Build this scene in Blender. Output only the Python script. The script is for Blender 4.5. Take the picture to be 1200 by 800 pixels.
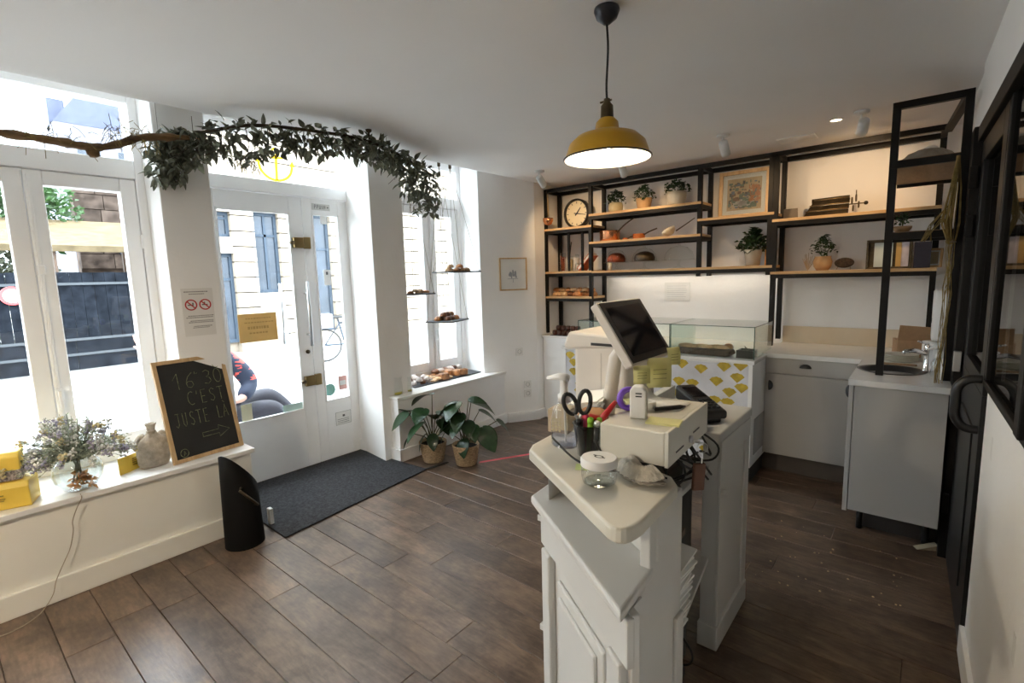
import bpy, bmesh, math, random
from mathutils import Matrix, Vector, Euler, Quaternion
for o in list(bpy.data.objects):
    bpy.data.objects.remove(o)
random.seed(7)
S = bpy.context.scene
COL = S.collection
PI = math.pi

# ------------------------------------------------------------------ camera
cam = bpy.data.cameras.new('camera')
cam.sensor_width = 36.0
cam.lens = 17.446
cam.clip_start = 0.02
cam.clip_end = 300
camo = bpy.data.objects.new('camera', cam)
COL.objects.link(camo)
PITCH, ROLL, YAW = math.radians(7.40654), math.radians(-1.60761), math.radians(-39.81705)
_yaw = Matrix.Rotation(-YAW, 3, 'Z')
camo.rotation_mode = 'QUATERNION'
_base = Matrix.Rotation(PI/2 - PITCH, 3, 'X')
_m = _yaw @ _base @ Matrix.Rotation(ROLL, 3, 'Z')
camo.rotation_quaternion = _m.to_quaternion()
camo.location = (0, 0, 1.5)
S.camera = camo

# ------------------------------------------------------------------ world: overcast sky, three times brighter overhead than at the horizon
W = bpy.data.worlds.new('sky')
S.world = W
W.use_nodes = True
_n = W.node_tree.nodes
_bg = _n['Background']
_tc = _n.new('ShaderNodeTexCoord')
_sx = _n.new('ShaderNodeSeparateXYZ')
_rp = _n.new('ShaderNodeValToRGB')
_rp.color_ramp.elements[0].position = 0.0
_rp.color_ramp.elements[0].color = (0.330, 0.375, 0.42, 1)
_rp.color_ramp.elements[1].position = 1.0
_rp.color_ramp.elements[1].color = (0.98, 1.08, 1.18, 1)
W.node_tree.links.new(_tc.outputs['Generated'], _sx.inputs[0])
W.node_tree.links.new(_sx.outputs['Z'], _rp.inputs[0])
W.node_tree.links.new(_rp.outputs[0], _bg.inputs['Color'])
_bg.inputs['Strength'].default_value = SKY = 22.0

# ------------------------------------------------------------------ exposure
S.view_settings.view_transform = 'Standard'
S.view_settings.look = 'None'
S.view_settings.gamma = 1.0
S.view_settings.exposure = 0.0
S.view_settings.use_curve_mapping = False
S.cycles.use_denoising = True
S.cycles.max_bounces = 12
S.cycles.diffuse_bounces = 8
S.cycles.glossy_bounces = 4
S.cycles.transparent_max_bounces = 24
S.cycles.diffuse_bounces = 10
S.cycles.max_bounces = 14
S.cycles.transmission_bounces = 8
S.cycles.caustics_reflective = False
S.cycles.caustics_refractive = False
S.cycles.sample_clamp_indirect = 30.0

# ------------------------------------------------------------------ materials
def _new(name):
    m = bpy.data.materials.new(name)
    m.use_nodes = True
    return m, m.node_tree.nodes, m.node_tree.links, m.node_tree.nodes['Principled BSDF']

def mat(name, col, rough=0.6, metal=0.0, var=0.06, scale=8.0, bump=0.0, bscale=None, stretch=None, spec=0.5, rnd=0.0, sub=0.0):
    """plain surface with slight noise in colour, optional fine relief and per-object variation"""
    m, n, l, b = _new(name)
    b.inputs['Roughness'].default_value = rough
    b.inputs['Metallic'].default_value = metal
    b.inputs['Specular IOR Level'].default_value = spec
    tc = n.new('ShaderNodeTexCoord')
    mp = n.new('ShaderNodeMapping')
    if stretch: mp.inputs['Scale'].default_value = stretch
    l.new(tc.outputs['Object'], mp.inputs[0])
    no = n.new('ShaderNodeTexNoise')
    no.inputs['Scale'].default_value = scale
    no.inputs['Detail'].default_value = 4
    l.new(mp.outputs[0], no.inputs['Vector'])
    r = n.new('ShaderNodeValToRGB')
    c = col
    r.color_ramp.elements[0].position = 0.3
    r.color_ramp.elements[0].color = tuple(max(0, x*(1-var*2)) for x in c) + (1,)
    r.color_ramp.elements[1].position = 0.7
    r.color_ramp.elements[1].color = tuple(min(1, x*(1+var)) for x in c) + (1,)
    l.new(no.outputs['Fac'], r.inputs[0])
    out = r.outputs[0]
    if rnd:
        oi = n.new('ShaderNodeObjectInfo')
        hs = n.new('ShaderNodeHueSaturation')
        mr = n.new('ShaderNodeMapRange')
        mr.inputs[3].default_value = 1-rnd
        mr.inputs[4].default_value = 1+rnd
        l.new(oi.outputs['Random'], mr.inputs[0])
        l.new(mr.outputs[0], hs.inputs['Value'])
        l.new(out, hs.inputs['Color'])
        out = hs.outputs[0]
    l.new(out, b.inputs['Base Color'])
    if bump:
        bn = n.new('ShaderNodeTexNoise')
        bn.inputs['Scale'].default_value = bscale or scale*6
        bn.inputs['Detail'].default_value = 3
        l.new(mp.outputs[0], bn.inputs['Vector'])
        bp = n.new('ShaderNodeBump')
        bp.inputs['Strength'].default_value = bump
        bp.inputs['Distance'].default_value = 0.01
        l.new(bn.outputs['Fac'], bp.inputs['Height'])
        l.new(bp.outputs[0], b.inputs['Normal'])
    return m

def wood(name, c0, c1, axis='X', scale=6.0, rough=0.5, rnd=0.12, bump=0.15, st=0.12, smudge=0.0):
    m, n, l, b = _new(name)
    tc = n.new('ShaderNodeTexCoord')
    oi = n.new('ShaderNodeObjectInfo')
    add = n.new('ShaderNodeVectorMath'); add.operation = 'ADD'
    mul = n.new('ShaderNodeVectorMath'); mul.operation = 'SCALE'
    cmb = n.new('ShaderNodeCombineXYZ')
    for i in range(3): l.new(oi.outputs['Random'], cmb.inputs[i])
    l.new(cmb.outputs[0], mul.inputs[0]); mul.inputs['Scale'].default_value = 37.0
    l.new(tc.outputs['Object'], add.inputs[0]); l.new(mul.outputs[0], add.inputs[1])
    mp = n.new('ShaderNodeMapping')
    s = {'X': (st, 1, 1), 'Y': (1, st, 1), 'Z': (1, 1, st)}[axis]
    mp.inputs['Scale'].default_value = s
    l.new(add.outputs[0], mp.inputs[0])
    no = n.new('ShaderNodeTexNoise'); no.inputs['Scale'].default_value = scale
    no.inputs['Detail'].default_value = 7; no.inputs['Roughness'].default_value = 0.62; no.inputs['Distortion'].default_value = 1.3
    l.new(mp.outputs[0], no.inputs['Vector'])
    wv = n.new('ShaderNodeTexNoise'); wv.inputs['Scale'].default_value = scale*9
    wv.inputs['Detail'].default_value = 3
    l.new(mp.outputs[0], wv.inputs['Vector'])
    mx = n.new('ShaderNodeMath'); mx.operation = 'MULTIPLY_ADD'; mx.inputs[1].default_value = 0.35
    l.new(wv.outputs['Fac'], mx.inputs[0])
    sc = n.new('ShaderNodeMath'); sc.operation = 'MULTIPLY'; sc.inputs[1].default_value = 0.68
    l.new(no.outputs['Fac'], sc.inputs[0]); l.new(sc.outputs[0], mx.inputs[2])
    r = n.new('ShaderNodeValToRGB')
    r.color_ramp.elements[0].position = 0.36; r.color_ramp.elements[0].color = c0 + (1,)
    r.color_ramp.elements[1].position = 0.66; r.color_ramp.elements[1].color = c1 + (1,)
    l.new(mx.outputs[0], r.inputs[0])
    hs = n.new('ShaderNodeHueSaturation')
    mr = n.new('ShaderNodeMapRange'); mr.inputs[3].default_value = 1-rnd; mr.inputs[4].default_value = 1+rnd
    l.new(oi.outputs['Random'], mr.inputs[0]); l.new(mr.outputs[0], hs.inputs['Value']); l.new(r.outputs[0], hs.inputs['Color'])
    col = hs.outputs[0]
    if smudge:
        n2 = n.new('ShaderNodeTexNoise'); n2.inputs['Scale'].default_value = 4.5; n2.inputs['Detail'].default_value = 5; n2.inputs['Roughness'].default_value = 0.7
        l.new(add.outputs[0], n2.inputs['Vector'])
        r2 = n.new('ShaderNodeValToRGB'); r2.color_ramp.elements[0].position = 0.36; r2.color_ramp.elements[1].position = 0.56
        v = 1-smudge; r2.color_ramp.elements[0].color = (v, v*0.97, v*0.97, 1); r2.color_ramp.elements[1].color = (1, 1, 1, 1)
        l.new(n2.outputs['Fac'], r2.inputs[0])
        mm = n.new('ShaderNodeMix'); mm.data_type = 'RGBA'; mm.blend_type = 'MULTIPLY'; mm.inputs[0].default_value = 1
        l.new(col, mm.inputs[6]); l.new(r2.outputs[0], mm.inputs[7]); col = mm.outputs[2]
    l.new(col, b.inputs['Base Color'])
    b.inputs['Roughness'].default_value = rough
    bp = n.new('ShaderNodeBump'); bp.inputs['Strength'].default_value = bump; bp.inputs['Distance'].default_value = 0.004
    l.new(mx.outputs[0], bp.inputs['Height']); l.new(bp.outputs[0], b.inputs['Normal'])
    return m

def glass(name, tint=(0.97, 0.985, 0.98), refl=1.0, dust=0.0, f0=1.45):
    m = bpy.data.materials.new(name); m.use_nodes = True
    n = m.node_tree.nodes; l = m.node_tree.links
    n.remove(n['Principled BSDF'])
    out = n['Material Output']
    tr = n.new('ShaderNodeBsdfTransparent'); tr.inputs[0].default_value = tint + (1,)
    gl = n.new('ShaderNodeBsdfGlossy'); gl.inputs['Roughness'].default_value = 0.02
    fr = n.new('ShaderNodeFresnel')
    ge = n.new('ShaderNodeNewGeometry'); mr = n.new('ShaderNodeMapRange')      # same reflectance on both faces of a thin pane
    mr.inputs[3].default_value = f0; mr.inputs[4].default_value = 1/f0
    l.new(ge.outputs['Backfacing'], mr.inputs[0]); l.new(mr.outputs[0], fr.inputs[0])
    ml = n.new('ShaderNodeMath'); ml.operation = 'MULTIPLY'; ml.inputs[1].default_value = refl
    l.new(fr.outputs[0], ml.inputs[0])
    mx = n.new('ShaderNodeMixShader')
    l.new(ml.outputs[0], mx.inputs[0]); l.new(tr.outputs[0], mx.inputs[1]); l.new(gl.outputs[0], mx.inputs[2])
    res = mx.outputs[0]
    if dust:
        df = n.new('ShaderNodeBsdfDiffuse'); df.inputs[0].default_value = (0.8, 0.82, 0.82, 1)
        m2 = n.new('ShaderNodeMixShader'); m2.inputs[0].default_value = dust
        l.new(res, m2.inputs[1]); l.new(df.outputs[0], m2.inputs[2]); res = m2.outputs[0]
    l.new(res, out.inputs['Surface'])
    return m

def leafy(name, col, trans=0.35, **k):
    m = mat(name, col, **k)
    n = m.node_tree.nodes; l = m.node_tree.links; b = n['Principled BSDF']; out = n['Material Output']
    t = n.new('ShaderNodeBsdfTranslucent'); mx = n.new('ShaderNodeMixShader'); mx.inputs[0].default_value = trans
    src = b.inputs['Base Color'].links[0].from_socket
    l.new(src, t.inputs[0]); l.new(b.outputs[0], mx.inputs[1]); l.new(t.outputs[0], mx.inputs[2]); l.new(mx.outputs[0], out.inputs['Surface'])
    return m

def emit(name, col, strength):
    m, n, l, b = _new(name)
    b.inputs['Base Color'].default_value = col + (1,)
    b.inputs['Emission Color'].default_value = col + (1,)
    b.inputs['Emission Strength'].default_value = strength
    return m

M = {}
M['wall'] = mat('white_plaster', (0.89, 0.885, 0.875), 0.75, var=0.015, scale=3, bump=0.12, bscale=40)
M['ceil'] = mat('ceiling_paint', (0.85, 0.84, 0.83), 0.8, var=0.012, scale=2, bump=0.05, bscale=30)
M['cream'] = mat('cream_paint', (0.86, 0.84, 0.77), 0.5, var=0.02, scale=3)
M['frame'] = mat('white_gloss_paint', (0.90, 0.90, 0.90), 0.4, var=0.02, scale=4)
M['sill'] = mat('white_sill_paint', (0.82, 0.81, 0.79), 0.28, var=0.02, scale=5)
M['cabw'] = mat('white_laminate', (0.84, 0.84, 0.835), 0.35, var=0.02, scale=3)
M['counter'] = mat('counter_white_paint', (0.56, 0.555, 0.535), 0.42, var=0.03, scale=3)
M['slab'] = mat('cream_counter_top', (0.62, 0.59, 0.51), 0.4, var=0.05, scale=5)
M['quartz'] = mat('white_worktop', (0.78, 0.77, 0.75), 0.22, var=0.02, scale=12)
M['black'] = mat('black_steel', (0.007, 0.0062, 0.006), 0.5, var=0.1, scale=20, spec=0.25)
M['blackdoor'] = mat('black_door_paint', (0.012, 0.012, 0.013), 0.4, var=0.08, spec=0.3)
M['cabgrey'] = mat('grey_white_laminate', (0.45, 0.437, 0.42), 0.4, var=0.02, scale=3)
M['plastic_black'] = mat('black_plastic', (0.015, 0.015, 0.016), 0.35)
M['rubber'] = mat('dark_rubber', (0.02, 0.02, 0.02), 0.7)
M['chrome'] = mat('chrome', (0.75, 0.75, 0.76), 0.12, 1.0, var=0.01)
M['steel'] = mat('brushed_steel', (0.62, 0.63, 0.64), 0.3, 1.0, var=0.02)
M['brass'] = mat('aged_brass', (0.36, 0.26, 0.12), 0.35, 1.0, var=0.1)
M['copper'] = mat('polished_copper', (0.80, 0.36, 0.18), 0.22, 1.0, var=0.08)
M['iron'] = mat('dark_bronze', (0.10, 0.075, 0.045), 0.4, 0.8, var=0.2, scale=20)
M['shelfwood'] = wood('oak_shelf', (0.42, 0.25, 0.11), (0.60, 0.41, 0.21), 'X', 9, 0.5)
M['darkshelf'] = wood('brown_shelf', (0.16, 0.09, 0.045), (0.28, 0.17, 0.09), 'Y', 9, 0.5)
M['frameoak'] = wood('oak_frame', (0.42, 0.26, 0.12), (0.66, 0.46, 0.25), 'Z', 14, 0.5)
M['plank'] = wood('oak_plank', (0.070, 0.043, 0.028), (0.195, 0.130, 0.088), 'X', 9, 0.32, 0.17, 0.25, 0.22, 0.5)
M['driftwood'] = wood('driftwood', (0.05, 0.028, 0.012), (0.26, 0.15, 0.06), 'Y', 14, 0.75, 0.1, 0.8)
M['mat'] = mat('charcoal_mat', (0.034, 0.034, 0.038), 0.95, var=0.35, scale=60, bump=0.8, bscale=260)
M['glass'] = glass('window_glass')
M['glassdark'] = glass('partition_glass', (0.55, 0.56, 0.57), 0.8)
M['glassware'] = glass('clear_glassware', (0.93, 0.95, 0.95), 1.7)
M['domeglass'] = glass('dome_glass', (0.97, 0.975, 0.97), 0.7)
M['glasscase'] = glass('display_glass', (0.93, 0.97, 0.95), 1.2)
M['glassedge'] = mat('green_glass_edge', (0.03, 0.09, 0.075), 0.2)
M['leafgreen'] = leafy('deep_green_leaf', (0.030, 0.075, 0.028), 0.25, rough=0.28, var=0.25, scale=20, rnd=0.3)
M['leafdry'] = leafy('grey_green_leaf', (0.25, 0.265, 0.185), 0.30, rough=0.55, var=0.3, scale=30, rnd=0.45)
M['stem'] = mat('green_stem', (0.06, 0.10, 0.03), 0.5)
M['basket'] = mat('woven_straw', (0.55, 0.40, 0.24), 0.8, var=0.25, scale=60, bump=0.9, bscale=120, stretch=(1, 1, 3))
M['soil'] = mat('dark_soil', (0.02, 0.014, 0.01), 0.95, var=0.3, scale=60, bump=0.6)
M['terracotta'] = mat('clay_pot', (0.48, 0.31, 0.16), 0.7, var=0.1)
M['paleclay'] = mat('pale_clay_pot', (0.52, 0.45, 0.28), 0.6, var=0.1)
M['slate'] = mat('grey_slate', (0.055, 0.06, 0.07), 0.55, var=0.2, scale=12, bump=0.2)
M['crust'] = mat('baked_crust', (0.48, 0.21, 0.075), 0.5, var=0.35, scale=25, bump=0.4, rnd=0.25)
M['crustdark'] = mat('dark_crust', (0.20, 0.075, 0.03), 0.45, var=0.3, scale=25, bump=0.3, rnd=0.25)
M['canele'] = mat('caramelised_crust', (0.085, 0.026, 0.014), 0.28, var=0.3, scale=30, rnd=0.25)
M['dough'] = mat('pale_dough', (0.66, 0.42, 0.22), 0.6, var=0.2, scale=25, bump=0.3, rnd=0.2)
M['sugar'] = mat('sugar_dusting', (0.80, 0.70, 0.64), 0.7, var=0.2, scale=40, bump=0.5, rnd=0.1)
M['yellow'] = mat('yellow_enamel', (0.58, 0.32, 0.018), 0.28, var=0.03)
M['card_y'] = mat('yellow_card', (0.80, 0.56, 0.08), 0.5, var=0.04)
M['kraft'] = mat('kraft_card', (0.40, 0.25, 0.14), 0.8, var=0.06, scale=30)
M['orange_paper'] = None
M['paper'] = mat('white_paper', (0.80, 0.80, 0.78), 0.7, var=0.02)
M['ink'] = mat('grey_print', (0.10, 0.10, 0.10), 0.7)
M['red'] = mat('red_print', (0.50, 0.03, 0.03), 0.5)
M['redplastic'] = mat('red_plastic', (0.50, 0.015, 0.015), 0.35)
M['pink'] = mat('pink_tape', (0.80, 0.12, 0.15), 0.5)
M['note'] = leafy('yellow_sticky_note', (0.85, 0.82, 0.42), 0.3, rough=0.7, var=0.03)
M['orange_paper'] = leafy('ochre_paper', (0.72, 0.52, 0.22), 0.22, rough=0.7, var=0.05)
M['chalk'] = mat('chalk_line', (0.20, 0.21, 0.11), 0.9, var=0.3, scale=80)
M['board'] = mat('blackboard', (0.012, 0.012, 0.012), 0.5, var=0.3, scale=6)
M['cloth'] = mat('natural_canvas', (0.50, 0.44, 0.36), 0.9, var=0.12, scale=40, bump=0.5, bscale=160)
M['linen'] = mat('grey_linen', (0.34, 0.30, 0.25), 0.9, var=0.12, scale=20, bump=0.4)
M['rope'] = mat('thin_rope', (0.34, 0.29, 0.22), 0.9, var=0.1, scale=90)
M['straw'] = mat('dry_straw', (0.30, 0.21, 0.07), 0.8, var=0.2, scale=30)
M['white_plastic'] = mat('white_plastic', (0.78, 0.77, 0.75), 0.35, var=0.01)
M['grey_plastic'] = mat('warm_grey_plastic', (0.66, 0.61, 0.55), 0.45, var=0.02)
M['screen'] = mat('dark_screen', (0.010, 0.010, 0.014), 0.06, var=0.0)
M['cable'] = mat('black_cable', (0.012, 0.012, 0.012), 0.5)
M['purple'] = mat('purple_ribbon', (0.22, 0.10, 0.65), 0.5)
M['lime'] = mat('lime_plastic', (0.30, 0.55, 0.04), 0.4)
M['bluep'] = mat('blue_plastic', (0.03, 0.06, 0.28), 0.4)
M['pinkp'] = mat('pink_plastic', (0.75, 0.06, 0.14), 0.4)
M['greyp'] = mat('dark_clear_plastic', (0.045, 0.05, 0.055), 0.25)
M['gel'] = glass('sanitiser_gel', (0.80, 0.83, 0.95), 1.0)
M['spot'] = mat('white_lamp_paint', (0.72, 0.72, 0.71), 0.4)
M['tan_tile'] = mat('cream_splashback', (0.74, 0.62, 0.46), 0.35, var=0.03)
M['marble'] = mat('pale_marble_print', (0.66, 0.66, 0.70), 0.35, var=0.1, scale=5)
M['fan'] = mat('mustard_print', (0.50, 0.36, 0.03), 0.4, var=0.15, scale=25)
M['bulb'] = emit('warm_bulb', (1.0, 0.86, 0.62), 35.0)
M['shade_in'] = mat('white_enamel', (0.85, 0.82, 0.76), 0.4, var=0.0)
M['ledstrip'] = emit('led_strip', (1.0, 0.93, 0.80), 12.0)
M['lampglow'] = emit('spot_lamp_lens', (1.0, 0.78, 0.50), 14.0)
M['asphalt'] = mat('pale_paving', (0.30, 0.295, 0.285), 0.9, spec=0.1, var=0.06, scale=2, bump=0.1)
M['fence'] = mat('dark_fence_paint', (0.010, 0.012, 0.016), 0.9, var=0.25, scale=6, rnd=0.12, spec=0.03)
M['stone'] = mat('limestone', (0.31, 0.26, 0.205), 0.9, spec=0.1, var=0.12, scale=3, bump=0.3, rnd=0.06)
M['ruin'] = mat('old_masonry', (0.10, 0.075, 0.062), 0.95, spec=0.05, var=0.3, scale=4, bump=0.5, rnd=0.25)
M['canvas'] = mat('beige_canvas_roof', (0.115, 0.088, 0.052), 0.9, spec=0.03, var=0.15, scale=5, bump=0.2)
M['oldwood'] = wood('weathered_timber', (0.05, 0.03, 0.02), (0.14, 0.09, 0.06), 'Z', 8, 0.8)
M['bluegrey'] = mat('blue_grey_joinery', (0.040, 0.055, 0.075), 0.6, spec=0.2, var=0.05)
M['shopglass'] = mat('dark_shop_glass', (0.03, 0.04, 0.055), 0.08, var=0.2, scale=2)
M['treeleaf'] = leafy('fresh_tree_leaf', (0.035, 0.085, 0.022), 0.3, rough=0.6, var=0.3, scale=3, rnd=0.2)
M['bark'] = mat('bark', (0.08, 0.06, 0.04), 0.9, var=0.3, scale=10, bump=0.6)
M['farwall'] = mat('pale_far_wall', (0.16, 0.165, 0.20), 0.9, var=0.05, scale=1)
M['farroof'] = mat('blue_slate_roof', (0.06, 0.07, 0.11), 0.8, var=0.1, scale=2)
M['skin'] = mat('skin', (0.58, 0.34, 0.26), 0.5, var=0.05)
M['hair'] = mat('dark_hair', (0.03, 0.02, 0.015), 0.6, var=0.3, scale=40)
M['denim'] = mat('grey_violet_trousers', (0.020, 0.019, 0.028), 0.8, var=0.15, scale=15, bump=0.3)
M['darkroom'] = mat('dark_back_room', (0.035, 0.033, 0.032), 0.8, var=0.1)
M['white_flower'] = mat('dried_white_flower', (0.75, 0.74, 0.70), 0.9, var=0.2, scale=60, rnd=0.15)
M['lilac_flower'] = mat('dried_lilac_flower', (0.46, 0.43, 0.54), 0.9, var=0.2, scale=60, rnd=0.15)
M['cream_flower'] = mat('dried_cream_flower', (0.60, 0.52, 0.30), 0.9, var=0.2, scale=60)
M['greyleaf'] = leafy('dried_sage_leaf', (0.38, 0.41, 0.31), 0.35, rough=0.8, var=0.3, scale=40, rnd=0.2)
M['amber'] = leafy('dried_amber_petal', (0.70, 0.36, 0.14), 0.4, rough=0.5, var=0.3, scale=30)
M['band'] = mat('floral_band', (0.30, 0.26, 0.24), 0.6, var=0.9, scale=120)
M['spice_red'] = mat('red_powder', (0.42, 0.09, 0.035), 0.8, var=0.4, scale=60, bump=0.5)
M['pasta'] = mat('pale_pasta', (0.62, 0.48, 0.25), 0.6, var=0.2, scale=50)
M['coral'] = mat('coral_cover', (0.75, 0.20, 0.09), 0.5, var=0.2, scale=10)
M['dial'] = mat('cream_dial', (0.78, 0.70, 0.50), 0.5, var=0.02)
M['pot_ceram'] = mat('pale_ceramic', (0.60, 0.57, 0.48), 0.4)
M['teal'] = mat('teal_sticker', (0.22, 0.48, 0.42), 0.5)

# ------------------------------------------------------------------ mesh helpers
class MB:
    """collects simple shapes and links them as ONE mesh object"""
    def __init__(s): s.v = []; s.f = []
    def add(s, vs, fs):
        k = len(s.v); s.v += [tuple(v) for v in vs]; s.f += [tuple(i+k for i in f) for f in fs]; return s
    def box(s, x0, x1, y0, y1, z0, z1):
        return s.add([(x0,y0,z0),(x1,y0,z0),(x1,y1,z0),(x0,y1,z0),(x0,y0,z1),(x1,y0,z1),(x1,y1,z1),(x0,y1,z1)],
                     [(3,2,1,0),(4,5,6,7),(0,1,5,4),(1,2,6,5),(2,3,7,6),(3,0,4,7)])
    def prism(s, poly, z0, z1):
        n = len(poly)
        a = sum(poly[i][0]*poly[(i+1)%n][1]-poly[(i+1)%n][0]*poly[i][1] for i in range(n))
        if a < 0: poly = poly[::-1]
        vs = [(x,y,z0) for x,y in poly]+[(x,y,z1) for x,y in poly]
        return s.add(vs, [tuple(range(n))[::-1], tuple(range(n,2*n))]+[(i,(i+1)%n,n+(i+1)%n,n+i) for i in range(n)])
    def extr(s, poly3, off):
        """planar polygon swept along an offset vector"""
        n = len(poly3); o = Vector(off)
        vs = [Vector(p) for p in poly3]; vs += [p+o for p in vs]
        return s.add(vs, [tuple(range(n))[::-1], tuple(range(n,2*n))]+[(i,(i+1)%n,n+(i+1)%n,n+i) for i in range(n)])
    def lathe(s, prof, c=(0,0,0), n=24, M3=None, close=False):
        """profile of (r, z) turned about z"""
        vs = []; fs = []; m = len(prof)
        for i in range(n):
            a = 2*PI*i/n
            for r, z in prof:
                p = Vector((r*math.cos(a), r*math.sin(a), z))
                if M3: p = M3 @ p
                vs.append(p+Vector(c))
        for i in range(n):
            j = (i+1)%n
            for k in range(m-1):
                fs.append((i*m+k, j*m+k, j*m+k+1, i*m+k+1))
        if not close and not (m == 2 and abs(prof[0][1]-prof[1][1]) < 1e-9):
            if prof[0][0] > 1e-6: fs.append(tuple(i*m for i in range(n))[::-1])
            if prof[-1][0] > 1e-6: fs.append(tuple(i*m+m-1 for i in range(n)))
        return s.add(vs, fs)
    def cyl(s, p0, p1, r0, r1=None, n=12):
        return s.tube([p0, p1], [r0, r0 if r1 is None else r1], n)
    def tube(s, pts, r, n=8):
        P = [Vector(p) for p in pts]
        R = r if isinstance(r, (list, tuple)) else [r]*len(P)
        vs = []; fs = []; up = None
        for i, p in enumerate(P):
            t = (P[min(i+1,len(P)-1)]-P[max(i-1,0)])
            if t.length < 1e-9: t = Vector((0,0,1))
            t.normalize()
            if up is None:
                up = Vector((0,0,1)) if abs(t.z) < 0.9 else Vector((1,0,0))
            a = t.cross(up)
            if a.length < 1e-4: a = t.cross(Vector((0.3,1,0.2)))
            a.normalize(); b = a.cross(t); up = b
            for k in range(n):
                w = 2*PI*k/n
                vs.append(p+(a*math.cos(w)+b*math.sin(w))*R[i])
        for i in range(len(P)-1):
            for k in range(n):
                j = (k+1)%n
                fs.append((i*n+k, i*n+j, (i+1)*n+j, (i+1)*n+k))
        fs.append(tuple(range(n))[::-1]); L = (len(P)-1)*n
        fs.append(tuple(range(L, L+n)))
        return s.add(vs, fs)
    def ball(s, c, rx, ry=None, rz=None, n=12, m=8, rot=None, jit=0):
        ry = rx if ry is None else ry; rz = rx if rz is None else rz
        vs = [(0,0,1)]; fs = []
        for i in range(1, m):
            th = PI*i/m
            for k in range(n):
                a = 2*PI*k/n; vs.append((math.sin(th)*math.cos(a), math.sin(th)*math.sin(a), math.cos(th)))
        vs.append((0,0,-1))
        out = []
        for v in vs:
            q = 1+random.uniform(-jit, jit)
            p = Vector((v[0]*rx*q, v[1]*ry*q, v[2]*rz*q))
            if rot: p = rot @ p
            out.append(p+Vector(c))
        for k in range(n): fs.append((0, 1+k, 1+(k+1)%n))
        for i in range(m-2):
            for k in range(n):
                a = 1+i*n+k; b = 1+i*n+(k+1)%n
                fs.append((a, a+n, b+n, b))
        L = len(vs)-1
        for k in range(n): fs.append((L, L-n+(k+1)%n, L-n+k))
        return s.add(out, fs)
    def ring(s, c, R, r, n=24, m=8, M3=None):
        vs = []; fs = []
        for i in range(n):
            a = 2*PI*i/n
            for k in range(m):
                b = 2*PI*k/m
                p = Vector(((R+r*math.cos(b))*math.cos(a), (R+r*math.cos(b))*math.sin(a), r*math.sin(b)))
                if M3: p = M3 @ p
                vs.append(p+Vector(c))
        for i in range(n):
            for k in range(m):
                fs.append((i*m+k, ((i+1)%n)*m+k, ((i+1)%n)*m+(k+1)%m, i*m+(k+1)%m))
        return s.add(vs, fs)
    def build(s, name, m, parent=None, smooth=False, bevel=0, seg=2, loc=None, rot=None, sub=0):
        me = bpy.data.meshes.new(name)
        me.from_pydata([tuple(v) for v in s.v], [], s.f)
        bm = bmesh.new(); bm.from_mesh(me); bmesh.ops.recalc_face_normals(bm, faces=bm.faces); bm.to_mesh(me); bm.free()
        me.update()
        if m is not None: me.materials.append(m if not isinstance(m, str) else M[m])
        if smooth:
            for p in me.polygons: p.use_smooth = True
        o = bpy.data.objects.new(name, me)
        COL.objects.link(o)
        if parent is not None: o.parent = parent
        if loc is not None: o.location = loc
        if rot is not None: o.rotation_euler = rot
        if bevel:
            b = o.modifiers.new('bevel', 'BEVEL'); b.width = bevel; b.segments = seg; b.limit_method = 'ANGLE'; b.angle_limit = math.radians(40)
            b.harden_normals = False
        if sub:
            q = o.modifiers.new('sub', 'SUBSURF'); q.levels = sub; q.render_levels = sub
        return o

def smooth_angle(o, deg=40):
    me = o.data
    bm = bmesh.new(); bm.from_mesh(me)
    for f in bm.faces: f.smooth = True
    for e in bm.edges:
        if len(e.link_faces) == 2 and e.calc_face_angle(0) > math.radians(deg): e.smooth = False
    bm.to_mesh(me); bm.free()
    return o

def tag(o, label=None, cat=None, group=None, kind=None):
    if label: o['label'] = label
    if cat: o['category'] = cat
    if group: o['group'] = group
    if kind: o['kind'] = kind
    return o

def thing(name, label, cat, loc=(0,0,0), rotz=0.0, group=None, rot=None):
    o = bpy.data.objects.new(name, None)
    o.empty_display_size = 0.05
    COL.objects.link(o); o.location = loc
    o.rotation_euler = rot if rot else (0, 0, rotz)
    return tag(o, label, cat, group)

def struct(name, loc=(0,0,0)):
    o = bpy.data.objects.new(name, None); COL.objects.link(o); o.location = loc
    o.empty_display_size = 0.05
    o['kind'] = 'structure'
    return o

def copy_tree(o, parent=None):
    c = o.copy(); COL.objects.link(c)
    if parent is not None: c.parent = parent
    for ch in list(o.children): copy_tree(ch, c)
    return c

def again(o, name, loc, rot, parent=None, scale=None):
    """another object sharing o's mesh"""
    c = bpy.data.objects.new(name, o.data); COL.objects.link(c)
    for k in o.modifiers:
        q = c.modifiers.new(k.name, k.type)
        if k.type == 'BEVEL': q.width = k.width; q.segments = k.segments; q.limit_method = k.limit_method; q.angle_limit = k.angle_limit
        if k.type == 'SUBSURF': q.levels = k.levels; q.render_levels = k.render_levels
    if parent is not None: c.parent = parent
    c.location = loc; c.rotation_euler = rot
    if scale: c.scale = scale
    return c

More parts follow.
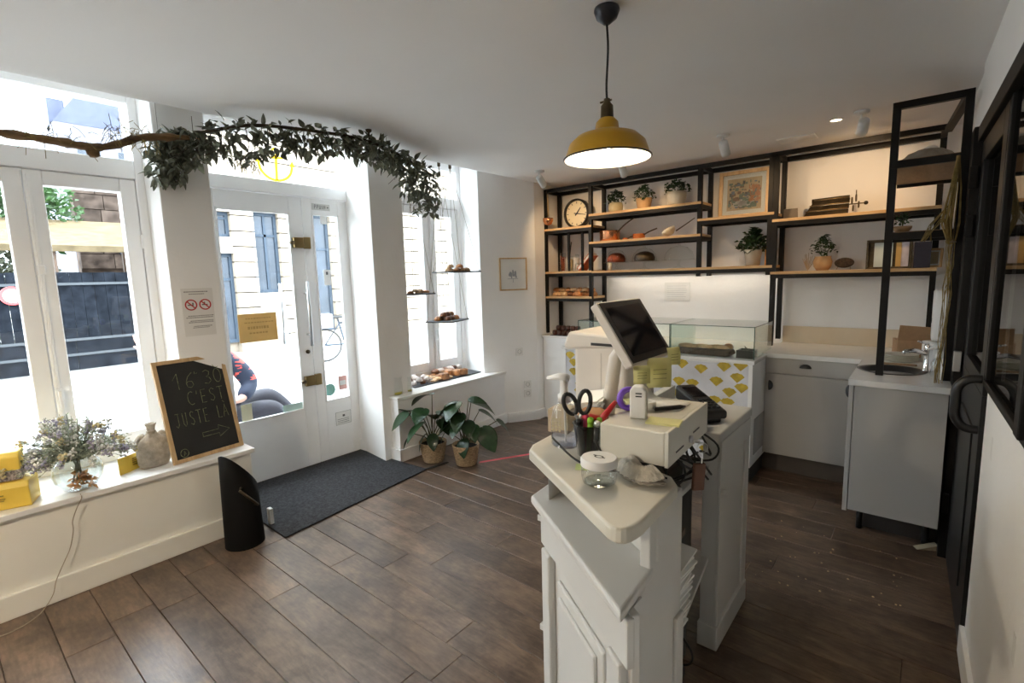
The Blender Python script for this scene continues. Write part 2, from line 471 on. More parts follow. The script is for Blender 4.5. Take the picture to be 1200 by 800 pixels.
def bx(x0, x1, y0, y1, z0, z1): return MB().box(x0, x1, y0, y1, z0, z1)
def R3(x=0, y=0, z=0): return Euler((x, y, z)).to_matrix()
def bez(pts, n=24):
    """Catmull-Rom through the points"""
    P = [Vector(p) for p in pts]; P = [P[0]*2-P[1]]+P+[P[-1]*2-P[-2]]
    out = []
    for i in range(1, len(P)-2):
        for k in range(n):
            t = k/n
            a, b, c, d = P[i-1], P[i], P[i+1], P[i+2]
            out.append(0.5*((2*b)+(-a+c)*t+(2*a-5*b+4*c-d)*t*t+(-a+3*b-3*c+d)*t**3))
    out.append(P[-2]); return out

def leaf_mb(L, Wd, curl=0.15, fold=0.12, n=6, heart=0.0):
    """leaf blade lying along +y from its stalk at the origin"""
    mb = MB(); vs = []; fs = []
    for i in range(n+1):
        t = i/n
        w = Wd*0.5*(math.sin(PI*t**0.75))**0.8 if 0 < t < 1 else 0.0015
        y = L*t; z = -curl*L*t*t
        back = -heart*Wd*max(0, 0.45-t)
        vs += [(-w, y+back, z+fold*w*2), (0, y, z), (w, y+back, z+fold*w*2)]
    for i in range(n):
        a = i*3
        fs += [(a, a+1, a+4, a+3), (a+1, a+2, a+5, a+4)]
    return mb.add(vs, fs)

# ------------------------------------------------------------------ setting
CEIL = 2.43        # drops from 2.525 along the window piers
XF = -3.375          # inner face of the window piers
YF, YB, YW = 4.30, 4.56, 4.62   # shelf front, shelf back, back wall

# floor and its planks
fl = struct('floor')
bx(-3.9, 0.35, -2.6, 4.8, -0.06, -0.012).build('subfloor', 'oldwood', fl)
random.seed(11)
y = 0.06 - 0.17*16
while y < YW:
    x = -3.14 - random.uniform(0, 1.2)
    while x < 0.3:
        ln = random.choice((0.9, 1.2, 1.35, 1.5))
        a, b = max(x, -3.9 if 1.24 < y < 2.4 else -3.30), min(x+ln, 0.3)
        if b - a > 0.05:
            o = bx(-(b-a)/2+0.0007, (b-a)/2-0.0007, 0.0011, 0.1689, -0.012, 0).build('plank', 'plank', fl, bevel=0.0018, seg=1)
            o.location = ((a+b)/2, y, random.uniform(-0.0004, 0.0004))
        x += ln
    y += 0.17

# ceiling: flat plaster, coved up along the window piers
ce = MB(); nx, ny = 90, 30
vs = []; fs = []
for i in range(nx+1):
    for j in range(ny+1):
        x = -3.392+(0.40+3.392)*i/nx; yy = -2.7+(4.75+2.7)*j/ny
        t = min(1, max(0, (-x-3.06)/0.30)); z = CEIL+0.097*(t*t*(3-2*t))
        vs.append((x, yy, z))
for i in range(nx):
    for j in range(ny):
        a = i*(ny+1)+j; fs.append((a, a+1, a+ny+2, a+ny+1))
ce.add(vs, fs)
co = ce.build('ceiling', 'ceil', smooth=True); co['kind'] = 'structure'
so = co.modifiers.new('thick', 'SOLIDIFY'); so.thickness = 0.14; so.offset = 1

# window side wall: piers, lintel, parapets
wl = struct('wall_left')
def pier(poly, z0=0, z1=2.70): return MB().prism(poly, z0, z1).build('pier', 'wall', wl, bevel=0.006)
XO = -3.92
pier([(XF, 0.968), (XF, 1.236), (-3.82, 1.262), (XO, 1.262), (XO, 0.955), (-3.72, 0.968)])
pier([(XF, 2.365), (XF, 2.680), (-3.74, 2.70), (XO, 2.70), (XO, 2.42), (-3.80, 2.42)])
pier([(-3.39, 3.61), (-3.08, 4.10), (-3.12, 4.80), (XO, 4.80), (XO, 3.72), (-3.74, 3.70)])
pier([(XF, -0.60), (XF, -0.07), (-3.72, -0.07), (XO, -0.06), (XO, -0.60)])
pier([(XF, -2.70), (XF, -1.90), (XO, -1.90), (XO, -2.70)])
bx(XO, XF-0.018, -2.7, 4.8, 2.63, 3.3).build('lintel', 'wall', wl)
bx(XO, -3.60, -0.60, 0.968, -0.1, 0.47).build('parapet', 'wall', wl)
bx(XO, -3.60, -1.95, -0.6, -0.1, 0.47).build('parapet', 'wall', wl)
bx(XO, -3.70, 2.68, 3.72, -0.1, 0.52).build('parapet', 'wall', wl)
bx(-4.02, XO, -2.7, 0.95, -0.14, 0.42).build('plinth', 'stone', wl)
bx(-3.92, -3.84, 1.262, 2.42, -0.14, -0.012).build('threshold', 'stone', wl)

wb = struct('wall_back')
bx(-3.2, 0.45, YW, YW+0.15, 0, 2.7).build('wall_panel', 'wall', wb)
wn = bx(-3.95, 0.6, -2.75, -2.6, 0, 2.7).build('wall_near', 'wall'); wn['kind'] = 'structure'

# right wall follows x = xr(y)
def xr(y): return 0.15+0.0254*(4.26-y)
wr = struct('wall_right')
def slabR(y0, y1, z0, z1, name, m, inset=0.0, thick=0.12, bev=0.0):
    return MB().prism([(xr(y0)+inset, y0), (xr(y1)+inset, y1), (xr(y1)+inset+thick, y1), (xr(y0)+inset+thick, y0)], z0, z1).build(name, m, wr, bevel=bev)
slabR(3.34, 4.62, 0, 2.70, 'wall_panel', 'wall', -0.010)
slabR(-2.6, 3.34, 2.13, 2.70, 'bulkhead', 'wall', -0.022)
slabR(-2.6, 2.44, 0, 1.06, 'half_wall', 'wall', 0.0, 0.14, 0.004)
# the dark room beyond the partition
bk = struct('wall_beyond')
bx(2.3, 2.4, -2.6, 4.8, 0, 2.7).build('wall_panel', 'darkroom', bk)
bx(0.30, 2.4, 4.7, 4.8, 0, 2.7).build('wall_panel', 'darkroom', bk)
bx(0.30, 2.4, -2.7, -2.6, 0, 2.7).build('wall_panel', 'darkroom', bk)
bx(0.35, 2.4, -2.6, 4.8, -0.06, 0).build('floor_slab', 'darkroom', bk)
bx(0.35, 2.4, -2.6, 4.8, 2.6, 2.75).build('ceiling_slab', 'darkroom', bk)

# window benches (boxed in) with their boards
t1 = struct('trim_1')
bx(-3.60, -3.165, -0.62, 1.232, 0, 0.467).build('bench_face', 'cream', t1, bevel=0.004)
bx(-3.66, -3.140, -0.62, 1.250, 0.467, 0.495).build('bench_board', 'sill', t1, bevel=0.004)
b1 = struct('baseboard_1')
bx(-3.165, -3.145, -0.62, 1.245, 0, 0.115).build('skirting', 'cream', b1, bevel=0.004)
bx(-3.40, -3.145, 1.232, 1.248, 0, 0.115).build('skirting', 'cream', b1, bevel=0.004)
t2 = struct('trim_2')
end = [(-3.275, 2.445), (-3.275, 3.82), (-3.40, 3.63), (-3.76, 3.70), (-3.76, 2.70), (-3.376, 2.68), (-3.376, 2.445)]
MB().prism(end, 0, 0.515).build('bench_face', 'frame', t2, bevel=0.004)
MB().prism([(-3.262, 2.435), (-3.262, 3.835), (-3.40, 3.64), (-3.76, 3.70), (-3.76, 2.70), (-3.376, 2.68), (-3.376, 2.435)], 0.515, 0.543).build('bench_board', 'sill', t2, bevel=0.004)
b2 = struct('baseboard_2')
bx(-3.275, -3.258, 2.43, 3.80, 0, 0.105).build('skirting', 'frame', b2, bevel=0.003)
MB().prism([(-3.258, 2.428), (-3.258, 2.445), (-3.80, 2.435), (-3.80, 2.405)], 0, 0.105).build('skirting', 'frame', b2, bevel=0.003)
b3 = struct('baseboard_3')
MB().prism([(-3.262, 3.812), (-3.068, 4.112), (-3.052, 4.098), (-3.246, 3.800)], 0, 0.10).build('skirting', 'frame', b3, bevel=0.003)
bx(-3.085, -3.060, 4.10, 4.30, 0, 0.10).build('skirting', 'frame', b3, bevel=0.003)
b4 = struct('baseboard_4')
MB().prism([(xr(-2.6)-0.015, -2.6), (xr(2.455)-0.015, 2.455), (xr(2.455)+0.002, 2.455), (xr(-2.6)+0.002, -2.6)], 0, 0.11).build('skirting', 'wall', b4, bevel=0.003)

# ---- casement windows: fixed frame, transom light above, two leaves each with its pane
def rail(p, name, y0, y1, z0, z1, x0, x1, m='frame'): return bx(x0, x1, y0, y1, z0, z1).build(name, m, p, bevel=0.005)
def casement(name, x, y0, y1, ym, zb, zt, ztr0, ztr1, ztop, lw=0.07, bot=0.085, transom_panes=1):
    w = struct(name)
    xi, xo = x+0.035, x-0.06
    rail(w, 'jamb', y0, y0+0.045, zb, ztop, xo, xi+0.01)
    rail(w, 'jamb', y1-0.045, y1, zb, ztop, xo, xi+0.01)
    rail(w, 'transom_bar', y0+0.045, y1-0.045, ztr0, ztr1, xo, xi+0.012)
    rail(w, 'head', y0+0.045, y1-0.045, ztop-0.078, ztop, xo, xi+0.01)
    rail(w, 'bottom_rail', y0+0.045, y1-0.045, zb, zb+0.06, xo, xi+0.012)
    bx(x-0.003, x+0.003, y0+0.045, y1-0.045, ztr1, ztop-0.078).build('pane', 'glass', w)
    for (a, b) in ((y0+0.048, ym-0.002), (ym+0.002, y1-0.048)):
        f = MB()
        f.box(xo+0.02, xi, a, a+lw, zb+0.063, ztr0-0.004); f.box(xo+0.02, xi, b-lw, b, zb+0.063, ztr0-0.004)
        f.box(xo+0.021, xi-0.001, a+lw, b-lw, zb+0.063, zb+0.063+bot); f.box(xo+0.021, xi-0.001, a+lw, b-lw, ztr0-0.004-0.075, ztr0-0.004)
        lf = f.build('casement_leaf', 'frame', w, bevel=0.006)
        bx(x-0.004, x+0.002, a+lw, b-lw, zb+0.063+bot, ztr0-0.079).build('pane', 'glass', lf)
        s = -1 if a > ym-0.1 else 1
        for z in (zb+0.25, zt-0.35):
            MB().cyl((xi+0.004, (b if s < 0 else a), z-0.04), (xi+0.004, (b if s < 0 else a), z+0.04), 0.007).build('hinge', 'frame', lf)
    # espagnolette rod with its little boxes on the meeting stile
    e = MB(); e.box(xi, xi+0.014, ym+0.012, ym+0.026, zb+0.10, ztr0-0.03)
    rod = e.build('espagnolette', 'frame', w, bevel=0.003)
    h = MB(); h.box(xi, xi+0.022, ym+0.004, ym+0.036, zb+0.40, zb+0.47); h.box(xi, xi+0.022, ym+0.004, ym+0.036, ztr0-0.55, ztr0-0.50)
    h.box(xi+0.02, xi+0.045, ym+0.012, ym+0.028, zb+0.36, zb+0.46)
    h.build('latch', 'frame', rod, bevel=0.004)
    return w
casement('window_1', -3.66, -0.065, 0.968, 0.438, 0.495, 2.12, 2.13, 2.235, 2.632, 0.075)
casement('window_2', -3.76, 2.70, 3.69, 3.262, 0.543, 2.19, 2.19, 2.29, 2.632, 0.075)
casement('added_window_3', -3.66, -1.90, -0.60, -1.25, 0.495, 2.12, 2.13, 2.235, 2.632, 0.075)  # extra window behind the camera, added to let in more daylight

# ---- glazed entrance door: wide leaf and narrow leaf, transom light above
d1 = struct('door_1')
XD = -3.82
rail(d1, 'jamb', 1.26, 1.30, 0, 2.632, XD-0.04, XD+0.045)
rail(d1, 'jamb', 2.425, 2.46, 0, 2.632, XD-0.04, XD+0.045)
rail(d1, 'transom_bar', 1.30, 2.425, 2.165, 2.255, XD-0.04, XD+0.05)
rail(d1, 'head', 1.30, 2.425, 2.565, 2.632, XD-0.04, XD+0.045)
bx(XD-0.003, XD+0.003, 1.30, 2.425, 2.255, 2.565).build('pane', 'glass', d1)
def leaf_door(y0, y1, g0, g1, gz0, gz1):
    f = MB()
    f.box(XD-0.02, XD+0.022, y0, g0, 0.012, 2.16); f.box(XD-0.02, XD+0.022, g1, y1, 0.012, 2.16)
    f.box(XD-0.019, XD+0.021, g0, g1, 0.012, gz0); f.box(XD-0.019, XD+0.021, g0, g1, gz1, 2.16)
    lf = f.build('door_leaf', 'frame', d1, bevel=0.003)
    bx(XD-0.004, XD+0.004, g0, g1, gz0, gz1).build('pane', 'glass', lf)
    b = MB()
    for (a0, a1, c0, c1) in ((g0, g0+0.012, gz0, gz1), (g1-0.012, g1, gz0, gz1), (g0, g1, gz0, gz0+0.012), (g0, g1, gz1-0.012, gz1)):
        b.box(XD+0.004, XD+0.026, a0, a1, c0, c1)
    b.build('glazing_bead', 'frame', lf)
    return lf
dl = leaf_door(1.303, 2.026, 1.40, 1.925, 0.485, 2.035)
dr = leaf_door(2.030, 2.422, 2.108, 2.342, 0.505, 2.045)
def pull(xa, yy, z0, z1, parent):
    p = MB().cyl((xa, yy, z0), (xa, yy, z1), 0.013, n=14).build('pull_handle', 'steel', parent, smooth=True)
    q = MB()
    for z in (z0+0.09, z1-0.09): q.cyl((XD, yy, z), (xa, yy, z), 0.008, n=10)
    q.build('standoff', 'steel', p, smooth=True)
pull(XD+0.085, 1.995, 1.00, 1.51, dl)
pull(XD-0.085, 1.860, 1.02, 1.50, dl)
for (yy, z) in ((1.985, 1.81), (1.99, 0.715)):
    lk = bx(XD+0.022, XD+0.055, yy-0.055, yy+0.025, z-0.04, z+0.04).build('rim_lock', 'brass', dl, bevel=0.004)
    MB().cyl((XD+0.05, yy-0.085, z), (XD+0.05, yy-0.055, z), 0.013).build('knob', 'iron', lk, smooth=True)
    bx(XD+0.022, XD+0.05, yy+0.032, yy+0.085, z-0.045, z+0.045).build('strike_box', 'brass', dr, bevel=0.004)
MB().cyl((XD+0.02, 1.985, 0.95), (XD+0.034, 1.985, 0.95), 0.016).build('cylinder_lock', 'iron', dl, smooth=True)
# prints stuck on the door
def decal(o, **k): return o
nt = bx(XD+0.005, XD+0.007, 1.487, 1.765, 1.075, 1.285).build('paper_notice', 'orange_paper'); tag(nt, 'ochre paper notice taped inside the wide glass door pane', 'notice')
pr = MB(); random.seed(3)
for r, (z, a, b, h) in enumerate(((1.245, 1.54, 1.72, .008), (1.215, 1.53, 1.73, .008), (1.17, 1.55, 1.70, .020), (1.135, 1.56, 1.69, .012))):
    yy = a
    while yy < b:
        w_ = random.uniform(.008, .02); pr.box(XD+0.007, XD+0.0075, yy, yy+w_, z, z+h); yy += w_+.006
pr.build('faded_lettering', mat('faded_ink', (0.50, 0.33, 0.12), 0.8), nt)['kind'] = 'stuff'
lab = bx(XD+0.0225, XD+0.0235, 2.185, 2.33, 0.285, 0.395).build('door_label', 'paper'); tag(lab, 'small white printed label low on the narrow door leaf', 'label')
g = MB(); g.box(XD+0.0235, XD+0.024, 2.25, 2.272, 0.35, 0.368)
for z in (0.33, 0.315, 0.30): g.box(XD+0.0235, XD+0.024, 2.20, 2.31, z, z+0.003)
for (a, b, c, d) in ((2.185, 2.33, .285, .287), (2.185, 2.33, .393, .395), (2.185, 2.187, .285, .395), (2.328, 2.33, .285, .395)): g.box(XD+0.0235, XD+0.024, a, b, c, d)
g.build('print', 'ink', lab)
pl = bx(XD+0.0225, XD+0.0245, 2.115, 2.27, 2.075, 2.125).build('door_plate', mat('grey_plate', (0.62, 0.62, 0.60), 0.5)); tag(pl, 'small grey plate with dark lettering above the narrow pane', 'plate')
g = MB()
yy = 2.135
def stroke(a, b, c, d): g.box(XD+0.0245, XD+0.025, 2.135+a, 2.135+b, 2.085+c, 2.085+d)
for k, segs in enumerate((((0, .004, 0, .032), (0, .014, .028, .032), (0, .014, .014, .018), (.011, .014, .014, .032)),)*2+(((0, .004, 0, .03), (.009, .013, 0, .03), (0, .013, 0, .004)), ((0, .004, 0, .03), (.010, .014, 0, .03)), ((0, .004, 0, .03), (.009, .013, .006, .03), (0, .013, .013, .017)))):
    for (a, b, c, d) in segs: stroke(a+k*.021, b+k*.021, c, d)
g.add([(XD+0.0247, 2.245, 2.108), (XD+0.0247, 2.245, 2.092), (XD+0.0247, 2.262, 2.100)], [(0, 1, 2)])
g.build('lettering', 'ink', pl)
stk = MB(); stk.lathe([(0.052, 0), (0.052, .001)], (0, 0, 0), 24, R3(0, PI/2, 0))
o = stk.build('round_sticker', 'teal', loc=(XD+0.005, 2.16, 0.60)); tag(o, 'round teal sticker low in the narrow door pane', 'sticker')
o = bx(XD+0.005, XD+0.006, 2.245, 2.325, 0.58, 0.70).build('square_sticker', mat('pale_red_sticker', (0.75, 0.42, 0.38), 0.6)); tag(o, 'pale red and white square sticker beside the round teal one', 'sticker')
bx(XD+0.006, XD+0.0065, 2.255, 2.315, 0.62, 0.66).build('print', 'paper', o)
o = bx(XD+0.005, XD+0.006, 2.19, 2.245, 1.97, 2.045).build('small_card', 'paper'); tag(o, 'white card at the top of the narrow door pane', 'card')
o = bx(XD+0.005, XD+0.006, 2.185, 2.245, 1.475, 1.60).build('small_card', 'paper'); tag(o, 'white card halfway up the narrow door pane', 'card')
bx(XD+0.006, XD+0.0065, 2.205, 2.222, 1.56, 1.585).build('print', 'ink', o)
o = bx(XD+0.005, XD+0.006, 1.755, 1.915, 0.49, 0.55).build('long_sticker', mat('pale_green_sticker', (0.48, 0.66, 0.62), 0.6)); tag(o, 'pale green strip sticker at the foot of the wide pane', 'sticker')
o = bx(XD+0.005, XD+0.006, 1.45, 1.525, 0.49, 0.62).build('small_card', mat('pale_yellow_card', (0.80, 0.78, 0.55), 0.6)); tag(o, 'pale yellow card in the lower left of the wide pane', 'card')
# yellow emblem painted on the transom light
em = MB(); ex = XD+0.006
def ribbon(pts, w):
    P = [Vector(p) for p in pts]; vs = []; fs = []
    for i, p in enumerate(P):
        t = (P[min(i+1, len(P)-1)]-P[max(i-1, 0)]).normalized(); nrm = Vector((-t.y, t.x))
        for s in (1, -1): q = p+nrm*w*s; vs.append((ex, q.x, q.y))
    for i in range(len(P)-1): fs.append((2*i, 2*i+1, 2*i+3, 2*i+2))
    em.add(vs, fs)
ribbon([(1.870, 2.46), (1.862, 2.27)], 0.010)
ribbon([(1.862+0.125*math.cos(a), 2.385+0.115*math.sin(a)) for a in [PI*(1.0+i/16) for i in range(17)]], 0.009)
ribbon([(1.868+0.028*math.cos(a), 2.475+0.028*math.sin(a)) for a in [2*PI*i/14 for i in range(15)]], 0.007)
ribbon([(1.815, 2.43), (1.92, 2.44)], 0.008)
em.add([(ex, 1.842, 2.262), (ex, 1.882, 2.262), (ex, 1.861, 2.225)], [(0, 1, 2)])
for s in (-1, 1): em.add([(ex, 1.862+s*.105, 2.385), (ex, 1.862+s*.15, 2.385), (ex, 1.862+s*.13, 2.43)], [(0, 1, 2)])
o = em.build('anchor_emblem', leafy('bright_yellow_film', (0.90, 0.60, 0.02), 0.8, rough=0.5)); tag(o, 'yellow painted anchor emblem on the glass over the door', 'emblem')

# ---- steel and glass partition on the right with its black door
d2 = struct('door_2')
def slabD(p, y0, y1, z0, z1, name, m, inset=-0.03, thick=0.06, bev=0.003):
    return MB().prism([(xr(y0)+inset, y0), (xr(y1)+inset, y1), (xr(y1)+inset+thick, y1), (xr(y0)+inset+thick, y0)], z0, z1).build(name, m, p, bevel=bev)
slabD(d2, 3.24, 3.37, 0, 2.13, 'post', 'black', -0.045, 0.12)
slabD(d2, 2.40, 3.24, 2.06, 2.13, 'head', 'black')
lf = slabD(d2, 2.455, 3.235, 0.01, 1.02, 'door_leaf', 'blackdoor', -0.012, 0.045)
slabD(lf, 2.455, 2.56, 1.02, 2.055, 'stile', 'blackdoor', -0.012, 0.045)
slabD(lf, 3.13, 3.235, 1.02, 2.055, 'stile', 'blackdoor', -0.012, 0.045)
slabD(lf, 2.56, 3.13, 1.96, 2.055, 'rail', 'blackdoor', -0.012, 0.045)
slabD(lf, 2.56, 3.13, 1.02, 1.08, 'rail', 'blackdoor', -0.012, 0.045)
slabD(lf, 2.56, 3.13, 1.08, 1.96, 'pane', 'glassdark', 0.006, 0.006, 0)
slabD(lf, 2.62, 3.08, 0.18, 0.86, 'panel', 'blackdoor', -0.018, 0.02)
xh = xr(2.5)
hp = bez([(xh, 2.50, 1.075), (xh-0.05, 2.50, 1.07), (xh-0.078, 2.50, 1.035), (xh-0.080, 2.50, 0.985), (xh-0.078, 2.50, 0.925), (xh-0.05, 2.50, 0.885), (xh, 2.50, 0.88)], 6)
MB().tube(hp, 0.016, 12).build('door_handle', 'plastic_black', lf, smooth=True)
for z in (1.90, 1.68, 0.30, 1.03):
    bx(xr(3.24)-0.05, xr(3.24)-0.02, 3.215, 3.245, z-0.05, z+0.05).build('hinge', 'steel' if z == 1.03 else 'black', d2, bevel=0.003)
w4 = struct('window_4')
slabD(w4, -2.6, 2.44, 1.06, 1.085, 'ledge', 'black', -0.014, 0.18, 0.004)
slabD(w4, -2.6, 2.44, 2.06, 2.13, 'head', 'black')
slabD(w4, 2.41, 2.44, 1.085, 2.06, 'mullion', 'black', -0.012, 0.04)
for yy in (1.62, 0.86, 0.10, -0.66, -1.42): slabD(w4, yy, yy+0.06, 1.085, 2.06, 'mullion', 'black')
slabD(w4, 1.68, 2.41, 1.085, 2.06, 'pane', 'glassdark', 0.0, 0.006, 0)
for yy in (0.92, 0.16, -0.60, -1.36): slabD(w4, yy, yy+0.70, 1.085, 2.06, 'pane', 'glassdark', 0.0, 0.006, 0)
slabD(w4, -2.6, -1.42, 1.085, 2.06, 'pane', 'glassdark', 0.0, 0.006, 0)

# ------------------------------------------------------------------ wall shelving of black steel with oak boards
sh = thing('shelving_unit', 'black steel wall shelving with oak boards along the back wall', 'shelving', (0, 0, 0))
T = 0.035
ZT = 2.362
def post(x, y, z0, z1, t=T): bx(x-t/2, x+t/2, y-t/2, y+t/2, z0, z1).build('post', 'black', sh, bevel=0.002)
for x, z0 in ((-3.085, 0.90), (-2.545, 0.90), (-1.495, 1.46), (-0.920, 0.905)):
    post(x, YF, z0, ZT)
    post(x, YB, z0 if x != -0.92 else 0.93, ZT)
post(-0.955, YF, 1.46, ZT)
post(0.035, YB, 0.93, ZT)
for x in (-2.815, -2.655): post(x, YF+0.02, 1.50, 1.93, 0.022)
def beam(x0, x1, y, z, t=T): bx(x0, x1, y-t/2, y+t/2, z-t/2, z+t/2).build('beam', 'black', sh, bevel=0.002)
beam(-3.10, 0.05, YF, ZT); beam(-3.10, 0.05, YB, ZT)
for x in (-3.085, -2.545, -1.495, -0.920, 0.035): bx(x-T/2, x+T/2, YF, YB, ZT-T/2, ZT+T/2).build('crossbar', 'black', sh, bevel=0.002)
SHELF = {}
def shelf(key, x0, x1, z, y0=None, y1=None, m='shelfwood'):
    """z is the underside of the black carrier"""
    y0 = YF-0.018 if y0 is None else y0; y1 = YB+0.02 if y1 is None else y1
    f = MB(); f.box(x0, x1, y0, y0+0.03, z, z+0.03); f.box(x0, x1, y1-0.03, y1, z, z+0.03)
    f.box(x0, x0+0.03, y0+0.03, y1-0.03, z, z+0.03); f.box(x1-0.03, x1, y0+0.03, y1-0.03, z, z+0.03)
    b = bx(x0, x1, y0, y1, z+0.03, z+0.052).build('shelf_board', m, sh, bevel=0.002)
    f.build('carrier', 'black', b)
    SHELF[key] = z+0.052
shelf('clock', -3.10, -2.53, 1.928)
shelf('jars', -3.10, -2.53, 1.490)
shelf('bread', -3.10, -2.53, 1.235)
shelf('pots', -2.56, -1.48, 2.030)
shelf('pans', -2.56, -1.48, 1.765)
shelf('domes', -2.53, -0.925, 1.484)
shelf('art', -1.51, -0.925, 1.888)
shelf('type', -0.938, 0.05, 1.830)
shelf('radio', -0.938, 0.05, 1.432)
# tall corner unit standing on the sink worktop
cu = thing('corner_shelving_unit', 'tall black steel corner shelving standing on the sink worktop', 'shelving', (0, 0, 0))
YC = 3.40; ZC = 2.325
for x, y, z0 in ((-0.170, YC, 0.90), (0.112, YC, 0.90)):
    bx(x-T/2, x+T/2, y-T/2, y+T/2, z0, ZC+T/2).build('post', 'black', cu, bevel=0.002)
bx(-0.17, 0.11, YC-T/2, YC+T/2, ZC-T/2, ZC+T/2).build('beam', 'black', cu, bevel=0.002)
MB().extr([(0.094, YC, ZC-T/2), (0.13, YC, ZC-T/2), (0.13, YC, ZC+T/2), (0.094, YC, ZC+T/2)], (-0.06, 0.87, 0.015)).build('side_beam', 'black', cu, bevel=0.002)
def cshelf(z, y0, y1):
    b = bx(-0.187, 0.128, y0, y1, z+0.02, z+0.04).build('shelf_board', 'darkshelf', cu, bevel=0.002)
    bx(-0.187, 0.128, y0-0.004, y0+0.02, z, z+0.036).build('carrier', 'black', b)
    bx(-0.187, 0.128, y1-0.02, y1, z, z+0.02).build('carrier', 'black', b)
cshelf(2.010, YC-0.015, 4.26)
cshelf(1.640, YC-0.015, 3.80)
LED = bx(-2.45, -0.98, YB-0.10, YB-0.08, 1.500, 1.512).build('led_bar', 'ledstrip'); tag(LED, 'slim lit lamp bar under the cake dome shelf', 'lamp')

# ------------------------------------------------------------------ back counters
cab = thing('drawer_cabinet', 'white base cabinet with a drawer over one door beside the display case', 'cabinet', (-0.61, 3.95, 0))
def L_(root, mb, name, m, parent=None, **k):
    """mesh given in scene coordinates, attached to root"""
    off = Vector(root.location)
    r = Matrix.Rotation(-root.rotation_euler.z, 3, 'Z')
    mb.v = [tuple(r @ (Vector(v)-off)) for v in mb.v]
    return mb.build(name, m, parent or root, **k)
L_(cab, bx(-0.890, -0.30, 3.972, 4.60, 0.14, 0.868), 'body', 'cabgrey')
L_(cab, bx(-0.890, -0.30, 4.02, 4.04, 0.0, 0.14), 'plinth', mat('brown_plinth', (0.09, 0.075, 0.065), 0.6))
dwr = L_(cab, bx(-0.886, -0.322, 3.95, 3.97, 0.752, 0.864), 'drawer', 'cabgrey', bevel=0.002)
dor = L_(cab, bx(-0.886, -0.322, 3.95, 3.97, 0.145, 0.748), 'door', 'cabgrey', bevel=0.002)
def cup(c, nrm, up=(0, 0, 1), r=0.038):
    n = Vector(nrm); u = Vector(up); s = n.cross(u)
    mb = MB(); vs = []; fs = []
    K = 10; J = 5
    for i in range(K+1):
        a = PI*i/K
        for j in range(J+1):
            b = (PI/2)*j/J
            p = Vector(c)+s*(math.cos(a)*r)+u*(math.sin(a)*r*0.75*math.cos(b)+0.0)+n*(math.sin(a)*r*0.55*math.sin(b))
            vs.append(p)
    for i in range(K):
        for j in range(J):
            q = i*(J+1)+j; fs.append((q, q+1, q+J+2, q+J+1))
    return mb.add(vs, fs)
L_(cab, cup((-0.615, 3.949, 0.805), (0, -1, 0)), 'handle', 'plastic_black', dwr, smooth=True)
L_(cab, cup((-0.845, 3.949, 0.66), (0, -1, 0), (1, 0, 0)), 'handle', 'plastic_black', dor, smooth=True)
skc = thing('sink_cabinet', 'white sink base cabinet on legs seen from its end panel', 'cabinet', (-0.08, 3.55, 0))
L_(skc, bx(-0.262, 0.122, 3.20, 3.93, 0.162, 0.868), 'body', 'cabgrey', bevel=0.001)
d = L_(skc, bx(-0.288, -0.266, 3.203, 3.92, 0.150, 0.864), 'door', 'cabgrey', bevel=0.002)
L_(skc, cup((-0.288, 3.26, 0.82), (-1, 0, 0), (0, -1, 0)), 'handle', 'plastic_black', d, smooth=True)
for (x, y) in ((-0.215, 3.36), (0.08, 3.36), (-0.215, 3.85), (0.08, 3.85)):
    L_(skc, MB().cyl((x, y, 0), (x, y, 0.162), 0.016), 'leg', 'plastic_black', smooth=True)
L_(skc, bx(-0.20, 0.13, 3.39, 3.405, 0, 0.155), 'plinth', mat('grey_plinth', (0.07, 0.06, 0.055), 0.6))
# worktop (one continuous L) with a hole for the basin
wt = thing('worktop', 'white continuous L shaped worktop with inset round basin', 'worktop', (-0.4, 4.0, 0.868))
def holed(z0, z1):
    bm = bmesh.new(); c = Vector((-0.125, 3.60)); rx, ry = 0.150, 0.165; K = 40
    outer = [(-0.895, 3.930), (-0.292, 3.930), (-0.292, 3.188), (0.135, 3.188), (0.135, 4.615), (-0.895, 4.615)]
    ov = [bm.verts.new((x, y, z1)) for x, y in outer]
    iv = [bm.verts.new((c.x+rx*math.cos(2*PI*i/K), c.y+ry*math.sin(2*PI*i/K), z1)) for i in range(K)]
    ed = [bm.edges.new((ov[i], ov[(i+1) % 6])) for i in range(6)]+[bm.edges.new((iv[i], iv[(i+1) % K])) for i in range(K)]
    bmesh.ops.triangle_fill(bm, edges=ed, use_beauty=True)
    fs = [f for f in bm.faces if not all((Vector(v.co[:2])-c).length < 0.175 for v in f.verts)]
    for f in list(bm.faces):
        if f not in fs and (f.calc_center_median().xy-c).length < 0.13: bm.faces.remove(f)
    r = bmesh.ops.extrude_face_region(bm, geom=list(bm.faces))
    for v in r['geom']:
        if isinstance(v, bmesh.types.BMVert): v.co.z = z0
    bmesh.ops.recalc_face_normals(bm, faces=bm.faces)
    mb = MB(); bm.verts.index_update(); mb.add([v.co.copy() for v in bm.verts], [tuple(v.index for v in f.verts) for f in bm.faces]); bm.free(); return mb
L_(wt, holed(0.868, 0.900), 'board', 'quartz')
L_(wt, MB().lathe([(0.166, 0.003), (0.150, 0.004), (0.143, -0.005), (0.130, -0.025)], (-0.125, 3.60, 0.900), 36, close=True), 'basin_rim', 'plastic_black', smooth=True)
L_(wt, MB().lathe([(0.150, 0.002), (0.140, -0.09), (0.09, -0.13), (0.0, -0.135)], (-0.125, 3.60, 0.898), 36, close=True), 'basin', 'plastic_black', smooth=True)
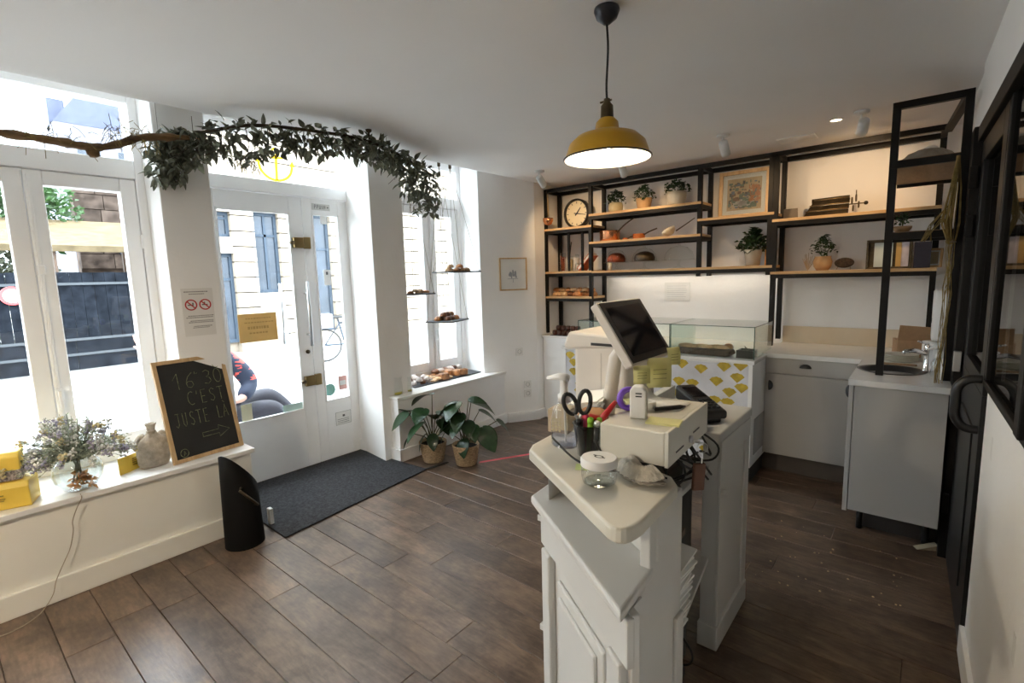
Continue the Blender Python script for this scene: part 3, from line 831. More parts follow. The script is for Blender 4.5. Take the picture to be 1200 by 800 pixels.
sb = thing('splashback', 'cream splashback strip behind the worktop', 'splashback', (-0.4, 4.6, 0.9)); L_(sb, bx(-0.895, 0.135, 4.600, 4.618, 0.900, 1.035), 'panel', 'tan_tile', bevel=0.002)
# low white counter under the left shelving
lc = thing('side_counter', 'white counter below the left shelving bay, behind the display case', 'counter', (-2.0, 4.4, 0))
L_(lc, bx(-3.075, -0.905, 4.205, 4.615, 0, 0.862), 'body', 'cabw', bevel=0.002)
L_(lc, bx(-3.085, -0.900, 4.190, 4.615, 0.862, 0.885), 'top', 'quartz', bevel=0.002)

# ------------------------------------------------------------------ glazed display counter with the fan print front
dc = thing('display_counter', 'white display counter with mustard fan print front and glass case', 'display case', (-1.63, 3.87, 0))
L_(dc, bx(-2.405, -0.872, 3.606, 4.18, 0.125, 0.862), 'body', 'cabw', bevel=0.002)
L_(dc, bx(-2.43, -0.862, 3.590, 4.185, 0.862, 0.886), 'top', 'quartz', bevel=0.002)
L_(dc, bx(-2.38, -0.885, 3.66, 4.15, 0.0, 0.125), 'plinth', 'rubber')
fp = L_(dc, bx(-2.395, -0.895, 3.598, 3.606, 0.14, 0.852), 'front_panel', 'marble')
fr = MB(); fr.box(-2.415, -2.390, 3.594, 3.61, 0.13, 0.862); fr.box(-0.897, -0.872, 3.594, 3.61, 0.13, 0.862)
L_(dc, fr, 'edge_trim', 'cabw')
L_(dc, bx(-0.872, -0.868, 3.68, 4.05, 0.20, 0.46), 'vent_grille', mat('grey_grille', (0.35, 0.35, 0.35), 0.5))
def fan(cx, cz, w=0.098, h=0.072):
    vs = [(cx, 3.5972, cz-h*0.5)]
    for i in range(9):
        a = PI*(0.12+0.76*i/8); vs.append((cx-w*0.54*math.cos(a), 3.5972, cz-h*0.10+h*0.6*math.sin(a)-0.004*(i % 2)))
    return vs
spots = [(-1.22,.80),(-1.06,.83),(-.95,.845),(-1.38,.69),(-1.28,.685),(-1.11,.72),(-.97,.76),(-1.02,.65),(-.94,.69),(-1.27,.62),(-1.12,.58),(-1.03,.575),(-1.42,.60),(-1.52,.66),(-1.36,.825),
         (-2.345,.81),(-2.21,.83),(-2.31,.75),(-2.31,.67),(-2.16,.72),(-2.16,.65),(-2.25,.56),(-2.26,.50)]
random.seed(5)
for i in range(14):
    for j in range(8):
        x = -2.33+0.105*i+(0.05 if j % 2 else 0); z = 0.20+0.085*j
        if x < -0.93 and z < 0.80 and random.random() < 0.42 and all(abs(x-a) > 0.10 or abs(z-b) > 0.065 for a, b in spots): spots.append((x, z))
pm = MB()
for a, b in spots:
    v = fan(a, b); pm.add(v, [tuple(range(len(v)))])
for o in [L_(dc, pm, 'fan_print', 'fan', fp)]: o['kind'] = 'stuff'
# glass: left low box, right box with hinged top
gl = MB(); ge = MB(); t = 0.006
def glassbox(x0, x1, y0, y1, z0, z1):
    gl.box(x0, x1, y0, y0+t, z0, z1); gl.box(x0, x0+t, y0+t, y1, z0, z1); gl.box(x1-t, x1, y0+t, y1, z0, z1); gl.box(x0, x1, y0, y1, z1, z1+t)
    e = 0.0025
    for (a, b) in ((x0, y0), (x1, y0)): ge.box(a-e, a+e, b-e, b+e, z0, z1+t)
    for y in (y0,): ge.box(x0, x1, y-e, y+e, z1-e+t/2, z1+e+t/2)
    for x in (x0, x1): ge.box(x-e, x+e, y0, y1, z1-e+t/2, z1+e+t/2)
glassbox(-2.29, -1.478, 3.65, 4.16, 0.886, 1.108)
glassbox(-1.470, -0.880, 3.65, 4.16, 0.886, 1.108)
L_(dc, gl, 'glass_case', 'glasscase'); L_(dc, ge, 'glass_edge', 'glassedge')

# ------------------------------------------------------------------ till counter in the foreground
tc = thing('till_counter', 'white panelled till counter with raised cream top in the foreground', 'counter', (-0.65, 1.5, 0))
A = Vector((-0.872, 1.120)); B = Vector((-0.425, 0.815))    # customer end, oblique
e = (B-A).normalized(); nr = Vector((e.y, -e.x))            # nr points to the customer
def off(p, a, b): return tuple(Vector(p)+e*a+nr*b)
Fx = -0.437
# lower body below the ledge
body = [off(A, 0.02, -0.02), off(B, -0.012, -0.02), (Fx, 1.16), (-0.62, 1.20), (-0.62, 2.29), (-0.93, 2.29)]
# side panel facing the staff
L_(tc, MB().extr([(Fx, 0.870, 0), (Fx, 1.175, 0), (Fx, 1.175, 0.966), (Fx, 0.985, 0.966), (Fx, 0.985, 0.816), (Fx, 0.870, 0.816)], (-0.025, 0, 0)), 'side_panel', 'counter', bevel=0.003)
L_(tc, bx(Fx, Fx+0.010, 1.125, 1.172, 0, 0.64), 'side_pilaster', 'counter', bevel=0.003)
# customer end: board, frieze, ledge, upper panel
def plate(a0, a1, b0, b1, z0, z1, name, m='counter', parent=None, bev=0.003):
    """board parallel to the oblique end, a along it, b outward from the A-B line"""
    la = (B-A).length
    return L_(tc, MB().prism([off(A, a0, b0), off(A, a1, b0), off(A, a1, b1), off(A, a0, b1)], z0, z1), name, m, parent, bevel=bev)
LA = (B-A).length
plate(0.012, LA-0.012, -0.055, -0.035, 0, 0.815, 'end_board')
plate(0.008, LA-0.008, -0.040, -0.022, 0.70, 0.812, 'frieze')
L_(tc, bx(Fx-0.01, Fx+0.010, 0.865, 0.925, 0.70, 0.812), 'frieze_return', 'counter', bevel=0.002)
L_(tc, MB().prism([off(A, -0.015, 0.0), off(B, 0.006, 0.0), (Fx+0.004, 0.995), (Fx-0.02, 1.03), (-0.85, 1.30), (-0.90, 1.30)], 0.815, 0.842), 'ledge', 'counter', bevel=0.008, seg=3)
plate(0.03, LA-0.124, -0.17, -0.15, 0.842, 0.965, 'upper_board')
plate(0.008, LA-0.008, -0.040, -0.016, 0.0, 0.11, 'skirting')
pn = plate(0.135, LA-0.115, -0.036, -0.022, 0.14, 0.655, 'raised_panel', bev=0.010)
plate(0.165, LA-0.145, -0.024, -0.012, 0.17, 0.625, 'panel_field', parent=pn, bev=0.010)
for a in (0.035, LA-0.085):
    p = plate(a, a+0.060, -0.036, -0.012, 0.11, 0.70, 'pilaster', bev=0.006)
# back of the customer side and the staff end
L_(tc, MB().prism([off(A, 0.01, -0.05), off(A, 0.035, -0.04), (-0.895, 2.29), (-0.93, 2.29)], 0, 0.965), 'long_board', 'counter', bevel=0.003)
# raised bar top: rounded front corner, cut back for the till
Pc = [tuple(A+Vector((-0.01, 0.02)))]
f0 = B+e*(-0.075); f1 = Vector((B.x+0.010, B.y+0.085))
Pc += [tuple(A+e*0.02+nr*0.012)]
for i in range(9):
    t_ = i/8; q = f0.lerp(B+e*0.01+nr*0.004, t_).lerp((B+e*0.01+nr*0.004).lerp(f1, t_), t_); Pc.append(tuple(q))
Pc += [(-0.425, 1.11), (-0.455, 1.150), (-0.60, 1.20), (-0.62, 1.90), (-0.95, 1.90)]
L_(tc, MB().prism(Pc, 0.965, 1.0), 'bar_top', 'slab', bevel=0.007, seg=3)
# staff side: inner shelf, right end with its own lower top
L_(tc, MB().prism([(-0.90, 1.18), (-0.47, 1.18), (-0.60, 1.50), (-0.60, 1.92), (-0.92, 1.92)], 0.735, 0.755), 'inner_shelf', 'counter', bevel=0.002)
L_(tc, MB().prism([(-0.90, 1.18), (-0.50, 1.18), (-0.55, 1.55), (-0.60, 1.92), (-0.92, 1.92)], 0.36, 0.38), 'inner_shelf', 'counter', bevel=0.002)
L_(tc, bx(-0.93, -0.555, 1.86, 2.31, 0.862, 0.900), 'end_top', 'counter', bevel=0.006, seg=3)
L_(tc, bx(-0.625, -0.565, 1.885, 2.285, 0.0, 0.862), 'end_panel', 'counter', bevel=0.004)
ep = L_(tc, bx(-0.566, -0.556, 1.885, 1.945, 0.10, 0.80), 'end_pilaster', 'counter', bevel=0.003)
L_(tc, bx(-0.566, -0.556, 2.225, 2.285, 0.10, 0.80), 'end_pilaster', 'counter', bevel=0.003)
L_(tc, bx(-0.566, -0.554, 1.885, 2.285, 0.78, 0.862), 'end_frieze', 'counter', bevel=0.003)
L_(tc, bx(-0.63, -0.552, 1.875, 2.29, 0.0, 0.10), 'end_skirting', 'counter', bevel=0.004)
L_(tc, MB().cyl((-0.556, 1.90, 0.66), (-0.535, 1.90, 0.66), 0.010), 'peg', 'counter', smooth=True)

# ------------------------------------------------------------------ lamps
def pendant(label, x, y, energy):
    pd = thing('pendant_lamp', label, 'lamp', (x, y, CEIL)); pd.scale = (.907,)*3
    MB().lathe([(0.0, 0), (0.048, -0.002), (0.050, -0.012), (0.040, -0.038), (0.022, -0.052), (0.012, -0.06), (0.0, -0.06)], n=24).build('ceiling_rose', mat('navy_rose', (0.012, 0.014, 0.025), 0.3), pd, smooth=True)
    fx = bez([(0, 0, -0.055), (0.004, 0.002, -0.15), (-0.002, 0, -0.28), (0, 0, -0.345)], 8)
    MB().tube(fx, 0.0045, 8).build('flex', 'cable', pd, smooth=True)
    lh = MB().lathe([(0.0, -0.335), (0.012, -0.335), (0.014, -0.350), (0.024, -0.362), (0.026, -0.405), (0.028, -0.41), (0.026, -0.42), (0.0, -0.42)], n=20).build('lamp_holder', 'iron', pd, smooth=True)
    MB().cyl((-0.03, 0, -0.343), (0.02, 0, -0.343), 0.004).build('switch_key', 'iron', lh)
    shade = [(0.030, -0.410), (0.044, -0.425), (0.048, -0.452), (0.070, -0.462), (0.120, -0.478), (0.150, -0.505), (0.164, -0.545), (0.170, -0.560), (0.174, -0.563)]
    sd = MB().lathe(shade, n=48, close=True).build('shade', 'yellow', pd, smooth=True)
    MB().lathe([(r-0.004, z-0.003) for r, z in shade], n=48, close=True).build('shade_lining', 'shade_in', sd, smooth=True)
    MB().ring((0, 0, -0.563), 0.173, 0.004, 48, 8).build('rim', 'plastic_black', sd, smooth=True)
    MB().ball((0, 0, -0.480), 0.048, n=16, m=10).build('bulb', 'bulb', pd, smooth=True)
    pl_ = bpy.data.lights.new('pendant_light', 'POINT'); pl_.energy = energy; pl_.color = (1.0, 0.84, 0.62); pl_.shadow_soft_size = 0.05
    po = bpy.data.objects.new('pendant_light', pl_); COL.objects.link(po); po.parent = pd; po.location = (0, 0, -0.545)
pendant('mustard yellow enamel pendant lamp hanging on a black flex', -0.925, 1.682, 7)
pendant('added mustard pendant lamp out of view, brightening the window bench', -1.75, -0.75, 85)  # unseen second pendant, added to bring up light on the window bench

SPOTS = [(-2.71, 3.70, (-2.72, 4.45, 1.75), 'leftmost of the four white ceiling spotlights, near the wall clock', 1.6),
         (-1.975, 3.825, (-2.05, 4.45, 1.70), 'white ceiling spotlight just behind the yellow pendant shade', 1.2),
         (-1.140, 3.70, (-1.15, 4.45, 1.70), 'white ceiling spotlight in front of the framed colour picture', 1.1),
         (-0.360, 3.775, (-0.50, 4.55, 1.95), 'rightmost white ceiling spotlight, above the antique typewriter shelf', 1.35)]
def spotlight(x, y, tgt, label, k):
    z = CEIL
    t = thing('ceiling_spotlight', label, 'lamp', (x, y, z))
    MB().lathe([(0, 0), (0.042, 0), (0.042, -0.012), (0.03, -0.018), (0, -0.018)], n=20).build('base', 'spot', t, smooth=True)
    hd = Vector((0.01, 0.01, -0.088))
    MB().tube([(0, 0, -0.015), (0, 0, -0.075)], 0.008, 8).build('arm', 'spot', t, smooth=True)
    d = (Vector(tgt)-Vector((x, y, z))-hd).normalized()
    q = d.to_track_quat('-Z', 'Y')
    Rm = q.to_matrix()
    h = MB().lathe([(0.0, 0.055), (0.022, 0.055), (0.030, 0.045), (0.031, -0.055), (0.027, -0.058), (0.024, -0.045), (0.0, -0.044)], hd, 20, Rm).build('lamp_head', 'spot', t, smooth=True)
    MB().lathe([(0.0, -0.047), (0.025, -0.047)], hd, 20, Rm).build('lens', 'lampglow', h)
    L = bpy.data.lights.new('spot_light', 'SPOT'); L.energy = 13*k; L.color = (1.0, 0.66, 0.34); L.spot_size = math.radians(105); L.spot_blend = 0.9; L.shadow_soft_size = 0.025
    lo = bpy.data.objects.new('spot_light', L); COL.objects.link(lo); lo.parent = t
    lo.location = hd+d*0.075; lo.rotation_mode = 'QUATERNION'; lo.rotation_quaternion = q
for a in SPOTS: spotlight(*a)
dl_ = thing('recessed_downlight', 'small round recessed downlight lit in the ceiling', 'lamp', (-0.50, 3.865, CEIL))
MB().ring((0, 0, -0.002), 0.034, 0.005, 24, 8).build('bezel', 'spot', dl_, smooth=True)
MB().lathe([(0, -0.003), (0.032, -0.003)], n=24).build('lens', 'lampglow', dl_)
vt = bx(-0.12, 0.12, -0.085, 0.085, -0.008, 0.0).build('reflection_patch', mat('pale_glare', (0.93, 0.90, 0.84), 0.4), loc=(-0.776, 4.20, CEIL), bevel=0.003); tag(vt, 'pale rectangle painting a light reflection on the ceiling above the shelving', 'panel')  # bright patch of reflected light on the ceiling, done as a pale plate

# ------------------------------------------------------------------ things on the wall shelving
ZK, ZJ, ZBR, ZP, ZN, ZD, ZA, ZTY, ZR = [SHELF[k] for k in ('clock', 'jars', 'bread', 'pots', 'pans', 'domes', 'art', 'type', 'radio')]
YM = 4.44
# clock
ck = thing('wall_clock', 'round wall clock with black rim and cream dial on the top left shelf', 'clock', (-2.822, 4.50, ZK+0.150))
Rc = R3(PI/2, 0, 0)
MB().lathe([(0.130, -0.02), (0.149, -0.02), (0.150, 0.03), (0.140, 0.045), (0.130, 0.035), (0.128, 0.012)], (0, 0, 0), 48, Rc, close=True).build('rim', 'plastic_black', ck, smooth=True)
dlm = MB().lathe([(0, 0.012), (0.131, 0.012)], (0, 0, 0), 48, Rc).build('dial', 'dial', ck)
mk = MB()
for i in range(12):
    a = PI*2*i/12; r0, r1 = (0.100, 0.120)
    c, s_ = math.cos(a), math.sin(a); w = 0.004
    mk.add([(c*r0-s_*w, -0.0135, s_*r0+c*w), (c*r0+s_*w, -0.0135, s_*r0-c*w), (c*r1+s_*w, -0.0135, s_*r1-c*w), (c*r1-s_*w, -0.0135, s_*r1+c*w)], [(0, 1, 2, 3)])
mk.build('hour_marks', 'ink', dlm)
def hand(a, L0, L1, w, y): 
    c, s_ = math.cos(a), math.sin(a)
    return MB().extr([(-c*L0-s_*w, y, -s_*L0+c*w), (-c*L0+s_*w, y, -s_*L0-c*w), (c*L1+s_*w*.6, y, s_*L1-c*w*.6), (c*L1-s_*w*.6, y, s_*L1+c*w*.6)], (0, -0.002, 0))
hand(math.radians(50), 0.025, 0.075, 0.006, -0.016).build('hour_hand', 'plastic_black', ck)
hand(math.radians(-10), 0.028, 0.112, 0.0045, -0.020).build('minute_hand', 'plastic_black', ck)
# copper ladle hanging at the left
ld = thing('hanging_ladle', 'small copper ladle with pale handle hanging at the far left', 'ladle', (-3.035, 4.275, 2.345))
MB().ring((0, 0, 0.0), 0.022, 0.003, 16, 6, R3(0, PI/2, 0)).build('hook', 'iron', ld)
MB().tube([(0, 0, -0.02), (0.003, 0, -0.24)], [0.009, 0.006], 8).build('handle', mat('pale_handle', (0.45, 0.32, 0.17), 0.6), ld, smooth=True)
MB().lathe([(0.0, -0.045), (0.035, -0.035), (0.052, 0.0), (0.053, 0.028), (0.048, 0.028), (0.046, 0.0), (0.03, -0.028), (0, -0.036)], (0, 0, -0.285), 24).build('bowl', 'copper', ld, smooth=True)

def foliage(n, R, H, c=(0, 0, 0), size=(0.02, 0.04), seed=1, flat=0.6, low=-0.2):
    rs = random.Random(seed); mb = MB()
    for i in range(n):
        th = rs.uniform(0, 2*PI); ph = rs.uniform(low, PI/2); r = R*rs.uniform(0.35, 1)
        p = Vector((math.cos(th)*math.cos(ph)*r, math.sin(th)*math.cos(ph)*r, math.sin(ph)*H*rs.uniform(0.5, 1)))+Vector(c)
        L = rs.uniform(*size); w = L*flat
        rot = Euler((rs.uniform(-1, 1), rs.uniform(-1, 1), rs.uniform(0, 6.28))).to_matrix()
        vs = [p+rot @ Vector(v) for v in ((0, 0, 0), (w/2, L*0.45, L*.1), (0, L, -L*.1), (-w/2, L*0.45, L*.1))]
        mb.add(vs, [(0, 1, 2, 3)])
    return mb
def pot_plant(name, label, loc, pot, potmat, fol, group=None):
    t = thing(name, label, 'plant', loc)
    p = MB().lathe(pot, n=28).build('pot', potmat, t, smooth=True)
    rt = max(r for r, z in pot); zt = max(z for r, z in pot)
    MB().lathe([(0, zt-0.012), (rt*0.85, zt-0.012)], n=20).build('soil', 'soil', t)
    st = MB()
    rs = random.Random(len(label))
    for i in range(7):
        a = rs.uniform(0, 6.28); q = rs.uniform(0.3, 0.8)*fol['R']
        st.tube([(0, 0, zt-0.01), (math.cos(a)*q*.5, math.sin(a)*q*.5, zt+0.03), (math.cos(a)*q, math.sin(a)*q, zt+fol['H']*.6)], 0.0018, 5)
    st.build('stem', 'stem', t)['kind'] = 'stuff'
    f = foliage(fol['n'], fol['R'], fol['H'], (0, 0, zt+fol.get('dz', 0.015)), fol['size'], len(label), fol.get('flat', .6), fol.get('low', -.2)).build('foliage', fol.get('m', 'leafgreen'), t)
    f['kind'] = 'stuff'
    return t
potA = [(0.0, 0), (0.055, 0), (0.066, 0.03), (0.070, 0.065), (0.062, 0.095), (0.058, 0.098), (0.055, 0.090)]
potB = [(0.0, 0), (0.052, 0), (0.060, 0.02), (0.072, 0.085), (0.075, 0.105), (0.070, 0.105), (0.067, 0.09)]
potC = [(0.0, 0), (0.060, 0), (0.070, 0.02), (0.086, 0.09), (0.084, 0.125), (0.078, 0.125), (0.077, 0.11)]
pot_plant('potted_plant', 'bushy plant in pale round pot, leftmost on the top shelf', (-2.350, YM, ZP), potA, 'paleclay', dict(n=170, R=0.105, H=0.10, size=(.02, .045)))
pot_plant('potted_plant', 'trailing plant in orange clay pot, second on the top shelf', (-2.060, YM, ZP), potB, 'terracotta', dict(n=200, R=0.115, H=0.11, size=(.02, .04), low=-.4))
pot_plant('potted_plant', 'spreading plant in wide beige pot, third on the top shelf', (-1.752, YM, ZP), potC, 'pot_ceram', dict(n=150, R=0.13, H=0.09, size=(.025, .045)))
pot_plant('potted_plant', 'dark green plant in pale pot beside an orange box', (-1.105, YM, ZD), [(0.0, 0), (0.052, 0), (0.066, 0.115), (0.068, 0.13), (0.063, 0.13), (0.06, 0.11)], 'pot_ceram', dict(n=230, R=0.125, H=0.15, size=(.03, .065), low=-.25))
pot_plant('potted_plant', 'slender plant in round orange pot beside a dark woven disc', (-0.612, YM, ZR), [(0.0, 0), (0.040, 0), (0.058, 0.03), (0.064, 0.065), (0.052, 0.098), (0.058, 0.105), (0.053, 0.105), (0.048, 0.09)], 'terracotta', dict(n=150, R=0.105, H=0.15, size=(.02, .045), low=0.0, flat=.45))
pot_plant('bowl_plant', 'small succulent in a low wooden bowl on the corner shelving', (-0.118, 3.50, 1.68), [(0.0, 0), (0.025, 0), (0.042, 0.022), (0.044, 0.034), (0.040, 0.034), (0.036, 0.024)], 'terracotta', dict(n=60, R=0.035, H=0.055, size=(.015, .03), low=0.1))
o = bx(-0.04, 0.04, -0.02, 0.02, 0, 0.150).build('orange_box', mat('orange_card', (0.75, 0.33, 0.04), 0.5), loc=(-0.985, 4.50, ZD), bevel=0.002); tag(o, 'upright orange box behind the dark green potted plant', 'box')
# glass pot behind the dark plant on the bonsai shelf
gp = MB()
for i in range(18):
    a = random.uniform(0, 6.28); r = random.uniform(.01, .05); gp.tube([(0, 0, 0), (r*math.cos(a), r*.4*math.sin(a), random.uniform(.06, .14))], 0.0016, 4)
o = gp.build('dried_sprig', mat('pale_sprig', (0.45, 0.36, 0.26), 0.8), loc=(-0.715, 4.47, ZR)); tag(o, 'pale dried sprig left of the slender shelf plant', 'sprig'); 

# copper pans
def pan(name, label, x, z, r, h, hl, ang, up, m='copper', hm='iron', lid=False):
    t = thing(name, label, 'pan', (x, YM, z))
    MB().lathe([(0, 0), (r*0.97, 0), (r, 0.006), (r, h), (r*1.03, h+0.002), (r*.97, h+0.001), (r*.95, 0.008), (0, 0.006)], n=36).build('body', m, t, smooth=False)
    for p in t.children[0].data.polygons: p.use_smooth = True
    smooth_angle(t.children[0], 50)
    d = Vector((math.cos(ang), math.sin(ang), 0)); p0 = d*r*0.98+Vector((0, 0, h*0.8))
    pts = [p0, p0+d*hl*.4+Vector((0, 0, up*.5)), p0+d*hl+Vector((0, 0, up))]
    MB().tube(bez(pts, 6), 0.0065, 8).build('handle', hm, t, smooth=True)
    return t
pan('saucepan', 'large copper saucepan with dark raised handle on the second shelf', -2.415, ZN, 0.098, 0.100, 0.20, -0.25, 0.115)
pan('saucepan', 'tiny copper butter pan beside the large copper saucepan', -2.245, ZN, 0.028, 0.022, 0.10, -0.3, 0.02)
pan('saucepan', 'small copper pan with thin handle in the middle of the shelf', -2.108, ZN, 0.058, 0.050, 0.14, -0.2, 0.045)
sk = thing('skimmer_ladle', 'white enamel ladle with long thin handle lying on the second shelf', 'ladle', (-1.79, YM-0.02, ZN))
MB().lathe([(0, 0.0), (0.035, 0.008), (0.058, 0.035), (0.062, 0.055), (0.058, 0.055), (0.05, 0.036), (0, 0.006)], n=28, M3=R3(0.0, -0.5, 0), c=(0, 0, 0.018)).build('bowl', 'pot_ceram', sk, smooth=True)
MB().tube([(0.045, 0, 0.05), (0.13, -0.01, 0.095), (0.215, -0.015, 0.145)], [0.006, 0.005, 0.004], 8).build('handle', 'iron', sk, smooth=True)
# cake stands with domes
def cake_stand(label, x, r, fill, dome=True, tilt=0):
    t = thing('cake_stand', label, 'cake stand', (x, YM, ZD))
    MB().lathe([(0, 0), (0.055, 0.0), (0.05, 0.006), (0.014, 0.018), (0.009, 0.05), (0.016, 0.066), (r*1.12, 0.072), (r*1.14, 0.077), (0, 0.077)], n=36).build('stand', 'domeglass', t, smooth=True)
    dm = MB().lathe([(r, 0.078), (r*0.99, 0.10), (r*0.88, 0.145), (r*0.55, 0.185), (0.018, 0.198), (0.010, 0.202), (0.015, 0.215), (0.0, 0.222)], n=36, close=True).build('dome', 'domeglass', t, smooth=True)
    MB().ring((0, 0, 0.079), r, 0.0018, 36, 6).build('rim', 'glassware', dm, smooth=True)
    if fill:
        o = MB().lathe([(0, 0.0), (r*0.82, 0.0), (r*0.85, 0.03), (r*0.7, 0.065), (r*0.35, 0.085), (0, 0.09)], (0, 0, 0), 24).build('cake', fill[0], smooth=True)
        o.location = (x, YM, ZD+0.079); tag(o, fill[1], 'cake')
    return t
cake_stand('glass cake stand with dome at the left end of the domes', -2.345, 0.105, ('spice_red', 'brick red crumbly cake under the leftmost glass dome'))
cake_stand('glass cake stand with dome in the middle, dark cake inside', -2.052, 0.115, ('iron', 'dark brown studded cake under the middle glass dome'))
cake_stand('glass cake stand with a large empty dome at the right', -1.722, 0.130, None)
kn = MB().cyl((0, 0, 0), (0, 0, 0.075), 0.018, 0.02, 12); o = kn.build('candle_holder', 'pot_ceram', loc=(-2.37, 4.36, ZD), smooth=True); tag(o, 'small white cylinder in front of the leftmost cake stand', 'holder')
# jars and book between the little posts
def jar(label, x, r, h, fm, y=YM, fh=0.8, sticks=False):
    t = thing('glass_jar', label, 'jar', (x, y, ZJ))
    MB().lathe([(0, 0.0), (r, 0.0), (r, h*.9), (r*.8, h), (r*.86, h+.008)], n=20, close=True).build('glass', 'glassware', t, smooth=True)
    if sticks:
        rs = random.Random(int(x*1000)); mb = MB()
        for i in range(16):
            a = rs.uniform(0, 6.28); q = rs.uniform(0, r*.8); mb.tube([(math.cos(a)*q*.7, math.sin(a)*q*.7, .005), (math.cos(a)*q, math.sin(a)*q, h*fh*rs.uniform(.9, 1.1))], 0.0035, 5)
        f = mb.build('sticks', fm, t); f['kind'] = 'stuff'
    else:
        MB().lathe([(0, 0.004), (r*.93, 0.004), (r*.93, h*fh), (0, h*fh)], n=18).build('filling', fm, t, smooth=False)
    return t
jar('tall jar of red and brown sticks beside the left shelf post', -2.965, 0.034, 0.185, 'spice_red', sticks=True)
jar('jar of pale pasta sticks between the two thin posts', -2.868, 0.030, 0.150, 'pasta', sticks=True)
jar('slim cream jar just left of the second thin post', -2.792, 0.024, 0.165, 'paper')
jar('squat jar with pale powder in front of the coral book', -2.735, 0.034, 0.075, 'pot_ceram', y=4.38)
o = MB().cyl((-2.888, 4.44, ZJ+0.14), (-2.862, 4.44, ZJ+0.30), 0.006, n=8).build('dark_stick', 'plastic_black'); tag(o, 'dark stick leaning out of the pasta jar', 'stick')
bk_ = thing('leaning_book', 'coral covered book leaning behind the steel post', 'book', (-2.715, 4.40, ZJ+.012), rot=(0, math.radians(44), 0))
bx(-0.012, 0.012, -0.075, 0.075, 0, 0.19).build('pages', 'paper', bk_, loc=(0, 0, 0.01))
cv = MB(); cv.box(-0.016, -0.012, -0.08, 0.08, 0.0, 0.20); cv.box(0.012, 0.016, -0.08, 0.08, 0.0, 0.20); cv.build('cover', 'coral', bk_)
# breads lying on the fourth shelf
def lump(L, w, h, seed, n=14, m=9, bend=0.0, jit=.04):
    rs = random.Random(seed); mb = MB(); st = random.getstate(); random.seed(seed)
    mb.ball((0, 0, 0), L/2, w/2, h, n, m, None, jit); random.setstate(st)
    mb.v = [(x, y-bend*(x/L*2)**2, max(z, -h*.35)+h*.35) for x, y, z in mb.v]
    return mb
random.seed(21)
x = -3.05; i = 0
while x < -2.57:
    m_ = random.choice(('crust', 'dough', 'crustdark', 'crust'))
    L = random.uniform(.085, .12)
    o = lump(L, .075, .036, i, bend=.01).build('bread_roll', m_, loc=(x+L/2-.02, 4.38+random.uniform(-.02, .06), ZBR), rot=(0, 0, random.uniform(-.5, .5)), smooth=True)
    tag(o, 'browned roll in the row lying on the lowest left shelf', 'bread', 'rolls on the lowest left shelf')
    x += .055; i += 1
for k in range(7):
    o = lump(.095, .065, .03, 40+k).build('bread_roll', 'dough' if k % 2 else 'crust', loc=(-3.02+.07*k, 4.40, ZBR+.048), rot=(0, 0, random.uniform(-.5, .5)), smooth=True)
    tag(o, 'browned roll in the row lying on the lowest left shelf', 'bread', 'rolls on the lowest left shelf')
# caneles piled on the side counter
cp = []
for k in range(12):
    a = 2*PI*k/12; cp.append(1.0 if k % 2 else .88)
mbc = MB(); vs = []; fs = []
for lv, (r, z) in enumerate(((.020, 0), (.0235, .004), (.0255, .022), (.023, .038), (.016, .043))):
    for k in range(24):
        a = 2*PI*k/24; q = r*(1.0 if k % 2 else .90); vs.append((q*math.cos(a), q*math.sin(a), z))
for lv in range(4):
    for k in range(24): fs.append((lv*24+k, lv*24+(k+1) % 24, lv*24+24+(k+1) % 24, lv*24+24+k))
fs += [tuple(range(24))[::-1], tuple(range(96, 120))]
can0 = None
tr = bx(-2.99, -2.615, 4.208, 4.345, 0.885, 0.890).build('serving_tray', 'slate'); tag(tr, 'thin dark tray carrying the pile of fluted cakes', 'tray')
cnt = 0
for lv, (rows, cols) in enumerate(((2, 6), (1, 5))):
    for r in range(rows):
        for c in range(cols):
            loc = (-2.950+.0585*c+.029*lv+.006*r, 4.245+.059*r+.028*lv, .8902+.0487*lv)
            if can0 is None:
                mbc.add(vs, fs); mbc.v = [(x*1.12, y*1.12, z*1.12) for x, y, z in mbc.v]
                can0 = mbc.build('fluted_cake', 'canele', loc=loc); smooth_angle(can0, 50); o = can0
            else: o = again(can0, 'fluted_cake', loc, (0, 0, cnt*.3))
            tag(o, 'dark caramelised fluted cake in the pile on the side counter', 'cake', 'fluted cakes on the side counter'); cnt += 1
# framed picture (colour)
def frame(name, label, loc, w, h, d, fw, m, rot=(0, 0, 0), matw=0.03, group=None, glazed=True):
    t = thing(name, label, 'picture', loc, rot=rot)
    f = MB()
    f.box(-w/2, -w/2+fw, -d, 0, 0, h); f.box(w/2-fw, w/2, -d, 0, 0, h); f.box(-w/2+fw, w/2-fw, -d, 0, 0, fw); f.box(-w/2+fw, w/2-fw, -d, 0, h-fw, h)
    f.build('frame', m, t, bevel=0.002)
    bx(-w/2+fw, w/2-fw, -d*.45, -d*.35, fw, h-fw).build('mount', 'paper', t)
    pr = bx(-w/2+fw+matw, w/2-fw-matw, -d*.49, -d*.45, fw+matw, h-fw-matw).build('print_sheet', mat('tan_print', (0.56, 0.42, 0.26), 0.7, var=.1, scale=12), t)
    if glazed: bx(-w/2+fw, w/2-fw, -d*.8, -d*.78, fw, h-fw).build('glazing', 'glassware', t)
    return t, pr
art, prt = frame('framed_picture', 'oak framed colour picture of an old street on the shelf', (-1.215, 4.545, ZA), 0.395, 0.385, 0.035, 0.028, 'frameoak', (-0.05, 0, 0), 0.035)
random.seed(12)
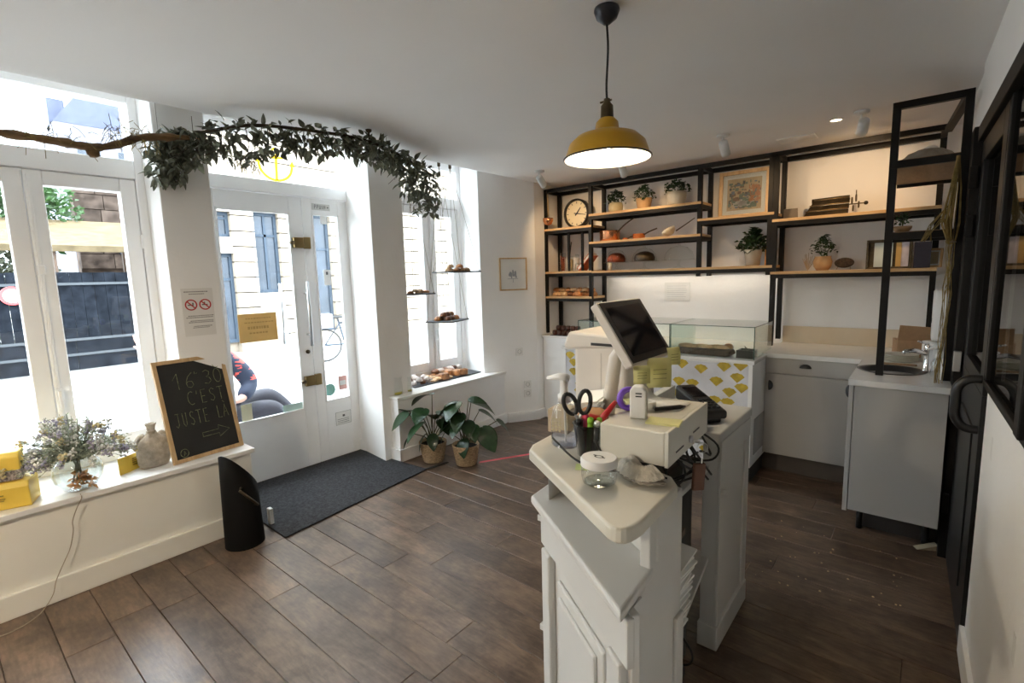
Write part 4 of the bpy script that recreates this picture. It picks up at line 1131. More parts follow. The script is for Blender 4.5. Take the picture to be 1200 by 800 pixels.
cols = [M['ink'], mat('print_umber', (.22, .12, .07), .7), mat('print_blue', (.14, .18, .26), .7), mat('print_pale', (.62, .60, .58), .7), mat('print_rust', (.50, .20, .08), .7), mat('print_green', (.16, .22, .18), .7)]
for q, cm in enumerate(cols):
    mb = MB()
    for k in range(34):
        x = random.uniform(-.125, .11); z = .075+random.random()**1.5*.21; w_ = random.uniform(.006, .035); h_ = random.uniform(.006, .030)
        if q == 3: z = random.uniform(.085, .125); x = random.uniform(-.09, .03); w_ = .05
        if q == 4: x = random.uniform(.03, .105); z = random.uniform(.12, .24)
        mb.box(x, min(x+w_, .130), -.0178-q*.0001, -.0172, z, min(z+h_, .315))
    o = mb.build('print', cm, prt)
# little slate and the antique writing machine
o = MB().extr([(-.050, 0, 0), (.050, 0, 0), (.040, .03, .082), (-.055, .03, .082)], (0, .008, 0)).build('small_slate', mat('grey_card', (.14, .12, .10), .7), loc=(-0.835, 4.40, ZTY)); tag(o, 'small dark grey card standing beside the antique machine', 'card')
tw = thing('antique_machine', 'antique dark bronze machine with stacked bars and side gears', 'machine', (-0.60, 4.44, ZTY))
for k in range(3):
    z = .004+.042*k; y0 = -.07+.032*k
    b = MB(); b.extr([(-.145+.018*k, y0, z), (.135, y0, z), (.135, y0+.03, z+.036), (-.13+.018*k, y0+.03, z+.036)], (0, .03, 0)); b.build('key_bar', 'iron', tw, bevel=.004)
    MB().tube([(-.13+.02*k, y0-.002, z+.036), (.135, y0-.002, z+.04)], .004, 8).build('rail', 'brass', tw, smooth=True)
bx(-.14, .14, -.08, .10, 0, .006).build('base', 'iron', tw)
MB().cyl((-.11, .055, .125), (.13, .055, .13), .018, n=16).build('roller', 'iron', tw, smooth=True)
for (x, y, z, r) in ((.155, -.04, .095, .024), (.175, 0.0, .115, .026), (.165, -.05, .04, .022), (.19, .03, .07, .024)):
    MB().lathe([(.003, -.004), (r, -.004), (r, .004), (.003, .004)], (x, y, z), 14, R3(0, PI/2, 0)).build('gear', 'iron', tw)
MB().cyl((.13, 0, .075), (.225, 0, .075), .004).build('shaft', 'iron', tw)
MB().ball((.235, 0, .075), .014).build('crank_knob', 'plastic_black', tw, smooth=True)
MB().cyl((.175, 0, .115), (.175, -.01, .17), .003).build('lever', 'iron', tw)
# woven disc on a stand
ws = thing('woven_disc', 'dark oval woven disc on a small wire stand', 'ornament', (-0.475, YM, ZR))
MB().lathe([(0, .006), (.045, .006), (.062, 0), (.045, -.006), (0, -.006)], (0, 0, .052), 28, R3(PI/2-.25, 0, 0) @ Matrix.Diagonal((1, .62, 1))).build('disc', mat('dark_wicker', (.055, .035, .022), .8, var=.4, scale=80, bump=.6), ws, smooth=True)
MB().tube(bez([(-.045, -.03, 0), (-.03, 0, .03), (.03, 0, .03), (.045, -.03, 0)], 5), .002, 5).build('stand', 'brass', ws)
# reflective framed box on the radio shelf; pale sheets paint its window reflections
rd = thing('reflective_box', 'dark framed reflective box with painted window reflections on the lower shelf', 'box', (-0.215, YM+.03, ZR))
f = MB(); W2, H2 = .13, .205
f.box(-W2, -W2+.012, -.03, .03, 0, H2); f.box(W2-.012, W2, -.03, .03, 0, H2); f.box(-W2, W2, -.03, .03, 0, .012); f.box(-W2, W2, -.03, .03, H2-.012, H2)
f.build('frame', 'iron', rd, bevel=.002)
bx(-W2+.012, W2-.012, .018, .022, .012, H2-.012).build('back_panel', 'iron', rd)
bx(-.085, .022, -.004, .0, .014, H2-.020).build('painted_reflection', mat('mint_reflection', (.62, .70, .66), .3, var=.05), rd)
bx(.040, .070, -.010, -.006, .014, H2-.022).build('ochre_reflection', mat('ochre_reflection', (.62, .40, .12), .5), rd)
bx(.070, .112, -.006, -.002, .014, H2-.020).build('lilac_reflection', mat('lilac_reflection', (.66, .62, .70), .3, var=.15), rd)
db = bx(-.045, .045, -.05, .05, 0, .175).build('dark_book', mat('navy_cover', (.015, .016, .035), .6), loc=(-0.03, YM, ZR), bevel=.003); tag(db, 'dark navy box file right of the framed reflective box', 'box')
sf, sp = frame('framed_photo', 'small brown photo frame at the right end of the lower shelf', (0.03, 4.52, ZR), .10, .13, .015, .014, 'frameoak', (-.1, 0, -.2), .01)
# linen bag on the top of the corner shelving
lb = lump(.27, .50, .075, 77, 18, 10).build('linen_bundle', 'linen', loc=(-.035, 3.82, 2.051), smooth=True); tag(lb, 'folded grey linen bundle on the top corner shelf', 'cloth')
kn = MB().ball((0, 0, 0), .035, .05, .022, 10, 7, None, .1).build('knot', 'paper', lb, loc=(0.01, -.05, .095), smooth=True)
# mounted card on back wall and printed notice
nt2 = bx(-1.925, -1.68, 4.612, 4.6145, 1.235, 1.405).build('wall_notice', 'paper'); tag(nt2, 'pale printed sheet taped to the wall under the dome shelf', 'notice')
g = MB()
for k in range(7): g.box(-1.90, -1.71+random.uniform(-.04, 0), 4.6115, 4.612, 1.25+.02*k, 1.254+.02*k)
g.build('print', mat('faint_print', (.55, .55, .56), .7), nt2)['kind'] = 'stuff'

# ------------------------------------------------------------------ around the sink
tp = thing('mixer_tap', 'chrome mixer tap on a dark column beside the basin', 'tap', (0.035, 3.66, 0.900))
MB().lathe([(0, 0), (.026, 0), (.026, .006), (.020, .012), (.019, .115), (.021, .120), (.021, .150), (.012, .156), (0, .156)], n=22).build('column', 'chrome', tp, smooth=True)
MB().tube([(0, -.005, .10), (-.06, -.03, .118), (-.105, -.045, .112), (-.112, -.048, .100)], [.014, .013, .011, .010], 12).build('spout', 'chrome', tp, smooth=True)
MB().tube([(0, 0, .155), (-.05, -.02, .172)], [.008, .006], 8).build('lever', 'chrome', tp, smooth=True)
def pump(name, label, loc, r, h, m, cm, s=1.0, neck=.03, group=None, ov=1.0):
    t = thing(name, label, 'bottle', loc)
    MB().lathe([(0, 0), (r, 0), (r*1.02, .01), (r, h*.75), (r*.6, h*.93), (r*.42, h), (0, h)], n=22, M3=Matrix.Diagonal((1, ov, 1))).build('body', m, t, smooth=True)
    p = MB().lathe([(0, h), (r*.42, h), (r*.42, h+.02), (.006, h+.022), (.006, h+neck+.02), (0, h+neck+.02)], n=14).build('collar', cm, t, smooth=True)
    MB().tube([(.006, 0, h+neck+.022), (-.02, -.01, h+neck+.026), (-.045, -.025, h+neck+.018)], [.010, .008, .005], 8).build('nozzle', cm, p, smooth=True)
    return t
pump('soap_bottle', 'clear green soap pump bottle standing by the tap', (.075, 3.50, .90), .028, .10, 'glassware', 'white_plastic')
pump('soap_bottle', 'white soap pump bottle against the right wall by the sink', (.105, 3.42, .90), .022, .12, 'white_plastic', 'white_plastic')
dsp = thing('towel_dispenser', 'white wall mounted paper towel dispenser above the sink', 'dispenser', (xr(3.95)-.001, 3.92, 1.055))
bx(-.115, 0, -.13, .13, 0, .30).build('body', 'white_plastic', dsp, bevel=.018, seg=4)
bx(-.09, -.03, -.10, .10, -.004, .001).build('slot', 'plastic_black', dsp)
bx(-.118, -.112, -.015, .015, .10, .13).build('window', 'greyp', dsp)
cb = thing('cardboard_box', 'brown cardboard box with a raised flap behind the sink', 'box', (-.03, 4.25, .90), rotz=.2)
f = MB(); f.box(-.11, .11, -.08, .08, 0, .11); f.build('carton', 'kraft', cb)
f = MB(); f.extr([(-.11, -.08, .11), (.11, -.08, .11), (.11, -.13, .20), (-.11, -.13, .215)], (0, .004, .002)); f.build('flap', 'kraft', cb)
for k in range(4):
    o = MB().lathe([(0, .0), (.06, .0), (.095, .012), (.098, .016), (.09, .016), (.06, .006), (0, .006)], n=28).build('plate', 'pot_ceram', loc=(-.10, 3.98, .90+.010*k), smooth=True)
    tag(o, 'pale plate in the small stack behind the basin', 'plate', 'plates stacked behind the basin')
o = bx(-.11, .05, -.008, .008, 0, .012).build('kitchen_knife', 'darkshelf', loc=(-.06, 3.80, .90)); tag(o, 'dark wooden handled knife lying behind the basin', 'knife')
o = MB().lathe([(0, 0), (.055, 0), (.055, .13), (0, .13)], n=24).build('paper_roll', 'paper', loc=(.06, 4.02, .90), smooth=False); smooth_angle(o, 50); tag(o, 'white kitchen paper roll standing behind the tap', 'roll')
# straw bundle hanging from the corner shelving
sw = thing('straw_bundle', 'long bundle of dry straw hanging from the corner shelving', 'dried plant', (.085, 3.30, 2.02))
rs = random.Random(4)
top = MB()
for i in range(30):
    a = rs.uniform(-1, 1); b = rs.uniform(-1, 1)
    top.tube([(rs.uniform(-.006, .006), rs.uniform(-.01, .01), 0), (a*.022, b*.03, -.15), (a*.038-.008, b*.045, -.30+rs.uniform(-.03, .03)), (a*.014, b*.016, -.42)], .0022, 4)
for i in range(14): top.tube([(0, 0, -.2), (-.05-rs.random()*.04, b*.02, -.32), (-.07-rs.random()*.05, rs.uniform(-.04, .04), -.40)], .0013, 4)
top.build('head', 'straw', sw)['kind'] = 'stuff'
tl = MB()
for i in range(13):
    L = rs.uniform(.7, 1.45); pts = []
    for k in range(7):
        t_ = k/6; pts.append((rs.uniform(-.011, .011)+.012*math.sin(t_*7+i)-.008*t_, rs.uniform(-.018, .018), -.40-L*t_))
    tl.tube(pts, .0014, 4)
tl.build('tail', 'straw', sw)['kind'] = 'stuff'
MB().ring((0, 0, -.41), .016, .003, 14, 6).build('tie', 'rope', sw)
wd = thing('door_wedge', 'pale wooden door wedge on the floor by the sink cabinet', 'wedge', (.085, 3.30, 0), rotz=.5); MB().extr([(-.05, -.02, .001), (.05, -.02, .001), (.05, -.02, .03)], (0, .04, 0)).build('block', mat('pale_wedge', (.46, .40, .28), .7), wd)
rs = random.Random(8)
cr = MB()
for i in range(40): 
    x, y = rs.uniform(-.6, 0), rs.uniform(2.5, 3.2); r = rs.uniform(.002, .006); cr.ball((x, y, r*.5+.001), r, r*.7, r*.5, 5, 4)
o = cr.build('crumbs', 'pasta'); tag(o, 'scattered pale crumbs on the dark floor by the sink', 'crumbs', kind='stuff')

# ------------------------------------------------------------------ display case contents
lg = thing('bread_board', 'log shaped wooden board inside the glass display case', 'board', (-1.25, 3.74, .8875), rotz=-.06)
mb = MB().extr([(-.21, -.06, .012), (-.14, -.06, 0), (.17, -.06, 0), (.21, -.06, .012), (.20, -.06, .045), (-.20, -.06, .045)], (0, .13, 0)); mb.build('board', 'oldwood', lg, bevel=.01)
for k in range(3):
    o = lump(.16, .05, .022, 60+k, 14, 8).build('filled_roll', 'dough', loc=(-1.37+.11*k, 3.74+.01*k, .934), rot=(0, 0, -.15), smooth=True); tag(o, 'long pale roll resting on the wooden display board', 'bread', 'rolls on the display board')
o = lump(.07, .06, .03, 66).build('orange_pastry', 'crust', loc=(-1.085, 3.78, .9335), smooth=True); tag(o, 'single orange pastry at the end of the display board', 'pastry')
bs = thing('black_basket', 'black tray at the right end of the display case', 'tray', (-.95, 3.74, .8875))
f = MB(); f.box(-.055, .055, -.06, .06, 0, .006); f.box(-.055, .055, -.06, -.054, .006, .055); f.box(-.055, .055, .054, .06, .006, .055); f.box(-.055, -.049, -.054, .054, .006, .055); f.box(.049, .055, -.054, .054, .006, .055)
f.build('tray', 'plastic_black', bs); foliage(40, .05, .03, (0, 0, .025), (.02, .04), 3).build('greens', 'leafdry', bs)['kind'] = 'stuff'

# ------------------------------------------------------------------ till counter things
ZC_ = 1.0005
# sanitiser bottle
sn = thing('sanitiser_bottle', 'clear sanitiser pump bottle with a tall white pump', 'bottle', (-.795, 1.185, ZC_))
MB().lathe([(0, 0), (.038, 0), (.043, .008), (.043, .07), (.036, .108), (.022, .128), (.017, .135), (0, .135)], n=28, M3=Matrix.Diagonal((1, .8, 1))).build('bottle', 'glassware', sn, smooth=True)
MB().lathe([(0, .002), (.039, .002), (.041, .035), (0, .035)], n=24, M3=Matrix.Diagonal((1, .8, 1))).build('gel', 'gel', sn)
p = MB().lathe([(0, .134), (.019, .134), (.019, .155), (.012, .158), (.012, .198), (0, .2)], n=18).build('pump', 'white_plastic', sn, smooth=True)
MB().tube([(0.012, 0, .203), (-.02, 0, .206), (-.058, 0, .197)], [.014, .010, .006], 10).build('nozzle', 'white_plastic', p, smooth=True)
MB().tube([(0, 0, .14), (.004, 0, .01)], .003, 6).build('dip_tube', 'white_plastic', sn)
g = MB()
for k in range(4):
    for q in range(3): g.ball((-.018+.012*q, -.0355, .055+.011*k), .0042, .0012, .004, 6, 4)
g.build('label_print', 'paleclay', sn)['kind'] = 'stuff'
# pen cup with its pens
pc = thing('pen_cup', 'smoky clear plastic pen cup packed with pens', 'cup', (-.702, 1.165, ZC_))
MB().lathe([(0, 0), (.031, 0), (.042, .086), (.045, .090), (.041, .090), (.029, .004), (0, .004)], n=28).build('cup', glass('smoky_plastic', (.32, .34, .37), 1.2), pc, smooth=True)
random.seed(31)
def pen(label, m, dx, dy, tx, ty, L, r=.0055, capm=None):
    t = thing('pen', label, 'pen', (-.702+dx, 1.165+dy, ZC_+.005))
    d = Vector((tx, ty, 1)).normalized()
    MB().tube([(0, 0, 0), d*L*.86], r, 9).build('barrel', m, t, smooth=True)
    MB().tube([d*L*.86, d*L*.97, d*L], [r*1.15, r*1.1, r*.6], 9).build('cap', capm or m, t, smooth=True)
pen('lime green marker leaning right in the pen cup', 'lime', .008, -.012, .10, -.06, .108, .008)
pen('second lime marker behind the first in the pen cup', 'lime', .016, .004, .16, .02, .105, .007)
pen('black marker at the front of the pen cup', 'plastic_black', -.010, -.014, -.06, -.10, .100, .008)
pen('bright pink marker in the middle of the pen cup', 'pinkp', -.004, .0, -.03, -.02, .108, .008)
pen('pale grey marker at the right of the pen cup', 'greyp', .020, -.010, .2, -.1, .104, .008, 'steel')
pen('blue pen at the back of the pen cup', 'bluep', -.012, .012, -.1, .12, .110, .005)
rp = thing('red_stapler', 'red plastic hand tool poking out of the pen cup', 'tool', (-.688, 1.175, ZC_+.06))
MB().tube([(0, 0, 0), (.02, .012, .045), (.05, .03, .092)], [.008, .010, .006], 8).build('handle', 'redplastic', rp, smooth=True)
MB().tube([(.018, .01, .04), (-.012, -.004, .048), (-.022, -.008, .042)], [.009, .008, .004], 8).build('jaw', 'redplastic', rp, smooth=True)
sc = thing('scissors', 'black handled scissors standing handles up in the pen cup', 'scissors', (-.726, 1.155, ZC_+.01), rotz=.55)
def oval(cx, cz, rx, rz, tilt):
    return [(cx+rx*math.cos(a)*math.cos(tilt)-rz*math.sin(a)*math.sin(tilt), 0, cz+rx*math.cos(a)*math.sin(tilt)+rz*math.sin(a)*math.cos(tilt)) for a in [2*PI*i/22 for i in range(23)]]
MB().tube(oval(-.024, .132, .017, .030, .35), .0062, 8).build('handle', 'plastic_black', sc, smooth=True)
MB().tube(oval(.016, .138, .016, .033, -.12), .0062, 8).build('handle', 'plastic_black', sc, smooth=True)
g = MB(); g.tube([(-.012, 0, .105), (.0, 0, .085), (.006, 0, .0)], [.006, .005, .002], 6); g.build('blade', 'steel', sc); g = MB(); g.tube([(.008, .003, .106), (-.002, .003, .085), (-.006, .003, 0)], [.006, .005, .002], 6); g.build('blade', 'steel', sc)
# jar with white lid
jr = thing('lidded_jar', 'low clear glass jar with a printed white lid', 'jar', (-.577, 1.005, ZC_))
MB().lathe([(0, 0), (.030, 0), (.040, .008), (.043, .022), (.042, .038), (.037, .046), (.037, .050)], n=32, close=True).build('glass', 'glassware', jr, smooth=True)
MB().lathe([(0, .001), (.028, .001), (.036, .009), (.030, .012), (0, .008)], n=28).build('base_glass', 'glassware', jr, smooth=True)
li = MB().lathe([(.041, .046), (.044, .048), (.044, .063), (.041, .067), (0, .067)], n=36, close=False).build('lid', 'white_plastic', jr, smooth=False); smooth_angle(li, 50)
g = MB().ring((0, 0, .0675), .010, .0022, 18, 4); g.v = [(x, y*.7, .0672 if z < .0675 else .0678) for x, y, z in g.v]; g.box(-.018, -.009, .004, .007, .067, .0676); g.box(.009, .016, -.002, .001, .067, .0676); g.build('print', 'ink', li)
o = bx(-.028, .028, -.02, .02, 0, .0012).build('green_note', mat('lime_note', (.62, .72, .30), .7), loc=(-.655, 1.075, ZC_), rot=(0, 0, .5)); tag(o, 'crumpled lime paper scrap beside the lidded jar', 'note')
# scallop shaped straw pouch
sh_ = thing('scallop_shell', 'pale scallop shaped woven pouch lying on the counter top', 'pouch', (-.520, 1.075, ZC_), rotz=-.45)
def shell(n, R, H, z0, ext=1.0):
    mb = MB(); vs = []; fs = []; K = 6
    for i in range(n+1):
        a = PI*(-.02)+PI*1.04*i/n
        for k in range(K+1):
            t_ = k/K; r = R*t_*(1+.04*(1 if i % 2 else -1)*t_)
            vs.append((r*math.cos(a)*1.05, -r*math.sin(a)*.88+.035, z0+H*math.sin(PI*min(1, (1-t_)*.9+.06))**.9+.0032*(1 if i % 2 else -1)*min(1, 2*t_)))
    for i in range(n):
        for k in range(K): q = i*(K+1)+k; fs.append((q, q+1, q+K+2, q+K+1))
    mb.add(vs, fs); return mb
shm = mat('pale_woven_straw', (.66, .60, .50), .85, var=.10, scale=70, bump=.4, bscale=200)
o = shell(26, .072, .022, .003).build('lower_shell', shm, sh_, smooth=True)
o = shell(26, .070, .026, .012).build('upper_shell', shm, sh_, smooth=True, rot=(.18, 0, 0))
g = MB().tube([( .070*1.04*math.cos(a), -.07*.9*math.sin(a)+.034, .013) for a in [PI*i/20 for i in range(21)]], .0022, 5); g.build('edging', 'linen', sh_)
# cash drawer with till on top
dr_ = thing('cash_drawer', 'cream metal cash drawer with a lock, overhanging the counter edge', 'drawer', (-.665, 1.285, ZC_), rotz=.06)
bx(.018, .190, -.172, .172, .028, .114).build('case', 'slab', dr_, bevel=.004)
fp_ = bx(.190, .200, -.172, .172, .026, .116).build('front', mat('cream_metal', (.66, .64, .57), .45, var=.02), dr_, bevel=.002)
bx(.199, .2012, -.115, -.055, .048, .052).build('slot', 'plastic_black', fp_); bx(.199, .2012, .03, .085, .060, .064).build('slot', 'plastic_black', fp_)
MB().lathe([(0, .0), (.010, 0), (.010, .007), (0, .007)], (.200, .0, .052), 16, R3(0, PI/2, 0)).build('lock', 'steel', fp_, smooth=True)
kt = thing('key_with_tag', 'brown wooden key tag hanging from the cash drawer key', 'key', (-.440, 1.300, ZC_+.050))
MB().tube([(-.012, -.012, .002), (.004, -.008, .0)], .004, 6).build('key', 'steel', kt)
MB().ring((.008, -.002, -.016), .014, .0012, 18, 5, R3(PI/2, 0, .6)).build('ring', 'steel', kt)
bx(-.017, .017, -.006, .006, -.135, -.060).build('tag', mat('brown_tag', (.14, .055, .03), .6), kt, bevel=.003, rot=(0, .06, .9), loc=(.004, .0, 0))
MB().tube([(.008, 0, -.028), (.006, 0, -.062)], .002, 5).build('chain', 'steel', kt)
ZD_ = ZC_+.1145
# monitor
mo = thing('till_monitor', 'tilted till touchscreen with a dark screen on a pale stand', 'monitor', (-.715, 1.49, 1.322))
tl_ = math.atan2(.115, .175)
mm = Matrix.Rotation(-(PI/2-0)+0, 3, 'Y')
# local frame: +x out of the screen; built upright then leaned back
def lean(mb): 
    Rm = Matrix.Rotation(-tl_, 3, 'Y'); mb.v = [tuple(Rm @ Vector(v)) for v in mb.v]; return mb
lean(bx(-.030, 0, -.148, .148, -.112, .112)).build('casing', 'grey_plastic', mo, bevel=.006, seg=3)
sc_ = lean(bx(0, .003, -.142, .142, -.106, .106)).build('bezel', 'plastic_black', mo, bevel=.001)
lean(bx(.003, .0036, -.122, .122, -.085, .088)).build('screen', 'screen', sc_)
stn = MB().tube([(-.02, 0, -.03), (-.075, 0, -.10), (-.105, 0, -.30)], [.022, .022, .024], 12); stn.build('stand', 'grey_plastic', mo, smooth=True)
bx(-.20, -.02, -.09, .09, -.321, -.300).build('foot', 'grey_plastic', mo, bevel=.006)
# sticky notes hanging from the monitor's lower edge, turned a little out of its plane
for k, (x, y, z, w_, h_, rz, lab) in enumerate(((-.648, 1.385, 1.168, .052, .055, -.80, 'small pale sticky note, first from the left below the screen'), (-.632, 1.478, 1.140, .080, .095, -.75, 'large pale sticky note in the middle below the screen'), (-.630, 1.585, 1.195, .050, .060, -.55, 'small pale sticky note at the right corner of the screen'))):
    mb = MB(); vs = []; fs = []
    for i in range(5):
        t_ = i/4
        for s_ in (0, 1): vs.append((.018*t_-.012*t_*t_*(1+k*.4), -w_/2+w_*s_+(.006*t_ if k == 2 else 0), h_*(1-t_)))
    for i in range(4): fs.append((2*i, 2*i+1, 2*i+3, 2*i+2))
    o = mb.add(vs, fs).build('sticky_note', 'note', smooth=True, loc=(x, y, z), rot=(0, 0, rz)); tag(o, lab, 'note')
    so = o.modifiers.new('thick', 'SOLIDIFY'); so.thickness = .0006
    g = MB()
    for q in range(3): g.box(.012, .0135, -w_*.3, w_*.25, h_*(.62-.15*q), h_*(.62-.15*q)+.002)
    g.build('pencil_mark', mat('pencil', (.45, .43, .2), .8), o)
# big pale machine left of the screen
wm = thing('pale_machine', 'tall pale plastic machine with a slotted head behind the screen', 'machine', (-.93, 1.74, ZC_))
bx(-.105, .120, -.13, .12, 0, .255).build('body', 'grey_plastic', wm, bevel=.02, seg=4)
hd_ = MB().extr([(-.14, -.14, .215), (-.145, -.14, .235), (-.12, -.14, .285), (.13, -.14, .275), (.135, -.14, .245), (.10, -.14, .235)], (0, .27, 0)).build('head', 'grey_plastic', wm, bevel=.012, seg=3)
bx(-.02, .085, -.142, -.138, .238, .248).build('slot', 'plastic_black', hd_)
bx(.015, .018, -.131, -.128, .0, .21).build('seam', mat('seam_grey', (.50, .46, .41), .6), wm)
# small kraft box, papers and clutter behind the bottle
kb = bx(-.035, .035, -.04, .04, 0, .075).build('kraft_carton', 'kraft', loc=(-.885, 1.31, ZC_), bevel=.002, rot=(0, 0, .15)); kb.data.materials[0] = mat('pale_kraft', (.52, .42, .30), .8); tag(kb, 'pale kraft carton behind the sanitiser bottle', 'box')
pp = thing('paper_pile', 'pile of white papers leaning behind the scissors', 'papers', (-.885, 1.50, ZC_+.04), rotz=.3, rot=(.0, -.18, .3))
for k in range(9): bx(-.05, .055, -.10, .10, .004*k, .004*k+.0025).build('sheet', 'paper', pp, rot=(0, 0, random.uniform(-.12, .12)))
ob = MB().lathe([(0, 0), (.035, 0), (.05, .02), (.052, .045), (.03, .06), (0, .062)], n=16).build('orange_pouch', mat('orange_leather', (.42, .20, .08), .6), loc=(-.825, 1.40, ZC_), smooth=True); tag(ob, 'orange brown leather pouch behind the pen cup', 'pouch')
# things on the drawer
td = thing('label_printer', 'small white upright label printer with two dark slots', 'printer', (-.575, 1.215, ZD_), rotz=.3)
MB().extr([(-.022, -.018, 0), (.022, -.018, 0), (.022, -.018, .075), (.012, -.018, .088), (-.012, -.018, .088), (-.022, -.018, .078)], (0, .036, 0)).build('body', 'white_plastic', td, bevel=.005, seg=3)
g = MB(); g.box(-.006, .010, -.0195, -.0175, .060, .063); g.box(-.006, .010, -.0195, -.0175, .068, .071); g.build('slot', 'plastic_black', td)
o = MB().lathe([(.020, -.006), (.034, -.006), (.034, .006), (.020, .006), (.020, -.006)], (0, 0, 0), 28, R3(PI/2, 0, .9), close=True).build('ribbon_roll', 'purple', loc=(-.628, 1.262, ZD_+.0345), smooth=True); tag(o, 'purple ribbon roll behind the white label printer', 'roll')
o = MB().lathe([(.012, -.012), (.024, -.012), (.024, .012), (.012, .012), (.012, -.012)], (0, 0, 0), 24, close=True).build('receipt_roll', 'paper', loc=(-.588, 1.30, ZD_+.0125), smooth=True); tag(o, 'small white receipt roll lying beside the label printer', 'roll')
st = thing('note_stack', 'stack of yellow notes in the middle of the cash drawer', 'notes', (-.640, 1.335, ZD_), rotz=.4)
for k in range(3): bx(-.03, .03, -.03, .03, .004*k, .004*k+.003).build('sheet', 'note', st, rot=(0, 0, .2*k))
shp = MB(); vs = []; fs = []
for i in range(6):
    t_ = i/5
    for s_ in (0, 1): vs.append((-.09+.14*t_, -.055+.11*s_, .002+.05*max(0, .35-t_)**1.5*4))
for i in range(5): fs.append((2*i, 2*i+1, 2*i+3, 2*i+2))
o = shp.add(vs, fs).build('paper_sheet', 'paper', loc=(-.560, 1.375, ZD_), rot=(0, 0, 0.05), smooth=True); so = o.modifiers.new('t', 'SOLIDIFY'); so.thickness = .0008; so.offset = 1; tag(o, 'curling white sheet under the black pen', 'paper')
bp = thing('ballpoint_pen', 'black ballpoint pen lying on the white sheet', 'pen', (-.535, 1.325, ZD_+.0075), rotz=.95)
MB().tube([(-.045, 0, 0), (.035, 0, 0), (.052, 0, 0)], [.006, .006, .002], 10).build('barrel', 'plastic_black', bp, smooth=True); MB().tube([(-.05, 0, .004), (-.01, 0, .0065)], .0015, 5).build('clip', 'steel', bp)
o = bx(-.042, .042, -.028, .028, 0, .005).build('sticky_pad', 'note', loc=(-.500, 1.205, ZD_), rot=(0, 0, .2)); tag(o, 'pale yellow sticky pad at the front of the cash drawer', 'pad')
ct = thing('card_terminal', 'black card payment terminal lying on the lower end of the till counter', 'terminal', (-.70, 2.06, .9005), rotz=-.76)
def wedge(x0, x1, z0a, z0b, z1a, z1b, w): return MB().extr([(x0, -w, z0a), (x1, -w, z0b), (x1, -w, z1b), (x0, -w, z1a)], (0, 2*w, 0))
wedge(-.14, .14, .04, .02, .105, .055, .045).build('body', 'plastic_black', ct, bevel=.012, seg=3)
g = MB()
for r in range(4):
    for c in range(3): g.box(.03+.022*r, .046+.022*r, -.026+.02*c, -.012+.02*c, .054-.004*r, .079-.004*r)
g.build('keypad', 'rubber', ct)
wedge(-.10, 0, .09, .07, .100, .082, .032).build('display', 'screen', ct)
bx(-.11, .11, -.035, .035, 0, .045).build('cradle', 'plastic_black', ct, bevel=.006)
# inside the counter: cables, boxes, computer and paper
pcw = thing('computer_tower', 'dark computer tower inside the counter opening', 'computer', (-.75, 1.68, .381))
bx(-.12, .10, -.18, .17, 0, .345).build('case', 'plastic_black', pcw, bevel=.004)
g = MB()
for k in range(9): g.box(.100, .102, -.10, -.02, .20+.01*k, .204+.01*k)
g.build('vent', 'steel', pcw)
rt = bx(-.09, .10, -.11, .11, 0, .055).build('black_router', 'plastic_black', loc=(-.75, 1.64, .7555), bevel=.006); tag(rt, 'flat black box on the shelf under the drawer', 'box')
cl = MB()
rs = random.Random(2)
for k in range(8):
    y0 = rs.uniform(1.25, 1.8); pts = [(-.62, y0, .95), (-.56+rs.uniform(-.03, .03), y0+rs.uniform(-.1, .1), .88), (-.60+rs.uniform(-.05, .03), y0+rs.uniform(-.2, .2), .80), (-.68, y0+rs.uniform(-.2, .2), .772)]
    cl.tube(bez(pts, 5), .004, 6)
o = cl.build('cable_tangle', 'cable'); tag(o, 'tangle of black cables above the inner counter shelf', 'cables', kind='stuff')
for k, (a, b, c) in enumerate((((-.565, 1.47, 1.0), (-.545, 1.50, .93), (-.56, 1.75, .76)), ((-.60, 1.50, 1.0), (-.555, 1.56, .94), (-.565, 1.80, .76)))):
    o = MB().tube(bez([a, ((a[0]+b[0])/2+.02, (a[1]+b[1])/2, (a[2]+b[2])/2+.02), b, c], 8), .004, 7).build('power_cable', 'cable', smooth=True); tag(o, ('black cable dropping from the drawer, nearer one' if k == 0 else 'black cable dropping from the drawer, farther one'), 'cable')
o = MB().tube(bez([(-.655, 1.115, ZC_+.065), (-.62, 1.110, ZC_+.03), (-.56, 1.108, ZC_+.014), (-.50, 1.11, ZC_+.008), (-.455, 1.12, ZC_+.004)], 6), .0025, 6).build('drawer_cable', 'cable', smooth=True); tag(o, 'black cable running along the front of the cash drawer', 'cable')
o = MB().tube(bez([(-.78, 1.10, ZC_+.05), (-.70, 1.09, ZC_+.008), (-.62, 1.075, ZC_+.005), (-.57, 1.09, ZC_+.005)], 6), .003, 6).build('thin_cable', 'cable', smooth=True); tag(o, 'thin black cable lying between pen cup and drawer', 'cable')
eq = bx(-.15, .10, -.30, .24, 0, .34).build('dark_filler_box', 'plastic_black', loc=(-.74, 1.55, .0005), bevel=.006); tag(eq, 'large black box added to darken the inside of the till counter', 'case')  # invented filler so the counter opening reads dark
ps = thing('document_stack', 'sagging stack of white documents on the lower counter shelf', 'papers', (-.60, 1.36, .381))
rs = random.Random(9)
for k in range(26): bx(-.13, .070, -.13, .13, .010*k, .010*k+.007).build('sheet', 'paper', ps, rot=(rs.uniform(-.01, .01), .10*k/26, rs.uniform(-.07, .07)), loc=(rs.uniform(-.02, .01), rs.uniform(-.02, .02), 0))
o = bx(-.13, .07, -.14, .14, 0, .02).build('folder', mat('brown_folder', (.20, .16, .13), .7), loc=(-.62, 1.40, .735-.095), rot=(0, 0, .1)); tag(o, 'brown folder lying on top of the document stack', 'folder')
crp = MB()
